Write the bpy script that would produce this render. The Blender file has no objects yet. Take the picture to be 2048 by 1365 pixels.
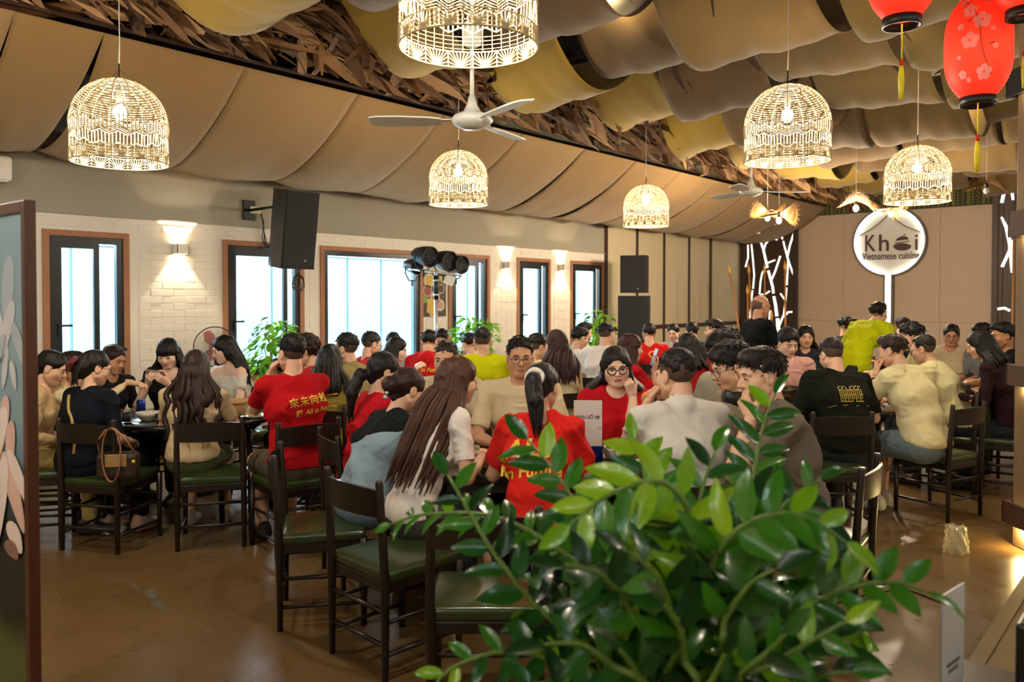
import bpy, bmesh, math, random
import numpy as np
from mathutils import Vector, Matrix
from mathutils.bvhtree import BVHTree

random.seed(7)
RNG = np.random.default_rng(11)
SC = bpy.context.scene
COL = SC.collection
PI = math.pi

# ------------------------------------------------------------------ camera, world, light, exposure
YAW = math.radians(41.0)          # the room's long axis lies 41 degrees right of the view axis
PITCH = math.radians(1.2)
FPX = 28.0 / 36.0 * 2048
CAMH = 1.63
cam_d = bpy.data.cameras.new('camera')
cam = bpy.data.objects.new('camera', cam_d)
COL.objects.link(cam)
cam.location = (0, 0, CAMH)
cam.rotation_euler = (math.radians(90) - PITCH, 0, YAW)
cam_d.lens = 28.0
cam_d.sensor_width = 36.0
cam_d.shift_y = -51.1 / 2048
cam_d.clip_start = 0.05
cam_d.dof.use_dof = True
cam_d.dof.focus_distance = 4.7
cam_d.dof.aperture_fstop = 3.2
SC.camera = cam

w = bpy.data.worlds.new('sky')
SC.world = w
w.use_nodes = True
bg = w.node_tree.nodes['Background']
bg.inputs['Color'].default_value = (0.80, 0.93, 1.0, 1)
bg.inputs['Strength'].default_value = 12.0

SC.view_settings.view_transform = 'Standard'
SC.view_settings.look = 'None'
SC.view_settings.gamma = 1.0
SC.view_settings.use_curve_mapping = False
SC.view_settings.exposure = 0.8
LAMP_W = 34.0
WARM = (1.0, 0.78, 0.50)

CA, SA = math.cos(YAW), math.sin(YAW)
def C(r, f):
    """camera-ground coordinates (metres right, metres ahead) to room x, y"""
    return (r * CA - f * SA, r * SA + f * CA)
_F = Vector((-SA * math.cos(PITCH), CA * math.cos(PITCH), -math.sin(PITCH)))
_R = Vector((CA, SA, 0))
_U = _R.cross(_F)
def P(x, y, d):
    """the point d metres ahead that a picture position shows"""
    v = _F + _R * ((x - 1024) / FPX) + _U * ((631.4 - y) / FPX)
    h = v.x * -SA + v.y * CA
    return Vector((0, 0, CAMH)) + v * (d / h)
def PZ(x, y, z):
    """the point at height z that a picture position shows"""
    v = _F + _R * ((x - 1024) / FPX) + _U * ((631.4 - y) / FPX)
    return Vector((0, 0, CAMH)) + v * ((z - CAMH) / v.z)
def PX(x, y, X):
    """the point in the plane of the window wall (or parallel to it) that a picture position shows"""
    v = _F + _R * ((x - 1024) / FPX) + _U * ((631.4 - y) / FPX)
    return Vector((0, 0, CAMH)) + v * (X / v.x)
def PY(x, y, Y):
    v = _F + _R * ((x - 1024) / FPX) + _U * ((631.4 - y) / FPX)
    return Vector((0, 0, CAMH)) + v * (Y / v.y)

# ------------------------------------------------------------------ materials
_M = {}
def srgb(h):
    h = h.lstrip('#')
    c = [int(h[i:i + 2], 16) / 255 for i in (0, 2, 4)]
    return tuple((v / 12.92 if v <= 0.04045 else ((v + 0.055) / 1.055) ** 2.4) for v in c)
def mat(name, col, rough=0.6, var=0.12, scale=12.0, bump=0.0, bscale=60.0, metal=0.0, spec=0.5, emit=0.0, ecol=None,
        trans=0.0, alpha=1.0, stretch=None, coat=0.0, transl=0.0, sheen=0.0, wave=None):
    if name in _M:
        return _M[name]
    if isinstance(col, str):
        col = srgb(col)
    m = bpy.data.materials.new(name)
    m.use_nodes = True
    nt = m.node_tree
    b = nt.nodes['Principled BSDF']
    b.inputs['Roughness'].default_value = rough
    b.inputs['Metallic'].default_value = metal
    b.inputs['Specular IOR Level'].default_value = spec
    b.inputs['Coat Weight'].default_value = coat
    b.inputs['Sheen Weight'].default_value = sheen
    if trans:
        b.inputs['Transmission Weight'].default_value = trans
    if alpha < 1:
        b.inputs['Alpha'].default_value = alpha
    tc = nt.nodes.new('ShaderNodeTexCoord')
    mp = nt.nodes.new('ShaderNodeMapping')
    nt.links.new(tc.outputs['Object'], mp.inputs['Vector'])
    if stretch:
        mp.inputs['Scale'].default_value = stretch
    n = nt.nodes.new('ShaderNodeTexNoise')
    n.inputs['Scale'].default_value = scale
    n.inputs['Detail'].default_value = 4
    nt.links.new(mp.outputs['Vector'], n.inputs['Vector'])
    mx = nt.nodes.new('ShaderNodeMix')
    mx.data_type = 'RGBA'
    mx.inputs[6].default_value = (*[max(0, v * (1 - var)) for v in col], 1)
    mx.inputs[7].default_value = (*[min(1, v * (1 + var)) for v in col], 1)
    nt.links.new(n.outputs['Fac'], mx.inputs[0])
    nt.links.new(mx.outputs[2], b.inputs['Base Color'])
    if emit:
        b.inputs['Emission Color'].default_value = (*(ecol or col), 1)
        b.inputs['Emission Strength'].default_value = emit
    if bump:
        bn = nt.nodes.new('ShaderNodeBump')
        bn.inputs['Strength'].default_value = bump
        bn.inputs['Distance'].default_value = 0.01
        if wave:
            t = nt.nodes.new('ShaderNodeTexWave')
            t.inputs['Scale'].default_value = bscale
            t.inputs['Distortion'].default_value = wave
            t.bands_direction = 'X'
            nt.links.new(mp.outputs['Vector'], t.inputs['Vector'])
            nt.links.new(t.outputs['Fac'], bn.inputs['Height'])
        else:
            t = nt.nodes.new('ShaderNodeTexNoise')
            t.inputs['Scale'].default_value = bscale
            t.inputs['Detail'].default_value = 3
            nt.links.new(mp.outputs['Vector'], t.inputs['Vector'])
            nt.links.new(t.outputs['Fac'], bn.inputs['Height'])
        nt.links.new(bn.outputs['Normal'], b.inputs['Normal'])
    if transl:
        tr = nt.nodes.new('ShaderNodeBsdfTranslucent')
        nt.links.new(mx.outputs[2], tr.inputs['Color'])
        ms = nt.nodes.new('ShaderNodeMixShader')
        ms.inputs[0].default_value = transl
        out = nt.nodes['Material Output']
        nt.links.new(b.outputs[0], ms.inputs[1])
        nt.links.new(tr.outputs[0], ms.inputs[2])
        nt.links.new(ms.outputs[0], out.inputs['Surface'])
    _M[name] = m
    return m

# ------------------------------------------------------------------ object helpers
def tag(o, label=None, cat=None, group=None, kind=None):
    if label: o['label'] = label
    if cat: o['category'] = cat
    if group: o['group'] = group
    if kind: o['kind'] = kind
    return o
def empty(name, loc=(0, 0, 0), rz=0.0):
    o = bpy.data.objects.new(name, None)
    o.empty_display_size = 0.1
    o.location = loc
    o.rotation_euler = (0, 0, rz)
    COL.objects.link(o)
    return o
def link(name, me, m=None, parent=None, loc=None, rz=None):
    if m is not None and not me.materials:
        me.materials.append(m)
    o = bpy.data.objects.new(name, me)
    COL.objects.link(o)
    if parent is not None: o.parent = parent
    if loc is not None: o.location = loc
    if rz is not None: o.rotation_euler = (0, 0, rz)
    return o
def mesh_np(name, v, f, smooth=True):
    """v (n,3) array, f (m,k) array of equal-sized faces"""
    me = bpy.data.meshes.new(name)
    v = np.asarray(v, dtype=np.float32); f = np.asarray(f, dtype=np.int32)
    n, k = len(f), f.shape[1]
    me.vertices.add(len(v)); me.vertices.foreach_set('co', v.ravel())
    me.loops.add(n * k); me.loops.foreach_set('vertex_index', f.ravel())
    me.polygons.add(n); me.polygons.foreach_set('loop_start', np.arange(0, n * k, k, dtype=np.int32))
    me.polygons.foreach_set('loop_total', np.full(n, k, dtype=np.int32))
    me.update(calc_edges=True)
    if smooth:
        me.polygons.foreach_set('use_smooth', np.ones(n, dtype=bool))
    return me

class MB:
    """collects shapes; build() links them as one mesh object"""
    def __init__(s):
        s.v = []; s.f = []; s.sm = []
    def add(s, v, f, smooth=False):
        o = len(s.v)
        s.v += [tuple(p) for p in v]
        s.f += [tuple(i + o for i in q) for q in f]
        s.sm += [smooth] * len(f)
        return s
    def box(s, c, d, rot=None, bev=0.0):
        hx, hy, hz = d[0] / 2, d[1] / 2, d[2] / 2
        if bev <= 0:
            vs = [(x, y, z) for x in (-hx, hx) for y in (-hy, hy) for z in (-hz, hz)]
            fs = [(0, 1, 3, 2), (4, 6, 7, 5), (0, 4, 5, 1), (2, 3, 7, 6), (0, 2, 6, 4), (1, 5, 7, 3)]
        else:
            b = min(bev, hx * .9, hy * .9, hz * .9)
            bm = bmesh.new()
            bmesh.ops.create_cube(bm, size=1)
            bmesh.ops.scale(bm, vec=d, verts=bm.verts)
            bmesh.ops.bevel(bm, geom=bm.edges[:], offset=b, segments=2, affect='EDGES', profile=0.5)
            bm.verts.index_update()
            vs = [v.co.copy() for v in bm.verts]; fs = [tuple(v.index for v in q.verts) for q in bm.faces]
            bm.free()
        c = Vector(c)
        if rot is not None:
            vs = [rot @ Vector(p) for p in vs]
        return s.add([Vector(p) + c for p in vs], fs, False)
    def tube(s, pts, r, n=8, cap=True, smooth=True, closed=False):
        """tube along points; r a number or one radius per point"""
        pts = [Vector(p) for p in pts]
        m = len(pts)
        rr = r if isinstance(r, (list, tuple)) else [r] * m
        vs = []; fs = []
        t0 = (pts[1] - pts[0]).normalized()
        a = Vector((0, 0, 1)) if abs(t0.z) < .9 else Vector((1, 0, 0))
        nrm = t0.cross(a).normalized()
        for i, p in enumerate(pts):
            if closed:
                t = (pts[(i + 1) % m] - pts[i - 1])
            else:
                t = pts[min(i + 1, m - 1)] - pts[max(i - 1, 0)]
            if t.length < 1e-9: t = t0.copy()
            t.normalize()
            nrm = (nrm - t * nrm.dot(t))
            if nrm.length < 1e-6: nrm = t.orthogonal()
            nrm.normalize()
            bi = t.cross(nrm)
            for k in range(n):
                q = 2 * PI * k / n
                vs.append(p + (nrm * math.cos(q) + bi * math.sin(q)) * rr[i])
        for i in range(m if closed else m - 1):
            j = (i + 1) % m
            for k in range(n):
                fs.append((i * n + k, i * n + (k + 1) % n, j * n + (k + 1) % n, j * n + k))
        s.add(vs, fs, smooth)
        if cap and not closed:
            o = len(s.v) - len(vs)
            s.f.append(tuple(o + k for k in reversed(range(n)))); s.sm.append(False)
            s.f.append(tuple(o + (m - 1) * n + k for k in range(n))); s.sm.append(False)
        return s
    def lathe(s, prof, n=20, c=(0, 0, 0), rot=None, smooth=True):
        vs = []; fs = []
        for (r, z) in prof:
            for k in range(n):
                q = 2 * PI * k / n
                vs.append(Vector((r * math.cos(q), r * math.sin(q), z)))
        for i in range(len(prof) - 1):
            for k in range(n):
                fs.append((i * n + k, i * n + (k + 1) % n, (i + 1) * n + (k + 1) % n, (i + 1) * n + k))
        if rot is not None: vs = [rot @ v for v in vs]
        c = Vector(c)
        return s.add([v + c for v in vs], fs, smooth)
    def disc(s, c, r, n=20, rot=None, rz=None):
        vs = [Vector((0, 0, 0))] + [Vector((r * math.cos(2 * PI * k / n), (rz or r) * math.sin(2 * PI * k / n), 0)) for k in range(n)]
        if rot is not None: vs = [rot @ v for v in vs]
        return s.add([v + Vector(c) for v in vs], [(0, 1 + k, 1 + (k + 1) % n) for k in range(n)])
    def ball(s, c, r, n=12, m=8, rot=None):
        r = (r, r, r) if not isinstance(r, (tuple, list)) else r
        vs = []; fs = []
        for i in range(m + 1):
            a = PI * i / m
            for k in range(n):
                q = 2 * PI * k / n
                vs.append(Vector((r[0] * math.sin(a) * math.cos(q), r[1] * math.sin(a) * math.sin(q), -r[2] * math.cos(a))))
        for i in range(m):
            for k in range(n):
                fs.append((i * n + k, i * n + (k + 1) % n, (i + 1) * n + (k + 1) % n, (i + 1) * n + k))
        if rot is not None: vs = [rot @ v for v in vs]
        return s.add([v + Vector(c) for v in vs], fs, True)
    def prism(s, poly, z0, z1, tf=None):
        """polygon (x, y) extruded z0..z1, tf maps a Vector"""
        n = len(poly)
        vs = [Vector((x, y, z0)) for x, y in poly] + [Vector((x, y, z1)) for x, y in poly]
        if tf: vs = [tf(v) for v in vs]
        fs = [tuple(reversed(range(n))), tuple(range(n, 2 * n))] + [(k, (k + 1) % n, n + (k + 1) % n, n + k) for k in range(n)]
        return s.add(vs, fs)
    def grid(s, fn, nu, nv, smooth=True):
        vs = [fn(i / nu, j / nv) for i in range(nu + 1) for j in range(nv + 1)]
        fs = [(i * (nv + 1) + j, (i + 1) * (nv + 1) + j, (i + 1) * (nv + 1) + j + 1, i * (nv + 1) + j + 1) for i in range(nu) for j in range(nv)]
        return s.add(vs, fs, smooth)
    def mesh(s, name):
        me = bpy.data.meshes.new(name)
        me.from_pydata(s.v, [], s.f)
        me.polygons.foreach_set('use_smooth', s.sm)
        me.update()
        return me
    def build(s, name, m, parent=None, loc=None, rz=None):
        return link(name, s.mesh(name), m, parent, loc, rz)
def struct(name, mb, m, parent=None):
    o = mb.build(name, m, parent)
    if parent is None:
        o['kind'] = 'structure'
    return o
def thicken(o, t, off=0.0):
    md = o.modifiers.new('thickness', 'SOLIDIFY'); md.thickness = t; md.offset = off
    return o
def copy_tree(o, parent=None):
    c = o.copy(); COL.objects.link(c); c.parent = parent
    for ch in list(o.children): copy_tree(ch, c)
    return c
def point(name, loc, power, col=WARM, size=0.04, parent=None):
    l = bpy.data.lights.new(name, 'POINT'); l.energy = power; l.color = col; l.shadow_soft_size = size
    o = bpy.data.objects.new(name, l); COL.objects.link(o); o.location = loc
    if parent is not None: o.parent = parent
    return o
def spot(name, loc, direction, power, angle, col=WARM, parent=None, blend=0.4, size=0.02):
    l = bpy.data.lights.new(name, 'SPOT'); l.energy = power; l.color = col; l.spot_size = math.radians(angle); l.spot_blend = blend
    l.shadow_soft_size = size
    o = bpy.data.objects.new(name, l); COL.objects.link(o); o.location = loc
    o.rotation_euler = Vector(direction).to_track_quat('-Z', 'Y').to_euler()
    if parent is not None: o.parent = parent
    return o
def text_mesh(s, size, extrude=0.0, shear=0.0, align='CENTER', spacing=1.0, bold=0.0, res=3):
    cu = bpy.data.curves.new('lettering', 'FONT')
    cu.body = s; cu.size = size; cu.extrude = extrude; cu.align_x = align; cu.align_y = 'CENTER'; cu.shear = shear
    cu.space_character = spacing; cu.resolution_u = res; cu.offset = bold
    o = bpy.data.objects.new('lettering', cu); COL.objects.link(o)
    dg = bpy.context.evaluated_depsgraph_get()
    me = bpy.data.meshes.new_from_object(o.evaluated_get(dg))
    bpy.data.objects.remove(o); bpy.data.curves.remove(cu)
    return me
# ------------------------------------------------------------------ the room
WX = -8.0        # window wall
BY = 17.2        # sign wall
RX = 2.7; NY = -2.6
m_floor = mat('polished_concrete', '#6a5230', rough=0.22, var=0.3, scale=.8, bump=0.02, bscale=18, spec=0.45)
def floor_nodes():
    nt = m_floor.node_tree
    b = nt.nodes['Principled BSDF']
    mx = next(n for n in nt.nodes if n.type == 'MIX')
    tc = next(n for n in nt.nodes if n.type == 'TEX_COORD')
    n2 = nt.nodes.new('ShaderNodeTexNoise'); n2.inputs['Scale'].default_value = 5.0; n2.inputs['Detail'].default_value = 12; n2.inputs['Roughness'].default_value = .7
    nt.links.new(tc.outputs['Object'], n2.inputs['Vector'])
    r = nt.nodes.new('ShaderNodeMapRange'); r.inputs[1].default_value = .3; r.inputs[2].default_value = .7; r.inputs[3].default_value = .23; r.inputs[4].default_value = .40
    nt.links.new(n2.outputs['Fac'], r.inputs[0]); nt.links.new(r.outputs[0], b.inputs['Roughness'])
    mm = nt.nodes.new('ShaderNodeMix'); mm.data_type = 'RGBA'; mm.blend_type = 'MULTIPLY'; mm.inputs[0].default_value = .6
    rr = nt.nodes.new('ShaderNodeMapRange'); rr.inputs[1].default_value = .25; rr.inputs[2].default_value = .75; rr.inputs[3].default_value = .8; rr.inputs[4].default_value = 1.1
    nt.links.new(n2.outputs['Fac'], rr.inputs[0])
    nt.links.new(mx.outputs[2], mm.inputs[6]); nt.links.new(rr.outputs[0], mm.inputs[7])
    nt.links.new(mm.outputs[2], b.inputs['Base Color'])
floor_nodes()
fl = struct('floor', MB().box(((WX + RX) / 2, (NY + BY) / 2, -0.05), (RX - WX + .4, BY - NY + .4, 0.1)), m_floor)
# crack in the concrete, a thin dark filled line
def crack(pts, wd):
    mb = MB(); pr = [PZ(x, y, 0.0) for x, y in pts]
    fine = []
    rnd = random.Random(3)
    for a, b in zip(pr, pr[1:]):
        for k in range(8):
            fine.append(a.lerp(b, k / 8) + Vector((rnd.uniform(-.012, .012), rnd.uniform(-.012, .012), 0)))
    fine.append(pr[-1])
    vs = []; fs = []
    for i, p in enumerate(fine):
        t = (fine[min(i + 1, len(fine) - 1)] - fine[max(i - 1, 0)]).normalized(); n = Vector((-t.y, t.x, 0))
        wv = wd * rnd.uniform(.5, 1.4)
        vs += [p + n * wv + Vector((0, 0, .0006)), p - n * wv + Vector((0, 0, .0006))]
    for i in range(len(fine) - 1):
        fs.append((2 * i, 2 * i + 1, 2 * i + 3, 2 * i + 2))
    return mb.add(vs, fs)
m_crack = mat('crack_filler', '#5f5a4c', rough=.5, var=.3)
o = crack([(170, 1145), (260, 1165), (300, 1195), (345, 1225), (430, 1265), (520, 1270), (600, 1290), (650, 1310)], .006).build('floor_crack', m_crack, fl)
o = crack([(300, 1180), (310, 1205), (330, 1222)], .02).build('floor_crack', m_crack, fl)
# low platform along the pillars, where the camera stands
struct('floor_platform', MB().box((( -0.72 + RX) / 2, (NY + BY) / 2, 0.05), (RX + .72, BY - NY, 0.1)).box((-0.70, (NY + BY) / 2, .085), (.06, BY - NY, .05)), mat('platform_concrete', '#6a5736', rough=.4, var=.25, scale=4))

m_upper = mat('grey_plaster', '#a19b8b', rough=.8, var=.05, scale=2, bump=.05, bscale=40)
m_white = mat('white_painted_brick', '#e4ddd0', rough=.65, var=.05, scale=9, bump=.12, bscale=45)
m_terra = mat('terracotta_casing', '#a5714f', rough=.6, var=.12, scale=10, bump=.05)
m_alu = mat('dark_aluminium', '#23282b', rough=.35, var=.1, metal=.3)
m_glass = mat('window_glass', (1, 1, 1), rough=0.0, var=0, trans=1.0)
def fix_glass():
    nt = m_glass.node_tree
    out = nt.nodes['Material Output']
    tr = nt.nodes.new('ShaderNodeBsdfTransparent'); tr.inputs[0].default_value = (.93, .97, .98, 1)
    gl = nt.nodes.new('ShaderNodeBsdfGlossy'); gl.inputs['Roughness'].default_value = .02
    fr = nt.nodes.new('ShaderNodeLayerWeight'); fr.inputs[0].default_value = .12
    ms = nt.nodes.new('ShaderNodeMixShader')
    nt.links.new(fr.outputs[1], ms.inputs[0]); nt.links.new(tr.outputs[0], ms.inputs[1]); nt.links.new(gl.outputs[0], ms.inputs[2])
    nt.links.new(ms.outputs[0], out.inputs['Surface'])
fix_glass()
# window openings on the wall: (y0, y1) of the casing's outer edge, sill, head
def wy(px): return PX(px, 598, WX).y
WIN = [(wy(85), wy(258)), (wy(445), wy(607)), (wy(640), wy(845)), (wy(896), wy(978)), (wy(1033), wy(1100)), (wy(1140), wy(1206))]
SILL, HEAD, LINE = 0.72, 2.27, 2.42
TH = 0.13
BR_Y1 = PX(1209, 598, WX).y      # brick ends here, panelling begins
def wall_box(mb, y0, y1, z0, z1, x0=WX - TH, x1=WX):
    if y1 - y0 > 1e-4 and z1 - z0 > 1e-4:
        mb.box(((x0 + x1) / 2, (y0 + y1) / 2, (z0 + z1) / 2), (x1 - x0, y1 - y0, z1 - z0))
mb = MB()
wall_box(mb, NY, BR_Y1, 0, SILL)
wall_box(mb, NY, BR_Y1, HEAD, LINE)
ys = [NY] + [v for wn in WIN for v in wn] + [BR_Y1]
for i in range(0, len(ys), 2): wall_box(mb, ys[i], ys[i + 1], SILL, HEAD)
wl = struct('wall_left', mb, m_white)
# painted bricks: each its own object where the photograph is near enough
BL, BH, J = 0.235, 0.072, 0.005
bm_me = MB().box((0.0, 0, 0), (0.014, BL - J, BH - J), bev=.003).mesh('brick'); bm_me.materials.append(m_white)
half_me = MB().box((0.0, 0, 0), (0.014, BL / 2 - J, BH - J), bev=.003).mesh('brick'); half_me.materials.append(m_white)
spots = []; rb = random.Random(5)
row = 0; z = BH / 2 + .0
while z + BH / 2 <= LINE:
    off = 0 if row % 2 else BL / 2
    y = 1.9 + off
    while y < BR_Y1 - BL / 2:
        clear = all(not (y + BL / 2 > a - .01 and y - BL / 2 < b + .01 and z + BH / 2 > SILL - .01 and z - BH / 2 < HEAD + .01) for a, b in WIN)
        if clear:
            spots.append((y, z, bm_me))
        else:
            for yy in (y - BL / 4, y + BL / 4):
                if all(not (yy + BL / 4 > a - .005 and yy - BL / 4 < b + .005 and z + BH / 2 > SILL - .01 and z - BH / 2 < HEAD + .01) for a, b in WIN):
                    spots.append((yy, z, half_me))
        y += BL
    row += 1; z += BH
near = [s for s in spots if s[1] > .95 and s[0] < 6.2]
near = sorted(near, key=lambda s: (0 if 3.4 < s[0] < 4.6 else 1, s[0]))[:295]
ns = set((s[0], s[1]) for s in near)
rest = MB()
for (y, z, me) in spots:
    dx = rb.uniform(-.0045, .0); tl = rb.uniform(-.012, .012)
    if (y, z) in ns:
        b = link('brick', me, None, wl, (WX + dx, y, z)); b.rotation_euler = (0, tl * .5, tl)
    else:
        ln = (BL if me is bm_me else BL / 2) - J
        rest.box((WX + dx, y, z), (.014, ln, BH - J))
rest.build('brick_courses', m_white, wl)['kind'] = 'stuff'
mb = MB(); wall_box(mb, NY, BR_Y1, LINE, 3.75)
mb.box((WX + .012, (NY + BR_Y1) / 2, LINE + .006), (.03, BR_Y1 - NY, .012))
struct('wall_left_upper', mb, m_upper)
# panelled end of the same wall
m_panel = mat('beige_panel', '#cdbf9e', rough=.7, var=.05, scale=3)
m_wood = mat('dark_wood', '#3a2418', rough=.5, var=.3, scale=6, stretch=(6, 6, .6), bump=.08, bscale=30)
mb = MB(); wall_box(mb, BR_Y1, BY, 0, 3.75, WX - TH, WX - .02)
wp = struct('wall_left_panelled', mb, m_panel)
strip_y = [BR_Y1 + .03] + [PX(x, 598, WX).y for x in (1273, 1327, 1377, 1420)] + [BY - .06]
for a, b in zip(strip_y, strip_y[1:]):
    MB().box((WX - .01, (a + b) / 2, 2.42), (.02, b - a - .012, 2.6), bev=.004).build('panel', m_panel, wp)
    MB().box((WX - .01, (a + b) / 2, .53), (.02, b - a - .012, 1.04), bev=.004).build('panel', m_panel, wp)
for i, y in enumerate(strip_y[:-1]):
    struct('trim_%d' % (i + 1), MB().box((WX + .012, y, 1.9), (.026, .085 if i in (0, 4) else .055, 3.7), bev=.004), m_wood)
struct('trim_6', MB().box((WX + .016, (BR_Y1 + BY) / 2, 1.09), (.03, BY - BR_Y1, .075), bev=.004), m_wood)
struct('baseboard_left', MB().box((WX + .01, (NY + BY) / 2, .05), (.03, BY - NY, .1)), m_wood)

# windows
def window(i, y0, y1, sash_side):
    root = empty('window_%d' % i, (WX, (y0 + y1) / 2, SILL)); root['kind'] = 'structure'
    wd = y1 - y0; h = HEAD - SILL
    ct, ft, st = .055, .06, .05
    def rect(mb, a0, a1, b0, b1, t, x, dx):
        mb.box((x, (a0 + a1) / 2, b1 - t / 2), (dx, a1 - a0, t)); mb.box((x, (a0 + a1) / 2, b0 + t / 2), (dx, a1 - a0, t))
        mb.box((x, a0 + t / 2, (b0 + b1) / 2), (dx, t, b1 - b0 - 2 * t)); mb.box((x, a1 - t / 2, (b0 + b1) / 2), (dx, t, b1 - b0 - 2 * t))
        return mb
    rect(MB(), -wd / 2, wd / 2, 0, h, ct, -.05, .14).build('casing', m_terra, root)
    rect(MB(), -wd / 2 + ct, wd / 2 - ct, ct, h - ct, ft, -.03, .06).build('frame', m_alu, root)
    a0, a1 = -wd / 2 + ct + ft, wd / 2 - ct - ft
    b0, b1 = ct + ft, h - ct - ft
    if sash_side:
        gap = .16 if i == 1 else .10
        m = a1 - gap
        rect(MB(), a0, m, b0, b1, st, -.02, .035).build('sash', m_alu, root)
        MB().box((-.02, (a0 + m) / 2, h / 2), (.006, m - a0 - 2 * st, b1 - b0 - 2 * st)).build('pane', m_glass, root)
        MB().box((-.04, (m + a1) / 2, h / 2), (.006, gap, b1 - b0)).build('pane', m_glass, root)
        MB().box((.005, a0 + .025, .62), (.02, .03, .12), bev=.005).box((.02, a0 + .07, .66), (.015, .12, .02)).build('handle', m_alu, root)
    else:
        MB().box((-.04, 0, h / 2), (.006, a1 - a0, b1 - b0)).build('pane', m_glass, root)
    return root
for i, (a, b) in enumerate(WIN): window(i + 1, a, b, i != 2)

# sign wall
m_sign_wall = mat('taupe_panel', '#c4ae99', rough=.6, var=.04, scale=2)
bx0, bx1 = PY(1600, 598, BY).x, PY(1987, 598, BY).x
wb = struct('wall_back', MB().box(((WX + RX) / 2, BY + .12, 1.95), (RX - WX + .4, .2, 3.9)), m_sign_wall)
cols = [bx0 + (bx1 - bx0) * k / 4 for k in range(5)]
for a, b in zip(cols, cols[1:]):
    for z0, z1 in ((.02, 1.17), (1.17, 3.7)):
        MB().box(((a + b) / 2, BY + .012, (z0 + z1) / 2), (b - a - .004, .016, z1 - z0 - .004), bev=.003).build('panel', m_sign_wall, wb)
struct('wall_right', MB().box((RX + .1, (NY + BY) / 2, 1.95), (.2, BY - NY + .4, 3.9)), m_panel)
struct('wall_near', MB().box(((WX + RX) / 2, NY - .1, 1.95), (RX - WX + .4, .2, 3.9)), m_panel)
# roof
m_roof = mat('dark_thatch_backing', '#2a1a0f', rough=.95, var=.5, scale=14, bump=.6, bscale=40)
def roofz(x): return 3.75 + .5 * min(1, (x - WX) / 4.0) if x < -4 else 4.25
mb = MB()
xs = [WX - .3, -6.5, -5.2, -4, -2, 0, RX + .3]
for a, b in zip(xs, xs[1:]):
    za, zb = roofz(a), roofz(b)
    vs = [(a, NY - .3, za), (b, NY - .3, zb), (b, BY + .3, zb), (a, BY + .3, za)]
    mb.add(vs + [(p[0], p[1], p[2] + .1) for p in vs], [(0, 3, 2, 1), (4, 5, 6, 7), (0, 1, 5, 4), (1, 2, 6, 5), (2, 3, 7, 6), (3, 0, 4, 7)])
roof = struct('ceiling', mb, m_roof)
# outside: lane and the neighbour's pale blue cladding
struct('ground_outside', MB().box((WX - 3.2, 7, -.08), (5.9, 34, .1)), mat('lane_concrete', '#c9cfd0', rough=.9, var=.1))
m_clad = mat('pale_blue_cladding', '#66899a', rough=.7, var=.04, scale=3)
ow = struct('wall_outside', MB().box((WX - 4.2, 7, 1.25), (.2, 34, 2.5)), m_clad)
for k in range(40):
    MB().box((WX - 4.08, -8 + k * .8, 1.2), (.05, .76, 2.36), bev=.01).build('panel', m_clad, ow)
MB().box((WX - 4.08, 7, 2.45), (.1, 34, .1)).build('coping', mat('white_coping', '#e9eef0', rough=.7, var=.03), ow)
# ------------------------------------------------------------------ cloth and thatch under the roof
def cloth_mat(name, col, rough=.9):
    return mat(name, col, rough=rough, var=.10, scale=2.2, bump=.12, bscale=240, transl=.22, sheen=.2)
m_cl = [cloth_mat('linen_tan', '#80673a'), cloth_mat('linen_khaki', '#7a6532'), cloth_mat('linen_ochre', '#987c2e'), cloth_mat('linen_brown', '#705939')]
m_wallcl = [cloth_mat('wall_linen_%d' % i, c) for i, c in enumerate(('#a58354', '#a98859', '#a1804f'))]
def prof(t):
    pts = [(-7.97, 3.16), (-7.86, 2.99), (-7.55, 2.89), (-7.2, 2.93), (-6.8, 3.08), (-6.4, 3.30), (-6.05, 3.56)]
    x = t * (len(pts) - 1); i = min(int(x), len(pts) - 2); f = x - i
    p = [pts[max(0, min(len(pts) - 1, i + k))] for k in (-1, 0, 1, 2)]
    def cr(a, b, c, d): return .5 * ((2 * b) + (c - a) * f + (2 * a - 5 * b + 4 * c - d) * f * f + (3 * b - a - 3 * c + d) * f ** 3)
    return cr(*[q[0] for q in p]), cr(*[q[1] for q in p])
seams = [-.6, .4] + [PX(x, y, -6.05).y for x, y in ((30, 40), (209, 82), (490, 148), (715, 196), (885, 240), (1043, 280), (1169, 302), (1270, 330), (1361, 350))]
while seams[-1] < BY - 1.2: seams.append(seams[-1] + 1.25)
seams.append(BY - .05)
where = ['beyond the left edge of the picture', 'furthest left', 'above the nearest window', 'behind the leftmost woven lamp', 'between the leftmost lamp and the hanging speaker',
         'above the hanging wall speaker', 'above the widest window', 'behind the spinning fan hub', 'behind the middle small lamp', 'above the tripod stage lights',
         'between the two small lamps', 'behind the small lamp by the far speakers', 'above the stacked far speakers', 'above the beige panelled wall', 'last before the sign wall', 'at the sign wall corner', 'in the far corner']
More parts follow.
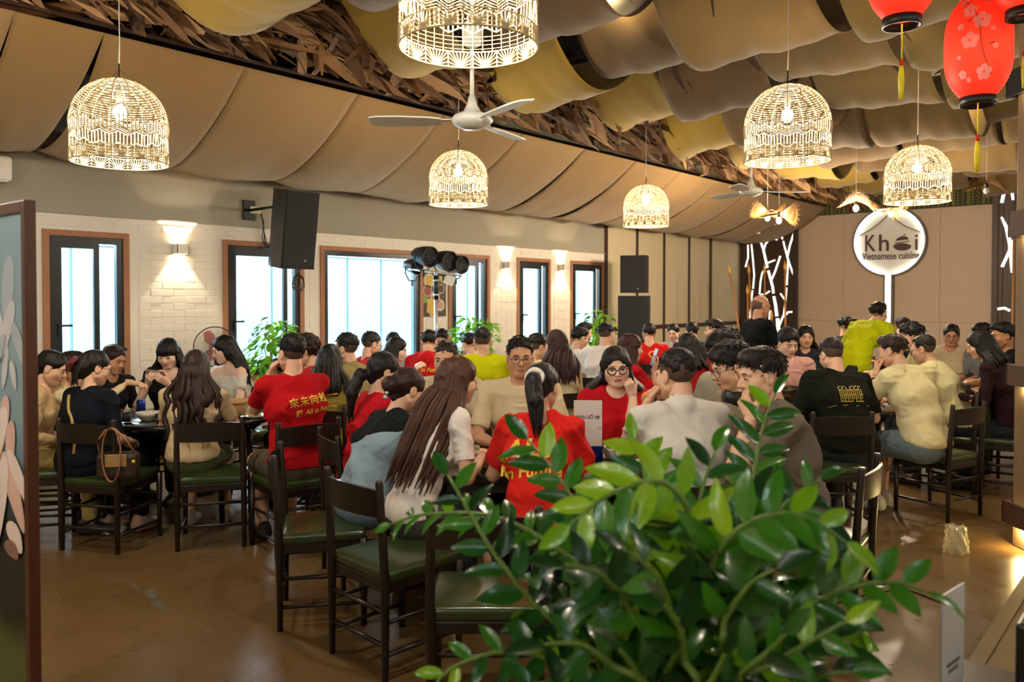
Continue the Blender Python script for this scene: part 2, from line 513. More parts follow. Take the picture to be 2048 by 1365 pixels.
for i, (a, b) in enumerate(zip(seams, seams[1:])):
    ph = random.uniform(0, 6); amp = random.uniform(.012, .03); tw = random.uniform(-.05, .05)
    ga, gb = random.uniform(.008, .03), random.uniform(.008, .03)
    def fn(u, v, a=a, b=b, ph=ph, amp=amp, ga=ga, gb=gb, tw=tw):
        x, z = prof(v)
        mid = math.sin(PI * v)
        yy = a + ga * mid + (b - a - (ga + gb) * mid) * u
        belly = math.sin(PI * u)
        fold = amp * math.sin(u * 9 + v * 3 + ph) * mid + .5 * amp * math.sin(u * 17 - v * 5 + ph * 2) * mid
        z2 = z - .05 * belly * mid + fold * .6
        return Vector((x + fold * .5, yy - .28 * (1 - v) * 0 + tw * mid, z2))
    o = MB().grid(fn, 18, 26).build('wall_drape', m_wallcl[i % 3])
    thicken(o, .004)
    tag(o, 'tan linen drape sloping from wall to beam, ' + where[min(i, len(where) - 1)], 'drape', 'linen drapes along the window wall')
# beam that carries the drapes, olive lining above it
struct('beam_drape', MB().box((-6.12, (NY + BY) / 2, 3.64), (.03, BY - NY - .2, .03), bev=.004), m_wood)
o = MB().grid(lambda u, v: Vector((-6.0 + .8 * v, 6.0 + 9.5 * u, 3.60 + .10 * v + .02 * math.sin(u * 60))), 120, 3).build('olive_lining', mat('olive_lining', '#4d4722', rough=.95, var=.2), roof)
thicken(o, .003)

# swags: strips one metre wide that run down the room and belly between the purlins
edges = [(-4.95, -4.07), (-4.03, -3.0), (-2.96, -1.9), (-1.86, -.85), (-.81, .22), (.26, 1.3), (1.34, 2.4)]
names = ['left edge strip beside the open thatch', 'second strip from the open thatch', 'middle strip above the large bright lamp', 'strip above the right woven lamp',
         'strip above the red lanterns', 'strip beyond the red lanterns', 'outermost strip by the side wall']
for i, (xa, xb) in enumerate(edges):
    per = [1.55, 1.35, 1.5, 1.4, 1.5, 1.45, 1.5][i]
    ph = [.1, .55, .2, .7, .35, .8, .1][i]
    y0, y1 = .6, BY - .9
    cells = int((y1 - y0) / per) + 1
    rs = random.Random(20 + i)
    sag = [rs.uniform(.42, .62) for _ in range(cells + 3)]
    top = [rs.uniform(3.98, 4.08) for _ in range(cells + 4)]
    skew = [rs.uniform(-.10, .10) for _ in range(cells + 3)]
    wv = [rs.uniform(0, 6) for _ in range(cells + 3)]
    def fn(u, v):
        y = y0 + (y1 - y0) * u
        q = (y - y0) / per + ph; k = int(q); t = q - k
        x = xa + (xb - xa) * v + .03 * math.sin(3 * y + wv[k])
        zt = top[k] * (1 - t) + top[k + 1] * t
        cat = 1 - abs(2 * t - 1) ** 1.9
        z = zt - sag[k] * cat * (1 + skew[k] * (2 * v - 1))
        z += (.014 * math.sin(v * 11 + wv[k] + 2.5 * t) + .008 * math.sin(v * 25 + 2 * wv[k] - 3 * t)) * cat
        z -= .04 * (abs(2 * v - 1) ** 4) * cat * rs_c[k]
        return Vector((x, y, z))
    rs_c = [rs.uniform(-.6, 1) for _ in range(cells + 3)]
    o = MB().grid(fn, int((y1 - y0) / .06), 16).build('ceiling_swag', m_cl[[2, 3, 0, 1, 3, 0, 1][i]])
    thicken(o, .004)
    tag(o, 'long beige cloth swag in waves under the ceiling, ' + names[i], 'drape', 'cloth swags under the ceiling')
# ochre swags in front of the sign wall
for i, (xa, xb) in enumerate(((-5.9, -4.7), (-4.65, -3.3), (-3.25, -1.9), (-1.85, -.6))):
    def fn(u, v):
        t = 1 - (2 * u - 1) ** 2
        return Vector((xa + (xb - xa) * u, BY - .95 + .75 * v, 4.05 - .12 * (1 - v) - .36 * t * (.75 + .25 * math.sin(PI * v)) + .01 * math.sin(20 * u)))
    o = MB().grid(fn, 20, 8).build('valance_swag', m_cl[2]); thicken(o, .004)
    tag(o, 'ochre cloth scallop over the sign wall, ' + ['above the left branch screen', 'left of the round sign', 'above the round sign', 'right of the round sign'][i], 'drape', 'ochre scallops over the sign wall')
# woven valance band with stripes of small motifs
m_val = mat('woven_band', '#3b4028', rough=.9, var=.2, scale=4)
m_val2 = mat('woven_band_motif', '#a8974f', rough=.9, var=.15)
va = PY(1535, 598, BY).x
vb = MB().box(((va + RX) / 2, BY - .06, 3.62), (RX - va, .02, .44), bev=.004).build('patterned_valance', m_val)
tag(vb, 'dark green woven band with yellow zigzag motifs above the sign wall', 'valance')
mo = MB(); x = va + .05; k = 0
while x < 0:
    if k % 3 == 0:
        pts = [(x + (.02 if j % 2 else -.02), BY - .072, 3.42 + j * .04) for j in range(11)]
        mo.tube(pts, .006, 4)
    elif k % 3 == 1:
        mo.box((x, BY - .072, 3.62), (.012, .006, .4)); mo.box((x + .03, BY - .072, 3.62), (.008, .006, .4))
    else:
        for j in range(7): mo.box((x, BY - .072, 3.45 + j * .055), (.022, .006, .022), rot=Matrix.Rotation(PI / 4, 3, 'Y'))
    x += .085; k += 1
mo.build('motif', m_val2, vb)

# dry palm-leaf thatch in the open gap
def ribbons(n, zone, rs, wr=(.03, .075), lr=(.35, 1.1), drop=.15):
    vs = []; fs = []
    for _ in range(n):
        x = rs.uniform(*zone[0]); y = rs.uniform(*zone[1]); z = rs.uniform(*zone[2])
        L = rs.uniform(*lr); wd = rs.uniform(*wr) / 2; a = rs.gauss(.9, .7) if rs.random() < .7 else rs.uniform(0, PI)
        el = rs.uniform(-.5, .35); tw = rs.uniform(-1.2, 1.2); cur = rs.uniform(-.9, .9); curz = rs.uniform(-1.2, .5)
        p = Vector((x, y, z)); seg = 6; o = len(vs)
        roll = rs.uniform(-.9, .9)
        for k in range(seg + 1):
            t = k / seg
            aa = a + cur * t; ee = el + curz * t * drop * 4
            d = Vector((math.cos(aa) * math.cos(ee), math.sin(aa) * math.cos(ee), math.sin(ee)))
            if k: p = p + d * (L / seg)
            side = Vector((-math.sin(aa), math.cos(aa), 0)); up = d.cross(side)
            rr = roll + tw * t
            s = side * math.cos(rr) + up * math.sin(rr)
            wk = wd * (math.sin(PI * min(.97, .12 + t * .85)) ** .6)
            vs += [p + s * wk, p - s * wk]
        for k in range(seg):
            fs.append((o + 2 * k, o + 2 * k + 1, o + 2 * k + 3, o + 2 * k + 2))
    return np.array([tuple(v) for v in vs]), np.array(fs)
m_th = [mat('dry_palm_brown', '#644527', rough=.75, var=.45, scale=2.5, bump=.15, bscale=90), mat('dry_palm_pale', '#94704a', rough=.7, var=.35, scale=2.5, bump=.15, bscale=90),
        mat('dry_palm_dark', '#3b2315', rough=.8, var=.4, scale=2.5, bump=.15, bscale=90)]
rs = random.Random(9)
for k, n in enumerate((2100, 900, 1500)):
    z = [(3.66, 4.0), (3.62, 3.9), (3.85, 4.12)][k]
    v, f = ribbons(n, ((-6.05, -5.05), (-.2, 16.6), z), rs, wr=(.04, .13), lr=(.3, .9))
    lo = 3.66 - np.clip((v[:, 0] + 6.1) * -.2, -.06, .25)
    near = v[:, 0] < -5.75
    v[near, 2] = np.maximum(v[near, 2], lo[near] + .0)
    v[:, 0] = np.maximum(v[:, 0], -6.3)
    v[:, 0] = np.where(v[:, 2] < 3.98, np.minimum(v[:, 0], -4.86), v[:, 0])
    lim = 3.64 - .33 * (v[:, 0] + 6.05)
    v[:, 2] = np.where(v[:, 2] < lim, lim + (v[:, 2] - lim) * .15, v[:, 2])
    link('thatch_leaves', mesh_np('thatch_leaves', v, f), m_th[k], roof)['kind'] = 'stuff'
v, f = ribbons(500, ((-4.5, 2.3), (1, 16), (4.02, 4.2)), rs)
link('thatch_leaves', mesh_np('thatch_leaves', v, f), m_th[2], roof)['kind'] = 'stuff'
raf = P(55, 20, 5.6); raf2 = P(330, 25, 6.3)
dv = (raf2 - raf)
MB().tube([raf - dv * .3, raf, raf.lerp(raf2, .5) + Vector((0, 0, .02)), raf2, raf2 + dv * .25], [.05, .055, .05, .05, .045], 10).build('rafter', mat('bark_pole', '#8a5a34', rough=.7, var=.35, scale=5, bump=.3, bscale=25), roof)

# bare bulbs on the rafters above the cloth, seen as glowing patches between the swags
for (x, y, lab) in ((-3.5, 5.2, 'bare bulb above the cloth before the big lamp'), (-1.9, 6.4, 'bare bulb above the cloth by the right lamp'), (-4.0, 8.6, 'bare bulb above the cloth beside the thatch'), (-2.4, 10.5, 'bare bulb above the far cloth swags'), (-.3, 8.4, 'bare bulb above the cloth by the lanterns')):
    root = empty('rafter_bulb', (x, y, 4.02)); tag(root, lab, 'bulb', 'bare bulbs above the ceiling cloth')
    MB().lathe([(0, .2), (.02, .2), (.022, .06), (0, .06)], 10).build('socket', mat('black_plastic', '#141414', rough=.45, var=.1), root)
    MB().ball((0, 0, 0.02), .035, 10, 8).build('bulb', mat('lit_bulb', (1, .86, .62), rough=.4, var=0, emit=60.0, ecol=(1, .80, .52)), root)
    point('rafter_light', (0, 0, -.06), 18, (1, .74, .36), .04, root)

# ------------------------------------------------------------------ woven pendant lamps
m_rattan = mat('pale_rattan', '#b59f74', rough=.6, var=.15, scale=30, transl=.1)
m_bulb = mat('lit_bulb', (1, .86, .62), rough=.4, var=0, emit=60.0, ecol=(1, .80, .52))
m_cord = mat('white_cord', '#cfcabd', rough=.6)
m_black = mat('black_plastic', '#141414', rough=.45, var=.1)
R0, HT = .26, .48
def shade_r(t):
    """radius at height fraction t (0 rim, 1 crown)"""
    if t < .45: return R0 * (1 - .02 * (t / .45) ** 2)
    q = (t - .45) / .55
    return R0 * (.98 * math.sqrt(max(0, 1 - q ** 2.3)) * .93 + .07 * (1 - q) + .03)
def lamp_shade():
    mb = MB(); N = 16
    def pt(a, t, dr=0): r = shade_r(t) + dr; return Vector((r * math.cos(a), r * math.sin(a), t * HT))
    def stick(a0, t0, a1, t1, r=.0017, seg=1):
        r *= 1.25
        pts = [pt(a0 + (a1 - a0) * k / seg, t0 + (t1 - t0) * k / seg) for k in range(seg + 1)]
        mb.tube(pts, r, 4, cap=False)
    def ring(t, r=.0014, n=48): mb.tube([pt(2 * PI * k / n, t) for k in range(n)], r, 4, closed=True)
    def zig(t0, t1, r=.0026, ph=0):
        for k in range(N):
            a = 2 * PI * (k + ph) / N; b = 2 * PI * (k + ph + .5) / N; c = 2 * PI * (k + ph + 1) / N
            stick(a, t0, b, t1, r, 2); stick(b, t1, c, t0, r, 2)
    ring(0.004, .0045); ring(.135, .0028); ring(.985, .003, 24)
    for k in range(N):                           # ribs of the dome
        a = 2 * PI * k / N
        stick(a, .58, a, .985, .0024, 12)
    nr = 15
    for i in range(nr):                          # wound strands of the dome
        t = .62 + .36 * i / (nr - 1)
        ring(t, .0022, 40)
    for i in range(5): zig(.565 - i * .024, .615 - i * .024, .0016)      # chevrons
    zig(.56, .61); zig(.44, .49)
    zig(.29, .34)
    M = 80
    for k in range(M):                           # upright sticks between the zigzags
        a = 2 * PI * k / M; u = (k * N / M) % 1; h = .05 * (1 - abs(2 * u - 1))
        stick(a, .29 + h, a, .44 + h, .003)
        (k % 2 == 0) and stick(a, .135, a, .29 + h, .0013)
    for i in range(4): ring(.16 + i * .034, .0012, 40)
    for k in range(N):                           # fans along the rim
        c = 2 * PI * (k + .5) / N
        for j in range(7):
            e = 2 * PI * (k + j / 6) / N
            stick(c, .006, e, .135 - (.0 if j in (0, 6) else .0), .0022)
        stick(2 * PI * k / N, .006, 2 * PI * k / N, .135, .0024)
        for j in (1, 2): stick(c, .006, 2 * PI * k / N, .045 * j, .002); stick(c, .006, 2 * PI * (k + 1) / N, .045 * j, .002)
    return mb.mesh('shade')
shade_me = lamp_shade(); shade_me.materials.append(m_rattan)
bulb_me = MB().ball((0, 0, .29), (.036, .036, .042), 14, 10).mesh('bulb'); bulb_me.materials.append(m_bulb)
sock_me = MB().lathe([(.0, .42), (.017, .42), (.019, .335), (.0, .335)], 12).mesh('socket'); sock_me.materials.append(m_cord)
wire_me = MB()
for k in range(3):
    a = 2 * PI * k / 3; wire_me.tube([(.06 * math.cos(a), .06 * math.sin(a), HT * .985), (0, 0, HT + .06)], .0015, 4)
wire_me.tube([(0, 0, HT * .86), (0, 0, HT + .09)], .004, 6)
wire_me = wire_me.mesh('hanger'); wire_me.materials.append(m_black)
LAMPS = [(240, 327, 180, 'woven rattan pendant lamp at far left before the tan drapes', -20), (937, 97, 275, 'largest woven rattan pendant lamp, cut by the top edge', -20), (917, 410, 117, 'woven rattan pendant lamp directly below the ceiling fan', 0),
         (1292, 453, 90, 'smallest woven rattan pendant lamp near the far speakers', 0), (1574, 324, 165, 'woven rattan pendant lamp hanging above the seated crowd on the right', 0), (1834, 405, 122, 'woven rattan pendant lamp in front of the round sign', 0)]
for (x, y, wd, lab, _) in LAMPS:
    d = FPX * 2 * R0 / wd
    p = P(x, y, d)
    root = empty('pendant_lamp', p, random.uniform(0, 6))
    tag(root, lab, 'pendant lamp', 'woven pendant lamps')
    link('shade', shade_me, None, root); link('bulb', bulb_me, None, root); link('socket', sock_me, None, root); link('hanger', wire_me, None, root)
    L = 4.2 - p.z
    MB().tube([(0, 0, HT + .08), (.004, 0, HT + .2), (0, 0, L)], .0035, 6).build('cord', m_cord, root)
    point('lamp_light', (0, 0, .19), LAMP_W, (1, .89, .72), .05, root)
# added lamps of the same kind, out of view, put in to brighten the room
for (x, y, lab) in ((-.6, -1.2, 'added unseen woven rattan pendant lamp behind the camera'), (.9, 3.2, 'added unseen woven rattan pendant lamp over the side aisle'), (-4.9, .2, 'added unseen woven rattan pendant lamp near the lotus panel'), (-2.6, -.8, 'added unseen woven rattan pendant lamp behind the lotus panel'), (1.0, 7.5, 'added unseen woven rattan pendant lamp beyond the timber post'), (1.2, 12, 'added unseen woven rattan pendant lamp at the far side aisle')):
    root = empty('pendant_lamp', (x, y, 2.42), 1.0)
    tag(root, lab, 'pendant lamp', 'woven pendant lamps')
    link('shade', shade_me, None, root); link('bulb', bulb_me, None, root); link('socket', sock_me, None, root); link('hanger', wire_me, None, root)
    MB().tube([(0, 0, HT + .08), (0, 0, 1.78)], .0035, 6).build('cord', m_cord, root)
    point('lamp_light', (0, 0, .19), LAMP_W, (1, .89, .72), .05, root)

# ------------------------------------------------------------------ ceiling fans
m_fan = mat('white_enamel', '#dcdccf', rough=.35, var=.04, coat=.2)
def fan(x, y, d, r, ang, lab, zr):
    p = P(x, y, d)
    root = empty('ceiling_fan', p); tag(root, lab, 'ceiling fan', 'white ceiling fans')
    MB().lathe([(0, -.045), (.05, -.042), (.10, -.02), (.118, .005), (.10, .03), (.05, .05), (.03, .09), (.018, .14), (0, .14)], 24).build('motor', m_fan, root)
    MB().tube([(0, 0, .1), (0, 0, .42)], .012, 10).lathe([(.018, .40), (.05, .42), (.055, .5), (.04, .54), (0, .54)], 16).build('downrod', m_fan, root)
    MB().tube([(0, 0, .5), (0, 0, 4.15 - p.z)], .01, 8).build('rod', m_fan, root)
    for k in range(3):
        a = ang + 2 * PI * k / 3; rot = Matrix.Rotation(a, 3, 'Z') @ Matrix.Rotation(.2, 3, 'X')
        poly = [(.17, -.04), (.26, -.062), (.45, -.07), (r - .03, -.062), (r, -.04), (r, .04), (r - .04, .055), (.4, .06), (.24, .05), (.17, .035)]
        b = MB().prism(poly, -.004, .004, lambda v: rot @ v + Vector((0, 0, .0))).build('blade', m_fan, root)
        MB().box(rot @ Vector((.135, 0, .004)), (.11, .03, .006), rot=rot).build('bracket', m_fan, b)
fan(944, 243, 4.4 * 1.0, .56, math.radians(41 + 182), 'white three-blade ceiling fan below the largest woven lamp', 0)
fan(1502, 384, 8.0, .56, math.radians(41 - 2), 'distant white ceiling fan on a long rod near the branch screen', 0)

# ------------------------------------------------------------------ red lanterns
m_red = mat('red_lantern_cloth', '#d83a28', rough=.55, var=.06, scale=20, transl=.5)
m_blos = mat('pale_pink_print', '#f0c8c0', rough=.6, var=.05, transl=.4)
m_twig = mat('dark_print', '#2a0f0c', rough=.6)
m_gold = mat('gold_tassel', '#d8c400', rough=.6, var=.15, scale=40)
def lantern(x, y, d, lab, prints=False, watt=2.2):
    p = P(x, y, d)
    root = empty('red_lantern', p); tag(root, lab, 'lantern', 'red paper lanterns')
    R, Hh = .165, .27
    prof = []
    for k in range(61):
        t = -1 + 2 * k / 60
        r = R * (1 - abs(t) ** 3.2 * .52) + .0022 * math.cos(k * PI)
        prof.append((r, t * Hh))
    MB().lathe(prof, 40).build('paper_body', m_red, root)
    for s in (-1, 1):
        MB().lathe([(.082, s * Hh), (.09, s * Hh), (.09, s * (Hh + .045)), (.082, s * (Hh + .045)), (.082, s * Hh)], 28).build('end_hoop', m_black, root)
    MB().ball((0, 0, -.05), .028, 12, 8).build('bulb', m_bulb, root)
    MB().tube([(0, 0, .0), (0, 0, Hh + .1), (0, 0, 4.15 - p.z)], .003, 6).build('cord', m_black, root)
    mb = MB().tube([(0, 0, -Hh - .03), (.002, 0, -Hh - .2)], .004, 6)
    ts = mb.build('tassel', m_gold, root)
    MB().lathe([(.0, -Hh - .20), (.011, -Hh - .21), (.011, -Hh - .235), (0, -Hh - .24)], 10).build('knot', m_red, ts)
    t2 = MB()
    for k in range(14):
        a = 2 * PI * k / 14; t2.tube([(.006 * math.cos(a), .006 * math.sin(a), -Hh - .235), (.012 * math.cos(a), .012 * math.sin(a), -Hh - .30), (.007 * math.cos(a), .007 * math.sin(a), -Hh - .40)], .0035, 5)
    t2.build('fringe', m_gold, ts)
    point('lantern_light', (0, 0, -.05), watt, (1, .7, .4), .03, root)
    if prints:
        def surf(ax, zz, dr=.002):
            t = zz / Hh; r = R * (1 - abs(t) ** 3.2 * .52) + dr
            return Vector((r * math.sin(ax), -r * math.cos(ax), zz))
        face = 0.17
        def petal(ax, zz, s):
            fb = MB()
            for k in range(5):
                q = 2 * PI * k / 5 + .3
                cx, cz = ax + s * .8 * math.cos(q) / R, zz + s * .8 * math.sin(q)
                vs = [surf(face + cx, cz, .004)] + [surf(face + cx + s * .62 * math.cos(2 * PI * j / 10) / R, cz + s * .62 * math.sin(2 * PI * j / 10), .004) for j in range(10)]
                fb.add(vs, [(0, 1 + j, 1 + (j + 1) % 10) for j in range(10)])
            fb.build('blossom_print', m_blos, root)
        for ax, zz, s in ((-.25, .16, .022), (.12, .10, .026), (-.22, -.0, .026), (.2, -.17, .024), (-.55, .215, .011), (-.42, .235, .009), (.35, .2, .009), (.45, .23, .008), (-.5, .08, .010), (-.48, -.17, .014), (.5, -.04, .009), (.42, .05, .008), (-.55, -.08, .007), (-.3, -.2, .008), (0, .25, .007)):
            petal(ax, zz, s * 1.22)
        tb = MB()
        for pts in (((-.45, .22), (-.1, .16), (.05, .07), (.1, -.03), (.2, -.1), (.45, -.18)), ((.3, -.03), (.5, -.02)), ((-.3, .1), (.0, .13)), ((-.5, .215), (-.55, .2))):
            tb.tube([surf(face + a, b, .003) for a, b in pts], .0022, 4)
        tb.build('twig_print', m_twig, root)
lantern(1957, 95, 4.35, 'red paper lantern printed with white plum blossoms and yellow tassel', True)
lantern(1805, -75, 3.95, 'plain red lantern with yellow tassel, only its lower end visible')
lantern(2052, -88, 4.1, 'red lantern cut off by the upper right corner')

# wavy bamboo shades near the sign
m_bam = mat('bamboo_splint', '#85602a', rough=.55, var=.15, scale=30, transl=.2)
def wavy(x, y, d, R, lit, lab, ph):
    p = P(x, y, d); root = empty('bamboo_lamp', p, ph); tag(root, lab, 'pendant lamp', 'wavy bamboo lamps by the sign')
    def hz(r, a): return .10 * (r / R) ** 2 * math.sin(2 * a) + .04 * (r / R) ** 2 * math.sin(3 * a + 1) + .03
    mb = MB()
    for k in range(96):
        a = 2 * PI * k / 96
        mb.tube([(r * math.cos(a), r * math.sin(a), hz(r, a)) for r in (.03, R * .35, R * .7, R * (.96 + .06 * (k % 3)))], .0022, 4, cap=False)
    for r in (.04, R * .35, R * .68, R * .9):
        mb.tube([(r * math.cos(2 * PI * k / 40), r * math.sin(2 * PI * k / 40), hz(r, 2 * PI * k / 40)) for k in range(40)], .003, 4, closed=True)
    mb.build('splint_shade', m_bam, root)
    MB().lathe([(0, .06), (.02, .06), (.022, -.02), (0, -.02)], 12).build('socket', m_black, root)
    MB().ball((0, 0, -.06), (.034, .034, .042), 12, 8).build('bulb', m_bulb if lit else mat('unlit_bulb', '#d8d6cc', rough=.3), root)
    MB().tube([(0, 0, .05), (0, 0, 4.1 - p.z)], .0025, 5).build('cord', m_cord, root)
    if lit: point('bulb_light', (0, 0, -.22), 70, (1, .80, .56), .04, root)
wavy(1535, 428, 11.5, .24, True, 'wavy bamboo lamp with lit bulb, nearer the wall drape', .3)
wavy(1558, 433, 11.0, .26, True, 'wavy bamboo lamp with lit bulb before the branch screen', 1.9)
wavy(1712, 408, 10.5, .22, True, 'wavy bamboo lamp with lit bulb at the upper left of the sign', 1.0)
wavy(1782, 420, 11.5, .28, True, 'wavy bamboo lamp with lit bulb over the top of the sign', 2.4)
wavy(1973, 372, 9.8, .24, False, 'wavy bamboo lamp with unlit bulb right of the sign', .6)
# ------------------------------------------------------------------ wall fixtures
m_pw = mat('white_metal', '#e3ded2', rough=.45, var=.04)
def sconce(px, lab):
    p = PX(px, 505, WX); p.z = 2.14
    root = empty('wall_sconce', (WX + .007, p.y, p.z)); tag(root, lab, 'wall lamp', 'white up-and-down wall lamps')
    mb = MB()
    for s in (-1, 1): mb.box((.06, s * .058, 0), (.11, .006, .1))
    mb.box((.112, 0, 0), (.006, .122, .1)); mb.box((.006, 0, 0), (.012, .122, .1))
    mb.build('housing', m_pw, root)
    for s in (-1, 1):
        MB().lathe([(.0, .0), (.02, .0), (.026, s * .02), (.024, s * .02)], 14, (.06, 0, s * .012)).build('lamp_cup', mat('sconce_led', (1, .85, .6), emit=25, ecol=(1, .82, .55), var=0), root)
        spot('sconce_beam', (.06, 0, s * .04), (-.30, 0, s), 16, 84, (1, .84, .6), root, blend=.25, size=.015)
sconce(355, 'white up-and-down wall lamp between the two leftmost windows')
sconce(1011, 'white up-and-down wall lamp left of the slim window pair')
sconce(1120, 'white up-and-down wall lamp between the two slim far windows')

m_spk = mat('black_cabinet', '#17191b', rough=.6, var=.15, bump=.15, bscale=200)
m_grille = mat('black_grille', '#101214', rough=.7, var=.2, bump=.5, bscale=400)
def speaker(name, p, rz, tilt, w_, d_, h_, lab, group=None, logo=True):
    """cabinet with tapering back; local -Y is the front"""
    root = empty(name, p, rz); tag(root, lab, 'speaker', group)
    root.rotation_euler = (tilt, 0, rz)
    poly = [(-w_ / 2, -d_ / 2), (w_ / 2, -d_ / 2), (w_ / 2, 0), (w_ * .3, d_ / 2), (-w_ * .3, d_ / 2), (-w_ / 2, 0)]
    MB().prism(poly, -h_ / 2, h_ / 2).build('cabinet', m_spk, root)
    MB().box((0, -d_ / 2 - .006, 0), (w_ * .95, .014, h_ * .965), bev=.006).build('grille', m_grille, root)
    MB().box((0, -d_ / 2, h_ * .492), (w_ * .98, .03, h_ * .016)).box((0, -d_ / 2, -h_ * .492), (w_ * .98, .03, h_ * .016)).build('front_lip', m_spk, root)
    if logo:
        MB().lathe([(.006, 0), (.014, 0), (.014, .003), (.006, .003)], 14, (w_ * .18, -d_ / 2 - .013, -h_ * .39), Matrix.Rotation(PI / 2, 3, 'X')).build('badge', mat('grey_badge', '#8c9090', rough=.4), root)
    for s in (-1, 1):
        MB().box((s * (w_ / 2 + .001), d_ * -.1, h_ * .3), (.006, .09, .035), bev=.003).build('handle', m_black, root)
    return root
sp = P(581, 458, 8.3)
speaker('wall_speaker', sp, math.radians(90), math.radians(8), .40, .36, .80, 'large black loudspeaker hung high on the window wall')
br = MB().tube([sp + Vector((-.1, 0, .2)), sp + Vector((-.3, .0, .25)), (WX + .02, sp.y, sp.z + .25)], .016, 8).box((WX + .015, sp.y, sp.z + .25), (.03, .14, .22))
o = br.build('speaker_bracket', m_black); tag(o, 'black wall bracket behind the hung loudspeaker', 'bracket')
# socket box, cables
jb = PX(508, 421, WX)
root = empty('junction_box', (WX, jb.y, jb.z)); tag(root, 'cream switch box with trailing cables beside the hung loudspeaker', 'switch box')
MB().box((.02, 0, 0), (.04, .14, .08), bev=.006).build('box_body', mat('cream_plastic', '#d9cda6', rough=.5), root)
MB().box((.042, -.02, 0), (.006, .04, .045), bev=.003).box((.042, .03, 0), (.006, .03, .045), bev=.003).build('switch_plate', mat('ivory_plastic', '#efe6c8', rough=.4), root)
rs = random.Random(4)
for k in range(3):
    pts = [Vector((.03, .05 + .01 * k, -.02)), Vector((.05, .09, -.12 - .05 * k)), Vector((.03, .08 + .03 * k, -.3 - .04 * k)), Vector((.06, .1 + .02 * k, -.42)), Vector((.12, .2, -.3)), Vector((.2, .26, -.15))]
    MB().tube([p for a, b in zip(pts, pts[1:]) for p in (a, a.lerp(b, .5))] + [pts[-1]], .006, 6).build('cable', m_black, root)
cl = PX(597, 566, WX + .25)
mb = MB()
for k in range(4):
    a0 = rs.uniform(0, 6); r = .055 + .01 * k
    mb.tube([cl + Vector((.02 * math.sin(k + j), r * math.cos(a0 + 2 * PI * j / 16), r * 1.1 * math.sin(a0 + 2 * PI * j / 16))) for j in range(16)], .006, 5, closed=True)
mb.tube([cl + Vector((0, 0, .06)), cl + Vector((0, .01, .12)), sp + Vector((0, .02, -.38))], .006, 6)
o = mb.build('cable_coil', mat('brown_cable', '#3b2a20', rough=.6)); tag(o, 'coil of cable dangling below the hung loudspeaker', 'cable')

ac = PX(10, 330, WX)
root = empty('air_conditioner', (WX, ac.y - .45, ac.z - .06)); tag(root, 'white air conditioner on the upper wall, cut by the left edge', 'air conditioner')
MB().box((.11, 0, .0), (.2, .9, .22), bev=.03).build('body', m_pw, root)
MB().box((.2, 0, -.10), (.03, .82, .02), rot=Matrix.Rotation(.5, 3, 'Y')).build('louvre', m_pw, root)
dq = P(-40, -25, 5.5); dr = P(22, 30, 5.9)
root = empty('vent_duct', dr); tag(root, 'pale round duct end under the roof at the upper left corner', 'duct')
dv_ = (dq - dr)
MB().tube([dv_ * 2.2, dv_, dv_ * .3, Vector((0, 0, 0)), dv_ * -.06], [.13, .13, .13, .125, .06], 18).build('duct_pipe', mat('pale_duct', '#9fab9b', rough=.5), root)
MB().tube([dv_ * .45, dv_ * .40], .138, 18).build('duct_clamp', mat('duct_clamp', '#7d8a7c', rough=.4), root)

# stacked speakers by the panelled wall
fp = P(1271, 598, 13.4)
rzf = math.radians(22)
zj = 1.72
speaker('top_speaker', (fp.x, fp.y, zj + .32), rzf, 0, .44, .42, .62, 'black loudspeaker on top of the far subwoofer column', 'stacked far speakers')
speaker('subwoofer', (fp.x, fp.y, zj - .53), rzf, 0, .50, .50, .98, 'black subwoofer under the far top loudspeaker', 'stacked far speakers', False)
speaker('subwoofer', (fp.x, fp.y, .355), rzf, 0, .50, .50, .70, 'lowest black subwoofer of the far speaker stack', 'stacked far speakers', False)

# stage lights on a stand
st = P(872, 598, 10.0)
root = empty('light_stand', (st.x, st.y, 0)); tag(root, 'white tripod stand carrying a bar of stage lights by the wide window', 'stand')
m_al = mat('brushed_aluminium', '#c9ccd0', rough=.35, metal=.6, var=.08)
MB().tube([(0, 0, .25), (0, 0, 1.72)], .024, 12).build('pole', m_al, root)
MB().tube([(0, 0, 1.62), (0, 0, 1.92)], .033, 12).build('clamp_sleeve', m_black, root)
for z_ in (1.68, 1.86): MB().tube([(0, 0, z_ - .012), (0, 0, z_ + .012)], .038, 12).build('collar', m_al, root)
for k in range(3):
    a = 2 * PI * k / 3 + .4
    MB().tube([(0, 0, .5), (.5 * math.cos(a), .5 * math.sin(a), .015)], .014, 8).build('leg', m_al, root)
barv = Vector((*C(.95, -.1), 0)); bd = Vector((C(.95, -.1)[0], C(.95, -.1)[1], -.08)).normalized()
MB().tube([Vector((0, 0, 1.98)) - bd * .36, Vector((0, 0, 1.95)) + bd * .33], .016, 8).tube([(0, 0, 1.9), (0, 0, 1.97)], .02, 8).build('crossbar', m_al, root)
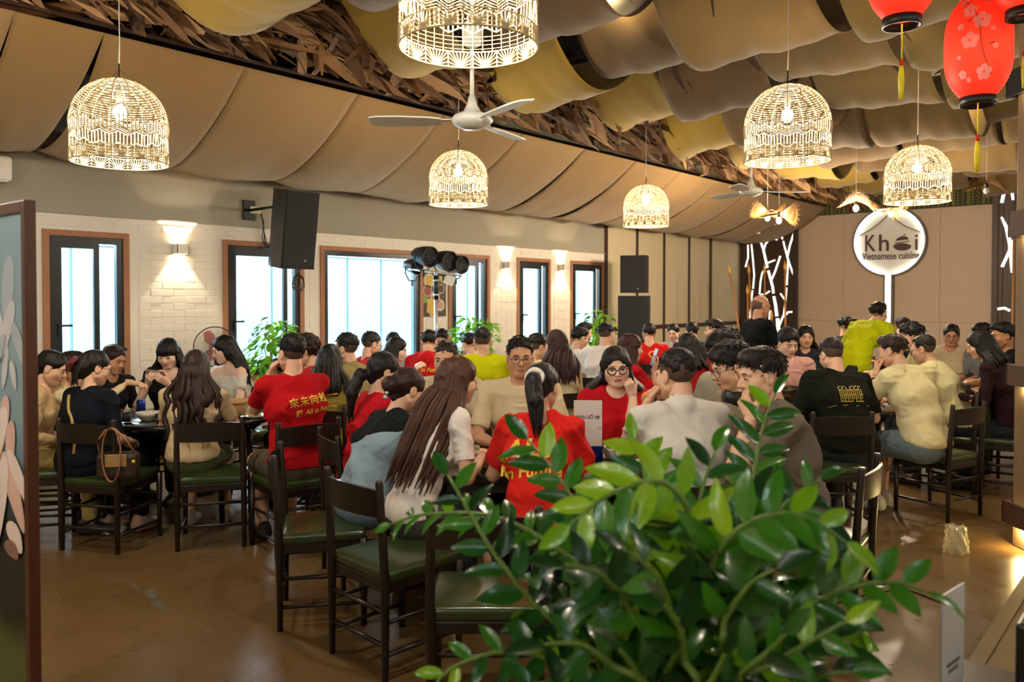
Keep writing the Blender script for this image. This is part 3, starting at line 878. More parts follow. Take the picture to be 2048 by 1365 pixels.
def par(px, py, d, lab, sz=1.06):
    p = P(px, py, d)
    fr = Vector((*C(.72, -.62), -.14)).normalized()
    rot = fr.to_track_quat('Z', 'Y').to_matrix()
    root = empty('stage_light', p); tag(root, lab, 'stage light', 'black stage lights on the stand')
    s = sz
    MB().lathe([(0, -.16 * s), (.06 * s, -.16 * s), (.085 * s, -.12 * s), (.115 * s, .0), (.125 * s, .1 * s), (.125 * s, .13 * s), (.11 * s, .13 * s), (.11 * s, .09 * s), (0, .085 * s)], 22, (0, 0, 0), rot).build('can', m_black, root)
    lens = MB()
    for r_, n_ in ((.0, 1), (.03, 6), (.058, 12), (.086, 18)):
        for k in range(n_):
            a = 2 * PI * k / n_; lens.ball(rot @ Vector((r_ * s * math.cos(a), r_ * s * math.sin(a), .09 * s)), .012 * s, 6, 4)
    lens.build('lens_cluster', mat('grey_lens', '#4a4d50', rough=.2, spec=.8), root)
    side = rot @ Vector((1, 0, 0)); up = Vector((0, 0, 1))
    sd = Vector((-fr.y, fr.x, 0)).normalized()
    MB().tube([sd * .135 * s, sd * .14 * s - up * .1, -up * .19 + sd * .05, -up * .19 - sd * .05, -sd * .14 * s - up * .1, -sd * .135 * s], .009, 6).tube([-up * .18, -up * .26], .012, 6).build('yoke', m_black, root)
par(824, 532, 10.15, 'stage light seen edge-on at the left end of the light bar', .8)
par(847, 512, 10.0, 'largest stage light, left of the light bar middle')
par(886, 521, 10.1, 'stage light just right of the stand pole')
par(912, 528, 10.2, 'stage light at the right end of the light bar', .95)
o = MB().tube([P(908, 548, 10.1), P(905, 600, 10.1), P(907, 680, 10.1), P(902, 760, 10.1)], .005, 6).build('power_cable', m_black); tag(o, 'thin black cable hanging from the stage lights', 'cable')
mb = MB().prism([(-.07, -.06), (.06, -.07), (.07, .05), (-.05, .07)], 0, .003); o = mb.build('paper_tag', m_pw); o.location = P(899, 560, 10.0); o.rotation_euler = (PI / 2, .3, YAW); tag(o, 'crumpled white tag hanging under the stage lights', 'tag')

# food poster
pa, pb = PX(844, 543, WX), PX(890.5, 633, WX)
root = empty('food_poster', (WX + .012, (pa.y + pb.y) / 2, pb.z)); tag(root, 'dark brown poster with food bowls seen from above, between windows', 'poster')
ph = pa.z - pb.z; pw = pb.y - pa.y
MB().box((0, 0, ph / 2), (.006, pw, ph)).build('sheet', mat('poster_brown', '#3a2620', rough=.5, var=.3, scale=14), root)
pal = {'y': '#c9a93a', 'r': '#8a2f28', 'g': '#6f8a3a', 'c': '#d9c9a0', 'o': '#b8742f', 'p': '#b98f8a', 'k': '#201410'}
dm = {k: mat('print_' + k, v, rough=.5, var=.35, scale=60) for k, v in pal.items()}
def dish(u, v, r, col, inner):
    c = (.004, (u - .5) * pw, v * ph); rot = Matrix.Rotation(PI / 2, 3, 'Y')
    d_ = MB().disc(c, r, 22, rot).build('dish_print', dm[col], root)
    MB().disc((.0055, c[1], c[2]), r * .74, 20, rot).build('food_print', dm[inner], d_)
for u, v, r, a, b in ((.27, .80, .10, 'c', 'y'), (.2, .57, .085, 'p', 'r'), (.52, .42, .09, 'c', 'o'), (.75, .25, .08, 'c', 'p'), (.42, .08, .06, 'c', 'y'), (.78, .62, .07, 'p', 'k'), (.82, .86, .06, 'g', 'y'), (.1, .38, .05, 'g', 'g'), (.62, .72, .05, 'k', 'g')):
    dish(u, v, r, a, b)
tr = MB().prism([(-.08, -.09), (.07, -.11), (.1, .08), (-.06, .1)], 0, .002, lambda q: Vector((.004 + q.z, q.x - .16 * pw, q.y + .24 * ph))).build('tray_print', dm['y'], root)

# ------------------------------------------------------------------ lit branch screens and the sign
m_glow = mat('backlit_acrylic', '#f2efe0', emit=.85, ecol=(1, .97, .86), var=0)
def flatline(mb, pts, wid, y):
    """flat bar along points in the screen plane (x, z)"""
    n = len(pts); vs = []
    for i, (x, z) in enumerate(pts):
        a = pts[max(0, i - 1)]; b = pts[min(n - 1, i + 1)]
        t = Vector((b[0] - a[0], b[1] - a[1])).normalized(); q = Vector((-t.y, t.x)) * wid[i] / 2
        vs += [(x + q.x, z + q.y), (x - q.x, z - q.y)]
    V = [Vector((x, y, z)) for x, z in vs] + [Vector((x, y + .02, z)) for x, z in vs]
    m = len(vs); F = []
    for i in range(n - 1):
        F += [(2 * i, 2 * i + 1, 2 * i + 3, 2 * i + 2), (m + 2 * i, m + 2 * i + 2, m + 2 * i + 3, m + 2 * i + 1), (2 * i, 2 * i + 2, m + 2 * i + 2, m + 2 * i), (2 * i + 1, m + 2 * i + 1, m + 2 * i + 3, 2 * i + 3)]
    F += [(0, m, m + 1, 1), (2 * n - 2, 2 * n - 1, m + 2 * n - 1, m + 2 * n - 2)]
    return mb.add(V, F)
def screen(x0, x1, z1, branches, lab):
    SY = BY - .12
    root = empty('branch_screen', ((x0 + x1) / 2, SY, 0)); tag(root, lab, 'screen', 'dark wooden branch screens')
    n = max(3, round((x1 - x0) / .2))
    for k in range(n):
        a = x0 + (x1 - x0) * k / n - (x0 + x1) / 2; b = a + (x1 - x0) / n
        MB().box(((a + b) / 2, .0, z1 / 2), (b - a - .004, .04, z1), bev=.004).build('board', m_wood, root)
    for s in (0, 1):
        MB().box(((x0 + x1) / 2 * 0 + (-1 if s == 0 else 1) * ((x1 - x0) / 2 - .05), -.03, z1 / 2), (.1, .05, z1), bev=.005).build('stile', m_wood, root)
    for pts in branches:
        q = []; wid = []
        for (x, y, wpx) in pts:
            p = PY(x, y, SY - .03); q.append((p.x - (x0 + x1) / 2, p.z)); wid.append(max(.03, wpx * 15.5 / FPX))
        flatline(MB(), q, wid, -.035).build('lit_branch', m_glow, root)
Z7 = lambda L: [(1400 + x / 4.267, 340 + y / 4.267, w_ / 4.267) for x, y, w_ in L]
br7 = [Z7(b) for b in (
    [(470, 475, 14), (510, 590, 18), (540, 680, 20), (575, 835, 22)], [(582, 860, 22), (620, 1000, 22), (626, 1055, 22)], [(630, 1080, 24), (645, 1160, 26), (655, 1250, 28)], [(660, 1268, 30), (672, 1400, 36), (675, 1600, 36)],
    [(505, 440, 10), (508, 585, 12)], [(545, 680, 14), (560, 630, 14), (600, 590, 14), (640, 520, 12), (645, 470, 10)], [(600, 575, 14), (660, 597, 14)], [(575, 795, 12), (640, 770, 14)],
    [(605, 950, 16), (640, 870, 16), (685, 735, 16)], [(630, 455, 12), (685, 510, 14), (703, 592, 14)], [(710, 608, 14), (720, 650, 14), (755, 780, 16), (800, 905, 14)], [(690, 510, 12), (728, 450, 12), (740, 370, 12), (733, 280, 10)],
    [(745, 745, 16), (765, 650, 16), (800, 540, 16)], [(752, 780, 14), (740, 985, 14)], [(738, 1005, 14), (730, 1110, 14), (715, 1235, 14), (670, 1340, 20)], [(438, 635, 10), (450, 750, 12), (462, 900, 12), (452, 1015, 12)], [(448, 1028, 12), (438, 1110, 14), (430, 1230, 16), (430, 1500, 16)],
    [(408, 640, 9), (410, 750, 10), (388, 830, 12)], [(570, 820, 10), (530, 880, 10), (515, 960, 10), (508, 1060, 14), (550, 1065, 14), (595, 1035, 10)], [(685, 1055, 10), (725, 1110, 12)], [(715, 1260, 16), (750, 1215, 16), (805, 1212, 18)],
    [(597, 1200, 10), (590, 1290, 12), (555, 1365, 14), (540, 1600, 14)], [(770, 280, 9), (785, 340, 10), (800, 410, 10)], [(680, 285, 8), (678, 345, 8)], [(590, 322, 8), (588, 352, 8)])]
screen(PY(1487, 598, BY).x, PY(1600, 598, BY).x, 3.62, br7, 'dark wooden screen with lit white branches, left of the round sign')
Z8 = lambda L: [(1660 + x / 5.25, 340 + y / 5.25, w_ / 5.25) for x, y, w_ in L]
br8 = [Z8(b) for b in ([(1845, 155, 22), (1825, 250, 28), (1803, 345, 28)], [(1908, 145, 26), (1912, 240, 26), (1922, 315, 20)], [(1800, 495, 16), (1850, 600, 30), (1888, 760, 34), (1900, 900, 30), (1910, 1080, 20)], [(1925, 740, 26), (1880, 860, 26), (1806, 1020, 26)], [(1740 + 5, 1463, 24), (1835, 1452, 24), (1890, 1480, 24)])]
screen(PY(1986, 598, BY).x, PY(2075, 598, BY).x, 3.62, br8, 'dark wooden screen with lit white branches behind the timber post')
SPX = lambda x, y: PY(x, y, BY)
sc_ = SPX(1781, 484)
SR = abs(SPX(1855, 484).x - SPX(1708, 484).x) / 2
root = empty('round_sign', (sc_.x, BY, sc_.z)); tag(root, 'round backlit restaurant sign on a lit stem with house and pot logo', 'sign')
m_rim = mat('grey_sign_rim', '#6e7069', rough=.45, metal=.3)
m_face = mat('white_sign_face', '#dcd9d2', rough=.6, var=.02)
m_led = mat('led_strip', (1, 1, .95), emit=3.5, ecol=(1, .98, .88), var=0)
rotY = Matrix.Rotation(PI / 2, 3, 'X')
hs = .052 * SR / .69          # half width of the stem's lit slot
seg = 72; gap = math.asin((hs + .035) / SR)
def ringarc(r0, r1, y0, y1, mtl, name):
    mb = MB(); vs = []; n = seg
    for k in range(n + 1):
        a = -PI / 2 + gap + (2 * PI - 2 * gap) * k / n
        for r_, y_ in ((r0, y0), (r1, y0), (r1, y1), (r0, y1)): vs.append((r_ * math.cos(a), y_, r_ * math.sin(a)))
    F = []
    for k in range(n):
        for j in range(4): F.append((4 * k + j, 4 * k + (j + 1) % 4, 4 * k + 4 + (j + 1) % 4, 4 * k + 4 + j))
    return mb.add(vs, F).build(name, mtl, root)
ringarc(SR - .03, SR, -.16, .0, m_rim, 'rim')
ringarc(SR - .045, SR - .032, -.12, -.05, m_led, 'led_ring')
MB().disc((0, -.045, 0), SR - .03, 64, rotY).build('face', m_face, root)
zb = .75 - sc_.z
for s in (-1, 1):
    MB().box((s * (hs + .02), -.08, (zb - SR + .01) / 2), (.035, .16, -zb - SR + .06)).build('stem_side', m_rim, root)
MB().box((0, -.06, (zb - SR) / 2), (hs * 2, .03, -zb - SR + .05)).build('stem_light', mat('stem_light', (1, 1, .95), emit=3, ecol=(1, .98, .88), var=0), root)
m_let = mat('brown_letters', '#43211a', rough=.5, var=.1)
def put_text(s, size, x, y, bold=0.0, nm='lettering', wpx=None):
    me = text_mesh(s, size, .006, bold=bold)
    c = SPX(x, y)
    o = link(nm, me, m_let, root, (c.x - sc_.x, -.056, c.z - sc_.z)); o.rotation_euler = (PI / 2, 0, 0)
    if wpx:
        wv = max(v.co.x for v in me.vertices) - min(v.co.x for v in me.vertices)
        tgt = SPX(x + wpx / 2, y).x - SPX(x - wpx / 2, y).x
        o.scale = (tgt / wv, 1.45 * tgt / wv if nm != 'letter' else 1, 1)
    return o
hK = (SPX(1740, 472).z - SPX(1740, 506).z)
put_text('K', hK / .72, 1741, 489, .004, 'letter', 21)
put_text('h', hK / .72, 1769.5, 488, .004, 'letter', 20)
put_text('i', hK / .74, 1834.5, 486, .004, 'letter', 5.5)
put_text('Vietnamese cuisine', .17, 1782, 513, .002, 'lettering', 115)
pc = SPX(1806, 492); pz = lambda x, y: (SPX(x, y).x - sc_.x, SPX(x, y).z - sc_.z)
def flatpoly(pts, name, parent=None):
    q = [pz(x, y) for x, y in pts]
    return MB().prism(q, .05, .062, lambda v: Vector((v.x, -v.z, v.y))).build(name, m_let, parent or root)
pot = flatpoly([(1806 + 18 * math.cos(a), 493 + (9 if math.sin(a) > 0 else 6) * math.sin(a)) for a in [2 * PI * k / 24 for k in range(24)]], 'pot_logo')
flatpoly([(1792.5, 482.5)] + [(1806 + 13 * math.cos(a), 481.5 - 8 * math.sin(a) - 2 * math.cos(a)) for a in [PI - PI * k / 14 for k in range(15)]], 'pot_lid', pot)
flatpoly([(1791.5, 486), (1806, 484.5), (1821, 481.5), (1821, 483.3), (1806, 486.4), (1791.5, 487.8)], 'pot_band', pot)
flatpoly([(1808, 471), (1812, 468.3), (1813, 469.6), (1809, 472.5)], 'pot_steam', pot)
flatpoly([(1804.6, 476), (1804.4, 473), (1806.4, 473), (1806.6, 476)], 'pot_knob', pot)
for pts in ([(1720.5, 472), (1741, 461), (1760, 447), (1772, 436), (1776, 431)], [(1788, 434), (1796, 442), (1812, 453), (1842, 465)]):
    q = [pz(x, y) for x, y in pts]
    flatline(MB(), q, [.016] * len(q), -.062).build('roof_line', m_let, root)

# bamboo poles with pointed tips by the screens
m_bp = mat('bamboo_pole', '#9a6a3a', rough=.5, var=.2, scale=20)
for k, (x0, y0, x1, y1, dd, lab) in enumerate(((1460, 549, 1478, 662, 14.6, 'leaning bamboo pole with pointed tip against the beige panel'), (1498, 548, 1506, 690, 15.0, 'bamboo pole at the left edge of the branch screen'),
        (1529, 548, 1531, 690, 15.0, 'bamboo pole behind the standing bald man'), (1570, 541, 1571, 690, 14.8, 'upright bamboo pole at the right of the branch screen'),
        (1495, 590, 1497, 690, 14.6, 'short bamboo pole left of the bald man'), (1543, 640, 1544, 700, 14.5, 'shortest bamboo pole beside the bald man'), (2028, 470, 2024, 700, 13.2, 'bamboo pole leaning at the right branch screen'))):
    t = P(x0, y0, dd); b = P(x1, y1, dd - .15); b2 = t + (b - t) * ((t.z - .0) / (t.z - b.z))
    root = empty('bamboo_pole', b2); tag(root, lab, 'pole', 'bamboo poles by the sign wall')
    MB().tube([Vector((0, 0, .012)), (t - b2) * .5, t - b2], [.022, .02, .017], 8).build('shaft', m_bp, root)
    dv = (t - b2).normalized()
    MB().tube([t - b2, t - b2 + dv * .05, t - b2 + dv * .1, t - b2 + dv * .2], [.018, .03, .026, .002], 8).build('tip', mat('pole_tip', '#b8862f', rough=.5), root)

# ------------------------------------------------------------------ painted lotus panel at the left edge
pr = Vector((*C(-961 / FPX * 2.3, 2.3), 0)); pdv = Vector((*C(-.78, .62), 0)).normalized(); pnv = Vector((-pdv.y, pdv.x, 0))
if pnv.dot(-pr) < 0: pnv = -pnv
ptop = P(63, 400, 2.3).z
root = empty('lotus_panel', pr); tag(root, 'tall standing panel painted with pale lotus flowers in a wooden frame', 'panel')
PWD = .82
def pl(a, z, o=0): return pdv * a + pnv * o + Vector((0, 0, z))
rotP = Matrix((pdv, pnv, Vector((0, 0, 1)))).transposed()
m_frm = mat('red_brown_frame', '#4a2415', rough=.4, var=.3, scale=8, stretch=(3, 3, .5), coat=.3)
for a0, a1 in ((0, .03), (PWD - .03, PWD)): MB().box(pl((a0 + a1) / 2, ptop / 2), (a1 - a0, .032, ptop), rot=rotP, bev=.003).build('frame_stile', m_frm, root)
for z0, z1 in ((ptop - .035, ptop), (.03, .09)): MB().box(pl(PWD / 2, (z0 + z1) / 2), (PWD - .06, .032, z1 - z0), rot=rotP, bev=.003).build('frame_rail', m_frm, root)
m_pnt = mat('painted_ground', '#6b8796', rough=.35, var=.1)
def paint_nodes():
    nt = m_pnt.node_tree; b = nt.nodes['Principled BSDF']; tc = next(n for n in nt.nodes if n.type == 'TEX_COORD')
    sx = nt.nodes.new('ShaderNodeSeparateXYZ'); nt.links.new(tc.outputs['Object'], sx.inputs[0])
    ns = nt.nodes.new('ShaderNodeTexNoise'); ns.inputs['Scale'].default_value = 5; nt.links.new(tc.outputs['Object'], ns.inputs['Vector'])
    ad = nt.nodes.new('ShaderNodeMath'); ad.operation = 'MULTIPLY_ADD'; ad.inputs[1].default_value = .25; nt.links.new(ns.outputs['Fac'], ad.inputs[0]); nt.links.new(sx.outputs['Z'], ad.inputs[2])
    r = nt.nodes.new('ShaderNodeValToRGB'); nt.links.new(ad.outputs[0], r.inputs['Fac'])
    e = r.color_ramp.elements
    e[0].position = .42; e[0].color = (*srgb('#4d5a2a'), 1); e[1].position = 1.0; e[1].color = (*srgb('#86a3b0'), 1)
    for ps, cl_ in ((.50, '#0d0f0e'), (.66, '#1f2425'), (.76, '#4a5f69'), (.86, '#7d9aa8')):
        q = e.new(ps); q.color = (*srgb(cl_), 1)
    mr = nt.nodes.new('ShaderNodeMath'); mr.operation = 'MULTIPLY'; mr.inputs[1].default_value = .62
    nt.links.new(ad.outputs[0], mr.inputs[0]); nt.links.new(mr.outputs[0], r.inputs['Fac'])
    nt.links.new(r.outputs['Color'], b.inputs['Base Color'])
paint_nodes()
MB().box(pl(PWD / 2, ptop / 2 + .03), (PWD - .06, .012, ptop - .12), rot=rotP).build('painting', m_pnt, root)
def pp(x, y):
    """picture position on the painted face, as (along, height)"""
    v = _F + _R * ((x - 1024) / FPX) + _U * ((631.4 - y) / FPX); o_ = Vector((0, 0, CAMH))
    t = (pr + pnv * .007 - o_).dot(pnv) / v.dot(pnv); q = o_ + v * t - pr
    return q.dot(pdv), q.z
def petal_mat(n, c0): return mat('petal_' + n, c0, rough=.4, var=.22, scale=9, stretch=(1, 1, .35))
pm = [petal_mat('white', '#c9ccd2'), petal_mat('rose', '#d8b3a8'), petal_mat('pale', '#e6d6cf'), petal_mat('mauve', '#8f6a62'), petal_mat('blue', '#aab8c4')]
lay = 0
for (x, y, wpx, hpx, ang, mi) in ((15, 585, 30, 150, .05, 4), (-8, 640, 34, 170, -.3, 0), (14, 660, 26, 120, .2, 0), (38, 690, 22, 95, -.25, 4), (10, 745, 14, 70, .1, 0), (28, 752, 14, 62, -.15, 0), (-6, 720, 20, 110, .3, 4), (8, 850, 26, 120, .1, 1),
        (-12, 905, 40, 190, .25, 2), (22, 905, 24, 130, .05, 1), (30, 985, 34, 170, -.25, 1), (42, 960, 26, 130, -.35, 2), (2, 1010, 34, 200, .1, 2), (34, 1075, 32, 70, -.35, 2), (28, 1100, 30, 44, -.5, 3), (-14, 1100, 26, 200, .0, 1)):
    lay += 1
    vs = []
    for k in range(16):
        t = 2 * PI * k / 16; ex, ey = .5 * math.sin(t) * (.75 + .25 * math.cos(t)), -.5 * math.cos(t)
        X, Y = ex * wpx, ey * hpx; ca, sa = math.cos(ang), math.sin(ang)
        a, z_ = pp(x + X * ca - Y * sa, y + X * sa + Y * ca); vs.append((max(.032, a), z_))
    MB().add([pl(a, z_, .0065 + .0004 * lay) for a, z_ in vs], [tuple(range(16))]).build('painted_petal', pm[mi], root)
# ------------------------------------------------------------------ timber post at the right edge
px_, py_ = C(3.43, 5.12)
root = empty('timber_post', (px_, py_, 0), YAW * .0); tag(root, 'pale timber post with dark boxed collars and warm lights at right edge', 'post')
m_pine = mat('weathered_pine', '#7d6549', rough=.65, var=.3, scale=5, stretch=(5, 5, .5), bump=.1, bscale=30)
m_box = mat('brown_collar', '#4b3322', rough=.55, var=.2, scale=6)
rq = Matrix.Rotation(YAW, 3, 'Z')
MB().box((0, 0, 1.85), (.24, .24, 3.7), rot=rq, bev=.008).build('shaft', m_pine, root)
for z_, h_, s_, mm_ in ((3.04, .17, .34, m_black), (2.12, .17, .31, m_box), (1.13, .14, .31, m_box), (.22, .15, .33, m_box)):
    for sx, sy in ((1, 0), (-1, 0), (0, 1), (0, -1)):
        MB().box(rq @ Vector((sx * (s_ / 2 - .012), sy * (s_ / 2 - .012), 0)) + Vector((0, 0, z_)), (.024 if sx else s_, s_ if sx else .024, h_), rot=rq, bev=.004).build('collar_board', mm_, root)
    if z_ > .5 or True:
        for sx, sy in ((-1, 0), (0, -1)):
            c_ = rq @ Vector((sx * .138, sy * .138, 0))
            point('collar_light', (c_.x, c_.y, z_ - h_ / 2 - .02), 0.6 if z_ > .5 else 5, (1, .74, .3), .012, root)

# ------------------------------------------------------------------ near table at the lower right
tx0, ty1 = C(1.14, 2.0)
m_dark = mat('dark_table_wood', '#24170f', rough=.35, var=.25, scale=6, coat=.2)
root = empty('corner_table', (tx0 + .4, ty1 - .4, .1)); tag(root, 'dark wooden table corner at the lower right edge of the picture', 'table')
MB().box((0, 0, .605), (.8, .8, .03), bev=.005).build('tabletop', m_dark, root)
for sx in (-1, 1):
    for sy in (-1, 1): MB().box((sx * .35, sy * .35, .295), (.05, .05, .59)).build('leg', m_dark, root)
ca_, cb_ = Vector((*C(.935, 1.72), .72)), Vector((*C(1.03, 1.803), .72))
root = empty('menu_stand', (ca_ + cb_) / 2); tag(root, 'small white printed card in a clear stand on the corner table', 'card stand')
dd = (cb_ - ca_).normalized(); nn = Vector((dd.y, -dd.x, 0)); rotc = Matrix((dd, nn, Vector((0, 0, 1)))).transposed()
MB().box((0, 0, .138), ((cb_ - ca_).length, .004, .25), rot=rotc).build('card', mat('pale_card', '#c3c4c9', rough=.35, var=.03), root)
MB().box((0, 0, .008), ((cb_ - ca_).length, .06, .01), rot=rotc, bev=.002).build('foot', m_glass, root)
m_ink = mat('grey_ink', '#5a5d66', rough=.6)
pmk = MB().box(dd * .01 + nn * .003 + Vector((0, 0, .215)), (.035, .001, .012), rot=rotc).build('printed_mark', m_pw, root)
for z_, l_ in ((.10, .07), (.085, .05), (.04, .06)): MB().box(nn * .003 + Vector((0, 0, z_)), (l_, .001, .007), rot=rotc).build('printed_line', m_ink, root)
bx_ = Vector((*C(1.17, 1.72), .72))
root = empty('tissue_box', bx_); tag(root, 'dark box on the corner table, cut by the right edge', 'box')
MB().box((0, 0, .105), (.11, .11, .2), bev=.008).build('box_body', mat('dark_box', '#1d1a16', rough=.4), root)
MB().box((0, 0, .212), (.06, .02, .012)).build('slot', m_pw, root)
# ------------------------------------------------------------------ smooth-blended solids for bodies, clothes and hair
class SDF:
    def __init__(s, lo, hi, res):
        s.lo = np.array(lo, float); s.res = res
        s.n = np.maximum(4, np.ceil((np.array(hi, float) - s.lo) / res).astype(int) + 1)
        s.f = np.full(tuple(s.n), .15, dtype=np.float32)
    def win(s, lo, hi):
        a = np.clip(np.floor((np.asarray(lo) - s.lo) / s.res).astype(int), 0, s.n); b = np.clip(np.ceil((np.asarray(hi) - s.lo) / s.res).astype(int) + 1, 0, s.n)
        if (b <= a).any(): return None
        sl = tuple(slice(i, j) for i, j in zip(a, b))
        ax = [s.lo[k] + s.res * np.arange(a[k], b[k]) for k in range(3)]
        return sl, np.meshgrid(*ax, indexing='ij', sparse=True)
    def _mix(s, sl, d, k, sub=False):
        a = s.f[sl]
        if sub:
            d = -d
            if k > 0:
                h = np.clip(.5 - .5 * (a - d) / k, 0, 1); s.f[sl] = a + (d - a) * h + k * h * (1 - h)
            else: s.f[sl] = np.maximum(a, d)
        else:
            if k > 0:
                h = np.clip(.5 + .5 * (a - d) / k, 0, 1); s.f[sl] = a + (d - a) * h - k * h * (1 - h)
            else: s.f[sl] = np.minimum(a, d)
    def cone(s, a, b, ra, rb=None, k=.02, sub=False, cut=False, flat=None):
        """tapered capsule a-b; cut: flat end at b; flat: (axis, factor) squash"""
        rb = ra if rb is None else rb
        a = np.asarray(a, float); b = np.asarray(b, float); r = max(ra, rb) + k + 3 * s.res
        w_ = s.win(np.minimum(a, b) - r, np.maximum(a, b) + r)
        if w_ is None: return
        sl, (X, Y, Z) = w_
        ab = b - a; L2 = max(1e-9, ab @ ab)
        px_, py_, pz_ = X - a[0], Y - a[1], Z - a[2]
        t = (px_ * ab[0] + py_ * ab[1] + pz_ * ab[2]) / L2
        tc = np.clip(t, 0, 1)
        d = np.sqrt((px_ - tc * ab[0]) ** 2 + (py_ - tc * ab[1]) ** 2 + (pz_ - tc * ab[2]) ** 2) - (ra + (rb - ra) * tc)
        if cut: d = np.maximum(d, (t - 1) * math.sqrt(L2))
        s._mix(sl, d.astype(np.float32), k, sub)
    def ell(s, c, r, R=None, k=.02, sub=False):
        c = np.asarray(c, float); r = np.asarray(r, float); m = r.max() + k + 3 * s.res
        w_ = s.win(c - m, c + m)
        if w_ is None: return
        sl, (X, Y, Z) = w_
        q = [X - c[0], Y - c[1], Z - c[2]]
        if R is not None: q = [q[0] * R[0][i] + q[1] * R[1][i] + q[2] * R[2][i] for i in range(3)]
        k0 = np.sqrt((q[0] / r[0]) ** 2 + (q[1] / r[1]) ** 2 + (q[2] / r[2]) ** 2)
        k1 = np.sqrt((q[0] / r[0] ** 2) ** 2 + (q[1] / r[1] ** 2) ** 2 + (q[2] / r[2] ** 2) ** 2)
        s._mix(sl, (k0 * (k0 - 1) / np.maximum(k1, 1e-6)).astype(np.float32), k, sub)
    def plane(s, p, n, k=.0, box=None):
        """remove the side n points to (inside box if given)"""
        lo, hi = box if box else (s.lo, s.lo + s.res * s.n)
        w_ = s.win(lo, hi)
        if w_ is None: return
        sl, (X, Y, Z) = w_
        n = np.asarray(n, float); n = n / np.linalg.norm(n)
        d = (X - p[0]) * n[0] + (Y - p[1]) * n[1] + (Z - p[2]) * n[2]
        s._mix(sl, (-d).astype(np.float32), k, True)
    def mesh(s, wrinkle=None):
        f = s.f
        f[0] = f[-1] = .1; f[:, 0] = f[:, -1] = .1; f[:, :, 0] = f[:, :, -1] = .1
        S = f < 0
        n0, n1, n2 = s.n
        c = [S[i:n0 - 1 + i, j:n1 - 1 + j, k:n2 - 1 + k] for i in (0, 1) for j in (0, 1) for k in (0, 1)]
        cnt = sum(x.astype(np.int8) for x in c)
        act = (cnt > 0) & (cnt < 8)
        I = np.argwhere(act)
        if len(I) == 0: return np.zeros((0, 3)), np.zeros((0, 4), int)
        ids = np.full((n0 - 1, n1 - 1, n2 - 1), -1, dtype=np.int64); ids[act] = np.arange(len(I))
        V = {}
        for i in (0, 1):
            for j in (0, 1):
                for k in (0, 1): V[i, j, k] = f[I[:, 0] + i, I[:, 1] + j, I[:, 2] + k]
        acc = np.zeros((len(I), 3)); num = np.zeros(len(I))
        for ax in range(3):
            for p in (0, 1):
                for q in (0, 1):
                    o = [0, 0, 0]; oth = [x for x in range(3) if x != ax]; o[oth[0]] = p; o[oth[1]] = q
                    e = list(o); e[ax] = 1
                    a, b = V[tuple(o)], V[tuple(e)]
                    m = (a < 0) != (b < 0)
                    t = np.where(m, a / np.where(m, a - b, 1), 0)
                    pt = np.zeros((len(I), 3)); pt[:, oth[0]] = p; pt[:, oth[1]] = q; pt[:, ax] = t
                    acc += pt * m[:, None]; num += m
        v = (I + acc / num[:, None]) * s.res + s.lo
        if wrinkle is not None:
            g = np.stack([sum(V[1, j, k] - V[0, j, k] for j in (0, 1) for k in (0, 1)), sum(V[i, 1, k] - V[i, 0, k] for i in (0, 1) for k in (0, 1)), sum(V[i, j, 1] - V[i, j, 0] for i in (0, 1) for j in (0, 1))], 1)
            g /= np.maximum(1e-9, np.linalg.norm(g, axis=1))[:, None]
            v = v + g * wrinkle(v)[:, None]
        F = []
        for ax in range(3):
            a, b = [x for x in range(3) if x != ax]
            sl0 = [slice(None)] * 3; sl1 = [slice(None)] * 3
            sl0[ax] = slice(0, -1); sl1[ax] = slice(1, None)
            A, B = S[tuple(sl0)], S[tuple(sl1)]
            E_ = np.argwhere(A != B)
            ok = (E_[:, a] > 0) & (E_[:, b] > 0) & (E_[:, a] < s.n[a] - 1) & (E_[:, b] < s.n[b] - 1)
            E_ = E_[ok]
            fl_ = A[tuple(E_.T)]
            def cid(da, db):
                q = E_.copy(); q[:, a] += da; q[:, b] += db
                return ids[tuple(q.T)]
            Q = np.stack([cid(-1, -1), cid(0, -1), cid(0, 0), cid(-1, 0)], 1)
            if ax == 1: fl_ = ~fl_
            Q[~fl_] = Q[~fl_][:, ::-1]
            F.append(Q)
        return v, np.concatenate(F)
def wrinkles(seed, amp, freq=18.0, aniso=(1, 1, 1), folds=False):
    r = np.random.default_rng(seed); W = r.normal(size=(8, 3)) * freq * np.array(aniso); ph = r.uniform(0, 6.28, 8)
    def fn(v):
        warp = .9 * np.sin(v @ W[5] * .35 + ph[5]) + .6 * np.sin(v @ W[6] * .5 + ph[6])
        if folds:      # pulled creases: narrow ridges between soft hollows
            out = 0
            for i in range(4):
                t = np.abs(np.sin(v @ W[i] * .55 + ph[i] + warp))
                m = .5 + .5 * np.sin(v @ W[(i + 3) % 8] * .3 + ph[7])
                out = out + ((1 - t) ** 3 - .22) * m * (1, .8, .6, .5)[i]
            return amp * out
        q = sum(np.sin(v @ W[i] * (.6 + .25 * i) + ph[i] + 2 * warp) / (1 + .5 * i) for i in range(5))
        return amp * np.sign(q) * np.abs(q) ** 1.3 / 2
    return fn
def joinvf(parts):
    vs = []; fs = []; o = 0
    for v, f in parts:
        if len(f) == 0: continue
        vs.append(v); fs.append(f + o); o += len(v)
    return np.concatenate(vs), np.concatenate(fs)

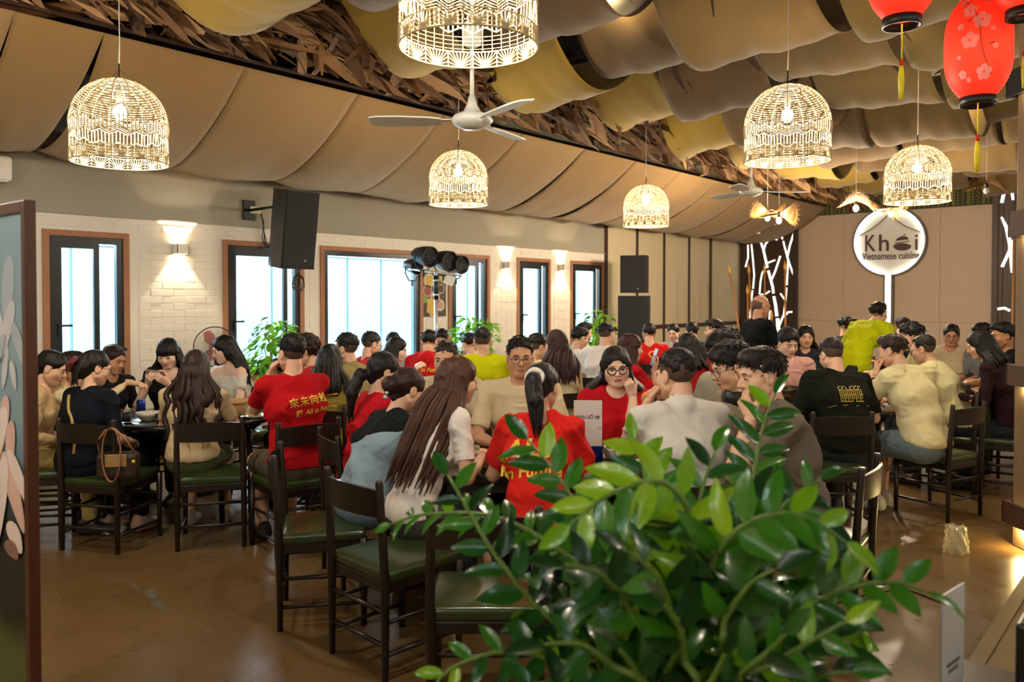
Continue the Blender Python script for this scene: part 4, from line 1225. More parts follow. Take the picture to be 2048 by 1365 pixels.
# ---------------------------------------------------------------- hands: palm, four unequal bent fingers, thumb from the side of the palm
def hand_proto(curl, spread, res=.0045, thumb=.5, point=False):
    """right hand, wrist at origin, fingers along +Y, palm down (-Z), thumb to -X"""
    s = SDF((-.09, -.03, -.11), (.07, .22, .05), res)
    s.cone((0, -.015, 0), (0, .02, 0), .026, .026, .012)
    for x, r in ((-.022, .0165), (-.007, .017), (.008, .0165), (.022, .015)): s.cone((x * .7, .012, -.002), (x, .085, 0), r, r * .85, .012)
    L = (.070, .080, .074, .058); rad = (.0092, .0097, .0092, .0082)
    for i in range(4):
        x = (-.025, -.0085, .0085, .0245)[i]; p = np.array((x, .088 - abs(i - 1.3) * .004, .002)); a = -.08
        cu = curl[i] if isinstance(curl, (list, tuple)) else curl
        sp_ = spread * (i - 1.5)
        for j, (fr, r1) in enumerate(((.46, .95), (.30, .85), (.24, .75))):
            a -= cu * (.7, 1.0, .75)[j]
            d = np.array((math.sin(sp_) * math.cos(a), math.cos(a) * math.cos(sp_), math.sin(a)))
            q = p + d * L[i] * fr * 1.05
            s.cone(p, q, rad[i] * (1 if j == 0 else (.95, .85)[j - 1]), rad[i] * r1, .003)
            p = q
    p = np.array((-.024, .022, -.008)); q = np.array((-.052, .052, -.018 - .012 * thumb))
    s.cone(p, q, .0155, .0125, .012)
    q2 = q + np.array((-.014 + .022 * thumb, .032, -.010 - .012 * thumb)); s.cone(q, q2, .0118, .0105, .004)
    q3 = q2 + np.array((.004 + .016 * thumb, .026, -.006 - .008 * thumb)); s.cone(q2, q3, .0105, .0082, .003)
    v, f = s.mesh()
    return v, f
HANDS = {}
for nm, args in {'relaxed': (.38, .07), 'flat': (.12, .10), 'grip': (1.05, .03), 'hold': (.72, .05), 'point': ((.25, .5, .9, 1.05), .05)}.items():
    for rs_, res in (('n', .0055), ('f', .0085)):
        HANDS[nm, rs_] = hand_proto(*args, res=res)

# ---------------------------------------------------------------- head in its own frame: y ahead, z up, centre between the ears
def head_proto(sex, res, fat=0.0):
    s = SDF((-.115, -.13, -.17), (.115, .14, .14), res)
    s.ell((0, -.014, .036), (.0745, .094, .082), k=.0)
    s.ell((0, .026, -.030), (.0615 + fat, .066, .084 + fat), k=.03)
    s.cone((0, .030, -.075), (0, .060, -.090), .040 + fat, .023 + fat * .5, .025)
    for x in (-1, 1):
        s.ell((x * .040, .046, -.026), (.030 + fat, .034, .034), k=.02)          # cheek
        s.cone((x * .052, .005, -.052), (x * .022, .055, -.090), .024 + fat, .018, .022)  # jaw
        s.ell((x * .033, .103, .006), (.021, .020, .013), k=.012, sub=True)       # eye socket
        s.ell((x * .032, .0745, .0035), (.0165, .0125, .0105), k=.006)            # lids over the eye
        s.cone((x * .014, .088, .026), (x * .046, .076, .024), .009, .008, .012)  # brow
        s.ell((x * .0125, .0925, -.030), (.0085, .010, .0075), k=.006)            # nostril wing
        s.ell((x * .077, -.006, -.004), (.0095, .021, .033), k=.006)              # ear
        s.ell((x * .086, -.002, .0), (.006, .011, .018), k=.004, sub=True)
    s.cone((0, .084, .014), (0, .1035, -.026), .0085, .0125, .008)                # nose
    s.cone((-.015, .0845, -.0555), (.015, .0845, -.0555), .0068, None, .008)      # upper lip
    s.cone((-.011, .0825, -.0660), (.011, .0825, -.0660), .0072, None, .008)
    s.cone((-.017, .0915, -.0605), (.017, .0915, -.0605), .0018, None, .004, sub=True)
    return s.mesh()
HEADS = {}
def head_mesh(sex, near, fat):
    k = (sex, near, fat)
    if k not in HEADS: HEADS[k] = head_proto(sex, .005 if near else .0084, fat)
    return HEADS[k]
def xf(v, R, t): return np.asarray(v) @ np.array(R).T + np.asarray(t)
def rotm(rx=0, ry=0, rz=0): return np.array((Matrix.Rotation(rz, 3, 'Z') @ Matrix.Rotation(rx, 3, 'X') @ Matrix.Rotation(ry, 3, 'Y')))
def unit(v): v = np.asarray(v, float); return v / max(1e-9, np.linalg.norm(v))
# ------------------------------------------------------------------ people
SKIN = [mat('skin_a', '#d3a587', rough=.5, var=.05, scale=30), mat('skin_b', '#bf8b69', rough=.5, var=.05, scale=30), mat('skin_c', '#dfb79d', rough=.48, var=.05, scale=30), mat('skin_d', '#a8744f', rough=.5, var=.05, scale=30)]
m_lip = mat('lips', '#a8584f', rough=.4); m_eye = mat('eye_white', '#d8d2c8', rough=.25); m_iris = mat('iris', '#1c120c', rough=.15)
def hair_mat(hexc): return mat('hair_' + hexc.lstrip('#'), hexc, rough=.5, var=.35, scale=40, bump=.35, bscale=90, stretch=(1, 1, .2), spec=.3)
def cloth(hexc, kind='jersey'):
    nm = 'cloth_%s_%s' % (kind, hexc.lstrip('#')); new = nm not in _M
    m = mat(nm, hexc, rough=.9, var=.07, scale=8, bump=.25 if kind == 'jersey' else .5, bscale=300 if kind == 'jersey' else 120, spec=.15)
    if new:      # soft creases over the weave
        nt = m.node_tree; b = nt.nodes['Principled BSDF']; tc = next(n for n in nt.nodes if n.type == 'TEX_COORD'); old = next(n for n in nt.nodes if n.type == 'BUMP')
        n1 = nt.nodes.new('ShaderNodeTexNoise'); n1.inputs['Scale'].default_value = 6.5; n1.inputs['Detail'].default_value = 2.5; n1.inputs['Distortion'].default_value = 1.6
        try: n1.noise_type = 'RIDGED_MULTIFRACTAL'
        except Exception: pass
        nt.links.new(tc.outputs['Object'], n1.inputs['Vector'])
        b2 = nt.nodes.new('ShaderNodeBump'); b2.inputs['Strength'].default_value = .65; b2.inputs['Distance'].default_value = .03
        nt.links.new(n1.outputs['Fac'], b2.inputs['Height']); nt.links.new(old.outputs['Normal'], b2.inputs['Normal']); nt.links.new(b2.outputs['Normal'], b.inputs['Normal'])
    return m
CHAIRS = []
TLOG = []
def ik(S, W, l1, l2, pole):
    S = np.asarray(S, float); W = np.asarray(W, float); v = W - S; D = np.linalg.norm(v)
    if D > (l1 + l2) * .985: W = S + v / D * (l1 + l2) * .985; v = W - S; D = np.linalg.norm(v)
    a = (l1 * l1 - l2 * l2 + D * D) / (2 * D); h = math.sqrt(max(0, l1 * l1 - a * a))
    u = v / D; p = np.asarray(pole, float); p = unit(p - u * (p @ u))
    return S + u * a + p * h, W
def catmull(pts, n):
    pts = [np.asarray(p, float) for p in pts]; P_ = [pts[0]] + pts + [pts[-1]]; out = []
    for i in range(1, len(P_) - 2):
        for k in range(n):
            t = k / n; a, b, c, d = P_[i - 1:i + 3]
            out.append(.5 * ((2 * b) + (c - a) * t + (2 * a - 5 * b + 4 * c - d) * t * t + (3 * b - a - 3 * c + d) * t ** 3))
    out.append(pts[-1]); return out
def np_tube(pts, rad, n=5):
    pts = np.asarray(pts); m = len(pts); vs = []; nrm = None
    for i in range(m):
        t = unit(pts[min(i + 1, m - 1)] - pts[max(i - 1, 0)])
        if nrm is None: nrm = unit(np.cross(t, (0.3, .9, .1)))
        nrm = unit(nrm - t * (nrm @ t)); bi = np.cross(t, nrm)
        for k in range(n):
            q = 2 * PI * k / n; vs.append(pts[i] + (nrm * math.cos(q) + bi * math.sin(q)) * rad[i])
    f = [(i * n + k, i * n + (k + 1) % n, (i + 1) * n + (k + 1) % n, (i + 1) * n + k) for i in range(m - 1) for k in range(n)]
    return np.array(vs), np.array(f)

class Person: pass
PEOPLE = {}
def person(key, label, hx, hy, d, yaw, lean=14, hyaw=0, hpitch=12, hroll=0, sex='m', shirt='#cccccc', sleeve=.72, hair='short', hcol='#17110e', arms=('table', 'table'), pants='#2a2d33', shorts=False,
           skin=0, face=None, glasses=None, fat=0.0, bulk=1.0, stand=False, chair=True, side=0.0, shw=None, neck='crew', chairyaw=None, seat=.46, hairlen=.3, under=None, collar=None, low=None, shoes='#222226', hood=None, chairoff=None, tmax=.58, hem=.0):
    p = Person(); near = d < 5.4
    fem = sex == 'f'
    hs = .96 if fem else 1.0
    b = (.88 if fem else 1.0) * bulk
    sw = shw or (.165 if fem else .19)
    hz = (.90 if stand else seat + .085)
    L1, L2 = math.radians(lean * .75), math.radians(lean * 1.3); L3 = math.radians(lean * 1.0)
    sd = math.radians(side)
    H0 = np.array((0, 0, hz))
    u1 = unit((math.sin(sd * .6), math.sin(L1), math.cos(L1))); u2 = unit((math.sin(sd * 1.2), math.sin(L2), math.cos(L2))); u3 = unit((math.sin(sd), math.sin(L3) + .12, math.cos(L3)))
    head = P(hx, hy, d)
    hl = .140 if fem else .148
    cz = .5 * u1[2] + .5 * u2[2]
    T = (head.z - hz - hl * u3[2]) / cz
    TLOG.append((key, round(T, 3)))
    T = min(max(T, .40), tmax)
    M1 = H0 + u1 * T * .5; N = M1 + u2 * T * .5
    hc = N + u3 * hl
    rz = YAW - math.radians(yaw)
    c_, s_ = math.cos(rz), math.sin(rz)
    bx_, by_ = head.x - (hc[0] * c_ - hc[1] * s_), head.y - (hc[0] * s_ + hc[1] * c_)
    p.rz = rz; p.base = (bx_, by_)
    Rh = rotm(-math.radians(hpitch), math.radians(hroll), -math.radians(hyaw))
    def to(q): return hc + Rh @ (np.asarray(q, float) * hs)
    X = np.array((1., 0, 0)); f2 = unit((0, math.cos(L2), -math.sin(L2)))
    # ---- joints
    S = {s: N - u2 * .055 + X * s * sw + f2 * .012 for s in (-1, 1)}
    ul, fl_ = (.275, .235) if fem else (.295, .25)
    E, W, HD = {}, {}, {}
    for s, spec in zip((-1, 1), arms):
        if isinstance(spec, str):
            if spec == 'table': w_, fd, bk, ps = (s * .17, .40, max(.80, hz + .22)), (-s * .35, 1, -.12), (0, .1, 1), 'relaxed'
            elif spec == 'in': w_, fd, bk, ps = (s * .09, .36, max(.84, hz + .26)), (-s * .9, .6, 0), (s * .2, .3, 1), 'hold'
            elif spec == 'lap': w_, fd, bk, ps = (s * .13, .26, hz + .12), (-s * .3, 1, -.25), (0, .2, 1), 'relaxed'
            elif spec == 'mouth': w_, fd, bk, ps = to((s * .105, .115, -.15)), Rh @ np.array((-s * .55, .05, .8)), Rh @ np.array((s * .5, .85, .1)), 'hold'
            elif spec == 'cheek': w_, fd, bk, ps = to((s * .088, .05, -.175)), Rh @ np.array((-s * .25, .15, 1)), Rh @ np.array((s * .35, .95, 0)), 'grip'
            elif spec == 'phone': w_, fd, bk, ps = (s * .075, .34, hz + .42), (-s * .45, .8, .5), (s * .4, .6, -.4), 'hold'
            elif spec == 'eat': w_, fd, bk, ps = (s * .12, .34, hz + .40), (-s * .6, .7, .35), (s * .3, .3, .8), 'hold'
            elif spec == 'down': w_, fd, bk, ps = (s * (sw + .06), .05, hz - .02), (0, .2, -1), (s, 0, .1), 'relaxed'
        else: w_, fd, bk, ps = spec
        pole = (s * .55, -.25, -1) if spec not in ('cheek',) else (s * .3, .3, -1)
        E[s], W[s] = ik(S[s], w_, ul, fl_, pole)
        HD[s] = (unit(fd), unit(bk), ps)
    p.W = W; p.HD = HD; p.N = N; p.hc = hc; p.Rh = Rh; p.u2 = u2; p.f2 = f2; p.T = T
    if stand:
        K = {s: np.array((s * .09, .03, .48)) for s in (-1, 1)}; A = {s: np.array((s * .10, -.02, .085)) for s in (-1, 1)}
    else:
        K = {s: np.array((s * .12, .41, seat + .06)) for s in (-1, 1)}; A = {s: np.array((s * .11, .40 if s > 0 else .33, .085)) for s in (-1, 1)}
    allp = np.array([H0, N, hc] + [q for D_ in (S, E, W, K, A) for q in D_.values()])
    lo, hi = allp.min(0) - .16, allp.max(0) + .16
    # ---- body
    res = .0155 if near else .023
    g = SDF(lo, hi, res)
    def torso(g, e, we=0.0, k=.06):
        g.cone(H0 - X * .07 * b, H0 + X * .07 * b, .112 * b + e, None, k)
        q = H0 + u1 * T * .32; g.cone(q - X * .05 * b, q + X * .05 * b, (.100 + .5 * fat) * b + e + we, None, k)
        q = H0 + u1 * T * .5 + u2 * T * .14; g.cone(q - X * .08 * b, q + X * .08 * b, .104 * b + e + we * .5, None, k)
        q = N - u2 * .085; g.cone(q - X * (sw - .085), q + X * (sw - .085), .070 * b + e, None, k)
        for s in (-1, 1): g.cone(N - u2 * .02 + X * s * .03, S[s] + u2 * .005, .042 * b + e, .050 * b + e, .04)
        if fem:
            for s in (-1, 1): g.ell(H0 + u1 * T * .5 + u2 * T * .10 + f2 * .075 + X * s * .062, (.062 + e, .055 + e, .06 + e), k=.05)
        if fat > 0: g.ell(H0 + u1 * T * .30 + np.array((0, .05, 0)), (.12 + fat + e, .10 + fat + e, .13 + e), k=.06)
    torso(g, -.004)
    for s in (-1, 1):
        ar = (.82 if fem else 1.0) * (.6 + .4 * bulk)
        g.cone(S[s], E[s], .050 * ar, .041 * ar, .03); g.cone(E[s], E[s] + (W[s] - E[s]) * .45, .041 * ar, .038 * ar, .02); g.cone(E[s] + (W[s] - E[s]) * .4, W[s], .038 * ar, .027 * ar, .015)
        hj = H0 + X * s * .085 * b
        g.cone(hj, K[s], .084 * b, .060 * b, .03); g.cone(K[s], K[s] * .55 + A[s] * .45 + np.array((0, -.012, 0)), .056 * b, .052 * b, .02); g.cone(K[s] * .6 + A[s] * .4, A[s], .052 * b, .038 * b, .02)
        g.cone(A[s] + np.array((0, -.03, -.03)), A[s] + np.array((0, .12, -.05)), .036, .03, .02)
    nb = to((0, -.022, -.06))
    g.cone(N - u2 * .04, nb, (.052 if fem else .060) * hs, (.047 if fem else .055) * hs, .03)
    parts = [g.mesh()]
    hv, hf = head_mesh(sex, near, round(fat * .12, 3) if fat else 0.0)
    parts.append((xf(hv * hs, Rh, hc), hf))
    for s in (-1, 1):
        fd, bk, ps = HD[s]
        bk = unit(bk - fd * (bk @ fd)); xx = np.cross(fd, bk)
        hv, hf = HANDS[ps, 'n' if near else 'f']
        sc_h = .92 if fem else 1.0
        v = hv * sc_h
        if s < 0: v = v * np.array((-1, 1, 1)); hf = hf[:, ::-1]
        parts.append((xf(v, np.stack([xx, fd, bk], 1), W[s]), hf))
    v, f = joinvf(parts)
    me = mesh_np('person', v, f); me.materials.append(SKIN[skin])
    body = link('person', me, None, None, (bx_, by_, 0), rz)
    tag(body, label, 'person', 'diners at the tables' if not stand else None)
    p.body = body
    # ---- shirt
    rs_c = .0115 if near else .0165
    g = SDF(lo, hi, rs_c)
    torso(g, .012 if fem else .014, .012)
    g.cone(H0 + u1 * T * .08 - X * .06 * b, H0 + u1 * T * .08 + X * .06 * b, .122 * b + .004, None, .05)
    for s in (-1, 1):
        ar = (.82 if fem else 1.0) * (.6 + .4 * bulk)
        if sleeve <= 1.0:
            if sleeve > 0: g.cone(S[s], S[s] + (E[s] - S[s]) * sleeve, .062 * ar + .004, .062 * ar, .025, cut=True)
        else:
            g.cone(S[s], E[s], .062 * ar, .052 * ar, .025)
            g.cone(E[s], E[s] + (W[s] - E[s]) * min(1, sleeve - 1), .051 * ar, .040 * ar, .02, cut=True)
        hj = H0 + X * s * .085 * b
    if collar or hood:
        g.cone(N - u2 * .01 - f2 * .02, N + u2 * .035, .066, .062, .015)
        if hood:
            for s in (-1, 1): g.cone(N - f2 * .07 - u2 * .02, N + X * s * .10 - f2 * .01, .048, .035, .03)
            g.ell(N - f2 * .10 - u2 * .05, (.09, .05, .07), k=.04)
    # neckline
    if neck == 'crew': g.cone(N + u2 * .02 + f2 * .03, nb + u3 * .05, .062 * hs, .062 * hs, .008, sub=True)
    elif neck == 'square': g.cone(N - u2 * .08 + f2 * .16, nb + u3 * .05, .085, .08, .01, sub=True)
    elif neck == 'off': g.plane(N - u2 * .075, u2, .01)
    elif neck == 'polo': g.cone(N + u2 * .03 + f2 * .035, nb + u3 * .05, .054 * hs, .054 * hs, .006, sub=True)
    if not stand: g.plane((0, -.1, hz + hem), (0, .22, -1), .012, (lo, (hi[0], hi[1], hz + .16)))
    else: g.plane((0, 0, hz - .10), (0, 0, -1), .01)
    v, f = g.mesh(wrinkles(sum(ord(ch) for ch in key), .024 if near else .020, 12, (1, 1, 1.3), True))
    me = mesh_np('shirt', v, f)
    p.shirt_v, p.shirt_f = v, f
    p.shirt = link('shirt', me, cloth(shirt) if not low else None, body)
    if low:   # two-tone garment: lower block and upper part
        mt = cloth(shirt, 'two_tone'); me.materials.append(mt)
        nt = mt.node_tree; bs = nt.nodes['Principled BSDF']; tc = next(n for n in nt.nodes if n.type == 'TEX_COORD'); old = next(n for n in nt.nodes if n.type == 'MIX')
        def half(vec, lim):
            dp = nt.nodes.new('ShaderNodeVectorMath'); dp.operation = 'DOT_PRODUCT'; dp.inputs[1].default_value = tuple(vec); nt.links.new(tc.outputs['Object'], dp.inputs[0])
            c1 = nt.nodes.new('ShaderNodeMath'); c1.operation = 'LESS_THAN'; c1.inputs[1].default_value = float(lim); nt.links.new(dp.outputs['Value'], c1.inputs[0]); return c1
        h1 = half(u2 - X * low[2], N @ u2 + low[1]); h2 = half(u2, N @ u2 + low[1] * 2.0)
        mxm = nt.nodes.new('ShaderNodeMath'); mxm.operation = 'MAXIMUM'; nt.links.new(h1.outputs[0], mxm.inputs[0]); nt.links.new(h2.outputs[0], mxm.inputs[1])
        mc = nt.nodes.new('ShaderNodeMix'); mc.data_type = 'RGBA'; nt.links.new(mxm.outputs[0], mc.inputs[0]); nt.links.new(old.outputs[2], mc.inputs[6]); mc.inputs[7].default_value = (*srgb(low[0]), 1)
        nt.links.new(mc.outputs[2], bs.inputs['Base Color'])
    if under:
        pass
    # ---- trousers
    g = SDF(lo, hi, .018 if near else .026)
    g.cone(H0 - X * .07 * b, H0 + X * .07 * b, .122 * b, None, .05)
    for s in (-1, 1):
        hj = H0 + X * s * .085 * b
        if shorts:
            g.cone(hj, hj + (K[s] - hj) * .86, .096 * b, .086 * b, .03, cut=True)
        else:
            g.cone(hj, K[s], .094 * b, .071 * b, .03); g.cone(K[s], K[s] + (A[s] - K[s]) * .95, .070 * b, .058 * b, .02, cut=True)
    v, f = g.mesh(wrinkles(3, .006, 14))
    link('shorts' if shorts else 'trousers', mesh_np('trousers', v, f), cloth(pants, 'twill'), body)
    # ---- shoes
    for s in (-1, 1):
        g = SDF(A[s] - np.array((.09, .12, .1)), A[s] + np.array((.09, .24, .06)), .012 if near else .02)
        g.cone(A[s] + np.array((0, -.035, -.035)), A[s] + np.array((0, .05, -.04)), .043, .043, .02); g.cone(A[s] + np.array((0, .05, -.045)), A[s] + np.array((0, .15, -.05)), .043, .036, .02)
        g.cone(A[s] + np.array((0, -.03, -.03)), A[s] + np.array((0, -.025, .005)), .045, .042, .02)
        g.plane(A[s] - np.array((0, 0, .082)), (0, 0, -1), .0)
        v, f = g.mesh()
        link('shoe', mesh_np('shoe', v, f), mat('shoe_' + shoes.lstrip('#'), shoes, rough=.6), body)
    # ---- hair
    hm = hair_mat(hcol); hres = .0058 if near else .0085
    def cap(rx=.082, ry=.103, rz_=.088, cy=-.016, cz_=.044, g=None, k=0.0):
        g.ell(to((0, cy, cz_)), np.array((rx, ry, rz_)) * hs, Rh, k=k)
    def grid(ext=.0):
        return SDF(hc - np.array((.22, .24, .24 + ext)), hc + np.array((.22, .22, .2)), hres)
    extra = []
    g = grid(.3 if hair in ('long', 'wavy', 'ponytail', 'pony_low', 'bob') else 0)
    texture = wrinkles(5, .0035, 60)
    if hair in ('short', 'crew', 'fade', 'mop', 'spiky', 'curly'):
        cz_ = {'short': .047, 'crew': .050, 'fade': .054, 'mop': .050, 'spiky': .054, 'curly': .045}[hair]
        gr = {'short': .0, 'crew': -.003, 'fade': .0, 'mop': .006, 'spiky': .004, 'curly': .014}[hair]
        cap(.080 + gr, .101 + gr, .085 + gr, -.019, cz_, g)
        if hair in ('mop', 'spiky', 'short'): g.ell(to((0, .022, .092)), np.array((.062, .075, .045)) * hs, Rh, k=.025)
        if hair == 'mop': g.ell(to((0, .072, .068)), np.array((.060, .030, .034)) * hs, Rh, k=.02)
        lift = {'short': .008, 'crew': .012, 'fade': .028, 'mop': -.002, 'spiky': .010, 'curly': -.02}[hair]
        g.plane(to((0, 0, lift)), Rh @ np.array((0, .62, -.78)), .006)
        if hair == 'mop': pass
        r_ = random.Random(int(hx) + len(key)); pn_n = np.array((0, .62, -.78)); cc = np.array((0, -.018, cz_)); rr_ = np.array((.081 + gr, .102 + gr, .086 + gr)) - .003
        nt_ = 520 if near else 120
        ln, lf = {'short': (.030, .20), 'crew': (.012, .35), 'fade': (.016, .40), 'mop': (.034, .12), 'spiky': (.030, .6), 'curly': (.024, .5)}[hair]
        crown = np.array((.01, -.05, .13))
        for _ in range(nt_):
            q = unit((r_.gauss(0, 1), r_.gauss(0, 1), r_.gauss(.35, 1))); pt = cc + q * rr_
            if (pt - np.array((0, 0, lift))) @ pn_n > .004: continue
            nn_ = unit(q / rr_); fl_d = unit(pt - crown + np.array((0, .05, 0))); fl_d = unit(fl_d - nn_ * (fl_d @ nn_) + np.array((r_.gauss(0, .3), r_.gauss(0, .3), r_.gauss(0, .2))))
            L_ = ln * r_.uniform(.6, 1.25); w0 = .0042 if near else .0068
            p1 = pt + (fl_d + nn_ * lf) * L_ * .55; p2 = pt + (fl_d + nn_ * lf * .45) * L_
            extra.append(np_tube([to(pt - nn_ * .004), to(p1), to(p2)], [w0, w0 * .8, w0 * .12], 4))
        texture = wrinkles(5, {'spiky': .012, 'curly': .010}.get(hair, .004), {'spiky': 75, 'curly': 80}.get(hair, 55))
    elif hair == 'bald':
        pass
    else:
        tied = hair in ('ponytail', 'bun', 'clip', 'pony_low')
        if tied:
            cap(.082, .103, .089, -.015, .040, g)
            g.cone(to((0, -.06, -.0)), to((0, -.055, -.055)), .05 * hs, .035 * hs, .03)
            g.ell(to((0, .098, -.032)), np.array((.066, .070, .100)) * hs, Rh, k=.01, sub=True)
            for s in (-1, 1): g.ell(to((s * .092, .012, -.045)), np.array((.022, .045, .052)) * hs, Rh, k=.008, sub=True)
        else:
            cap(.087, .108, .094, -.014, .040, g)
            for s in (-1, 1): g.cone(to((s * .070, .0, .02)), to((s * .074, .005, -.075)), .026 * hs, .020 * hs, .02)
            g.cone(to((0, -.065, .0)), to((0, -.068, -.095)), .066 * hs, .056 * hs, .03)
            g.ell(to((0, .100, -.045 if hair == 'bangs' else -.034)), np.array((.060, .072, .094 if hair == 'bangs' else .100)) * hs, Rh, k=.01, sub=True)
        if hair == 'bangs' or hair == 'long' and 0:
            for k in range(9):
                x_ = -.046 + .0115 * k
                extra.append(np_tube(catmull([to((x_ * .7, .055, .105)), to((x_ * .95, .093, .07)), to((x_, .094 - abs(x_) * .35, .024))], 4), [.010] * 4 + [.011] * 3 + [.009, .006][:2], 5))
        tail = None
        if hair in ('ponytail', 'pony_low'):
            zt = .035 if hair == 'ponytail' else -.03
            t0 = to((0, -.108, zt)); t1 = t0 + Rh @ np.array((0, -.04, -.005)) * .9 + np.array((0, 0, -.01))
            Lh = hairlen
            back = N - f2 * (.13) - u2 * max(.02, Lh - .22)
            mid = t1 * .5 + back * .5 - f2 * .02
            for q0, q1, r0, r1 in ((to((0, -.09, zt)), t1, .026, .034), (t1, mid, .036, .036), (mid, back, .034, .012)): g.cone(q0, q1, r0, r1, .02)
            for k in range(14):
                a = 2 * PI * k / 14; o_ = np.array((math.cos(a), math.sin(a) * .6, 0)) * .026
                extra.append(np_tube(catmull([to((0, -.1, zt)), t1 + o_, mid + o_ * 1.2, back + o_ * .6 - np.array((0, 0, .02 * (k % 4)))], 4), list(np.linspace(.008, .012, 7)) + list(np.linspace(.011, .003, 6)), 5))
            p.tie = to((0, -.112, zt))
        if hair == 'bun': g.ell(to((0, -.118, -.01)), (.052, .045, .05), Rh, k=.015); p.tie = to((0, -.15, .0))
        if hair == 'clip':
            g.ell(to((0, -.098, -.02)), (.055, .045, .075), Rh, k=.02)
            for k in range(9):
                x_ = -.04 + .01 * k; extra.append(np_tube(catmull([to((x_, -.11, -.02)), to((x_ * 1.2, -.12, -.07)), to((x_ * 1.35 + .008 * math.sin(k * 2.3), -.10 + .01 * math.cos(k * 1.7), -.125 - .012 * (k % 3)))], 3), [.009, .009, .008, .007, .006, .004, .002], 5))
        if hair in ('long', 'wavy', 'bob', 'bangs'):
            Lh = hairlen
            r_ = random.Random(len(key) * 7 + int(hx))
            def lockpath(th, L, lay, wav):
                st, ct = math.sin(th), math.cos(th)
                q = [to((.080 * st, -.02 - .088 * ct, .03)), to((.092 * st, -.02 - .106 * ct, -.05))]
                out = .105 * max(ct, -.9) + .025 + lay
                lat = .115 * st + .05 * math.copysign(min(1, abs(st) ** 2), st) * (1 if abs(th) > 1.2 else .3)
                nst = max(2, int(L / .06))
                t_ = N + u2 * .05 + X * (q[1][0] * .6 + lat * .35) - f2 * out * .8
                q.append(t_)
                for k in range(1, nst + 1):
                    w_ = wav * math.sin(k * 2.1 + r_.random() * 2 + th * 3)
                    q.append(N + X * (lat + w_ + hc[0] * .5) - f2 * (out + .6 * w_) - u2 * (L - .05) * k / nst + u2 * .02)
                return catmull(q, 3)
            nl = 96 if near else 44
            for k in range(nl):
                th = -1.95 + 3.9 * ((k * 37) % nl) / (nl - 1) + r_.uniform(-.05, .05)
                if hair == 'bob' and abs(th) < .0: continue
                L = Lh * r_.uniform(.82, 1.05)
                pts = lockpath(th, L, r_.uniform(-.022, .016), .016 if hair == 'wavy' else .004)
                m_ = len(pts); R_ = (.0115 if near else .0165)
                extra.append(np_tube(pts, [R_ * (.8 + .4 * math.sin(PI * min(1, i / m_ * 1.2))) * (1 if i < m_ * .75 else max(.15, 1 - (i / m_ - .75) * 3.4)) for i in range(m_)], 5))
    if hair == 'bald':
        hm = mat('grey_stubble', '#6a5344', rough=.8)
        g.ell(to((0, -.014, .036)), np.array((.0768, .0962, .0838)) * hs, Rh, k=0)
        g.plane(to((0, -.01, .038)), Rh @ np.array((0, .3, .95)), .004); g.plane(to((0, 0, -.03)), Rh @ np.array((0, .62, -.78)), .004); g.plane(to((0, .03, 0)), Rh @ np.array((0, 1, 0)), .004)
        texture = None
    v, f = joinvf([g.mesh(texture)] + extra)
    p.hair = link('hair', mesh_np('hair', v, f), hm, body)
    if hair in ('crew', 'fade'):
        g = grid()
        g.ell(to((0, -.014, .036)), np.array((.0770, .0965, .0840)) * hs, Rh, k=0)
        g.plane(to((0, 0, -.016)), Rh @ np.array((0, .62, -.78)), .004); g.plane(to((0, .040, .03)), Rh @ np.array((0, 1, .0)), .004)
        v, f = g.mesh(); link('clipped_sides', mesh_np('clipped_sides', v, f), mat('clipped_hair', '#4e3a2e', rough=.8), body)
    # ---- face
    fdir = Rh @ np.array((0, 1, 0)); wdir = np.array((fdir[0] * c_ - fdir[1] * s_, fdir[0] * s_ + fdir[1] * c_))
    tocam = -np.array((head.x, head.y)); tocam /= np.linalg.norm(tocam)
    if face is None: face = wdir @ tocam > -.35
    if face:
        op = .8 if hpitch < 18 else .55
        RM = Matrix([list(r) for r in Rh])
        for s in (-1, 1):
            e = MB().ball(Vector(to((s * .032, .0835, .0015))), (.0125 * hs, .0062, .0046 * op), 10, 6, RM).build('eye', m_eye, body)
            MB().ball(Vector(to((s * .032, .0878, .0012))), (.0054, .0030, .0046 * op), 8, 6, RM).build('iris', m_iris, e)
            v, f = np_tube(catmull([to((s * .018, .087, .0035)), to((s * .032, .0915, .0085 * op + .001)), to((s * .047, .083, .002))], 3), [.0012, .0018, .002, .002, .002, .0016, .001], 4)
            link('eyelashes', mesh_np('eyelashes', v, f), m_iris, e)
            th = .0032 if not fem else .0024
            v, f = np_tube(catmull([to((s * .014, .0935, .0235)), to((s * .032, .0915, .0285)), to((s * .052, .077, .0235))], 3), [th * .8, th, th, th, th * .9, th * .7, th * .4], 5)
            link('eyebrow', mesh_np('eyebrow', v, f), hm if hair != 'bald' else m_iris, body)
        v, f = joinvf([np_tube(catmull([to((-.0255, .0862, -.0605)), to((-.008, .0925, -.0562)), to((0, .0922, -.0572)), to((.008, .0925, -.0562)), to((.0255, .0862, -.0605))], 3), [.0016] + [.0036] * 11 + [.0016], 5),
                       np_tube(catmull([to((-.021, .0868, -.0630)), to((0, .0902, -.0668)), to((.021, .0868, -.0630))], 4), [.002, .0035, .0045, .005, .005, .005, .0045, .0035, .002], 5)])
        link('lips', mesh_np('lips', v, f), m_lip if fem else mat('lips_plain', '#a0695a', rough=.45), body)
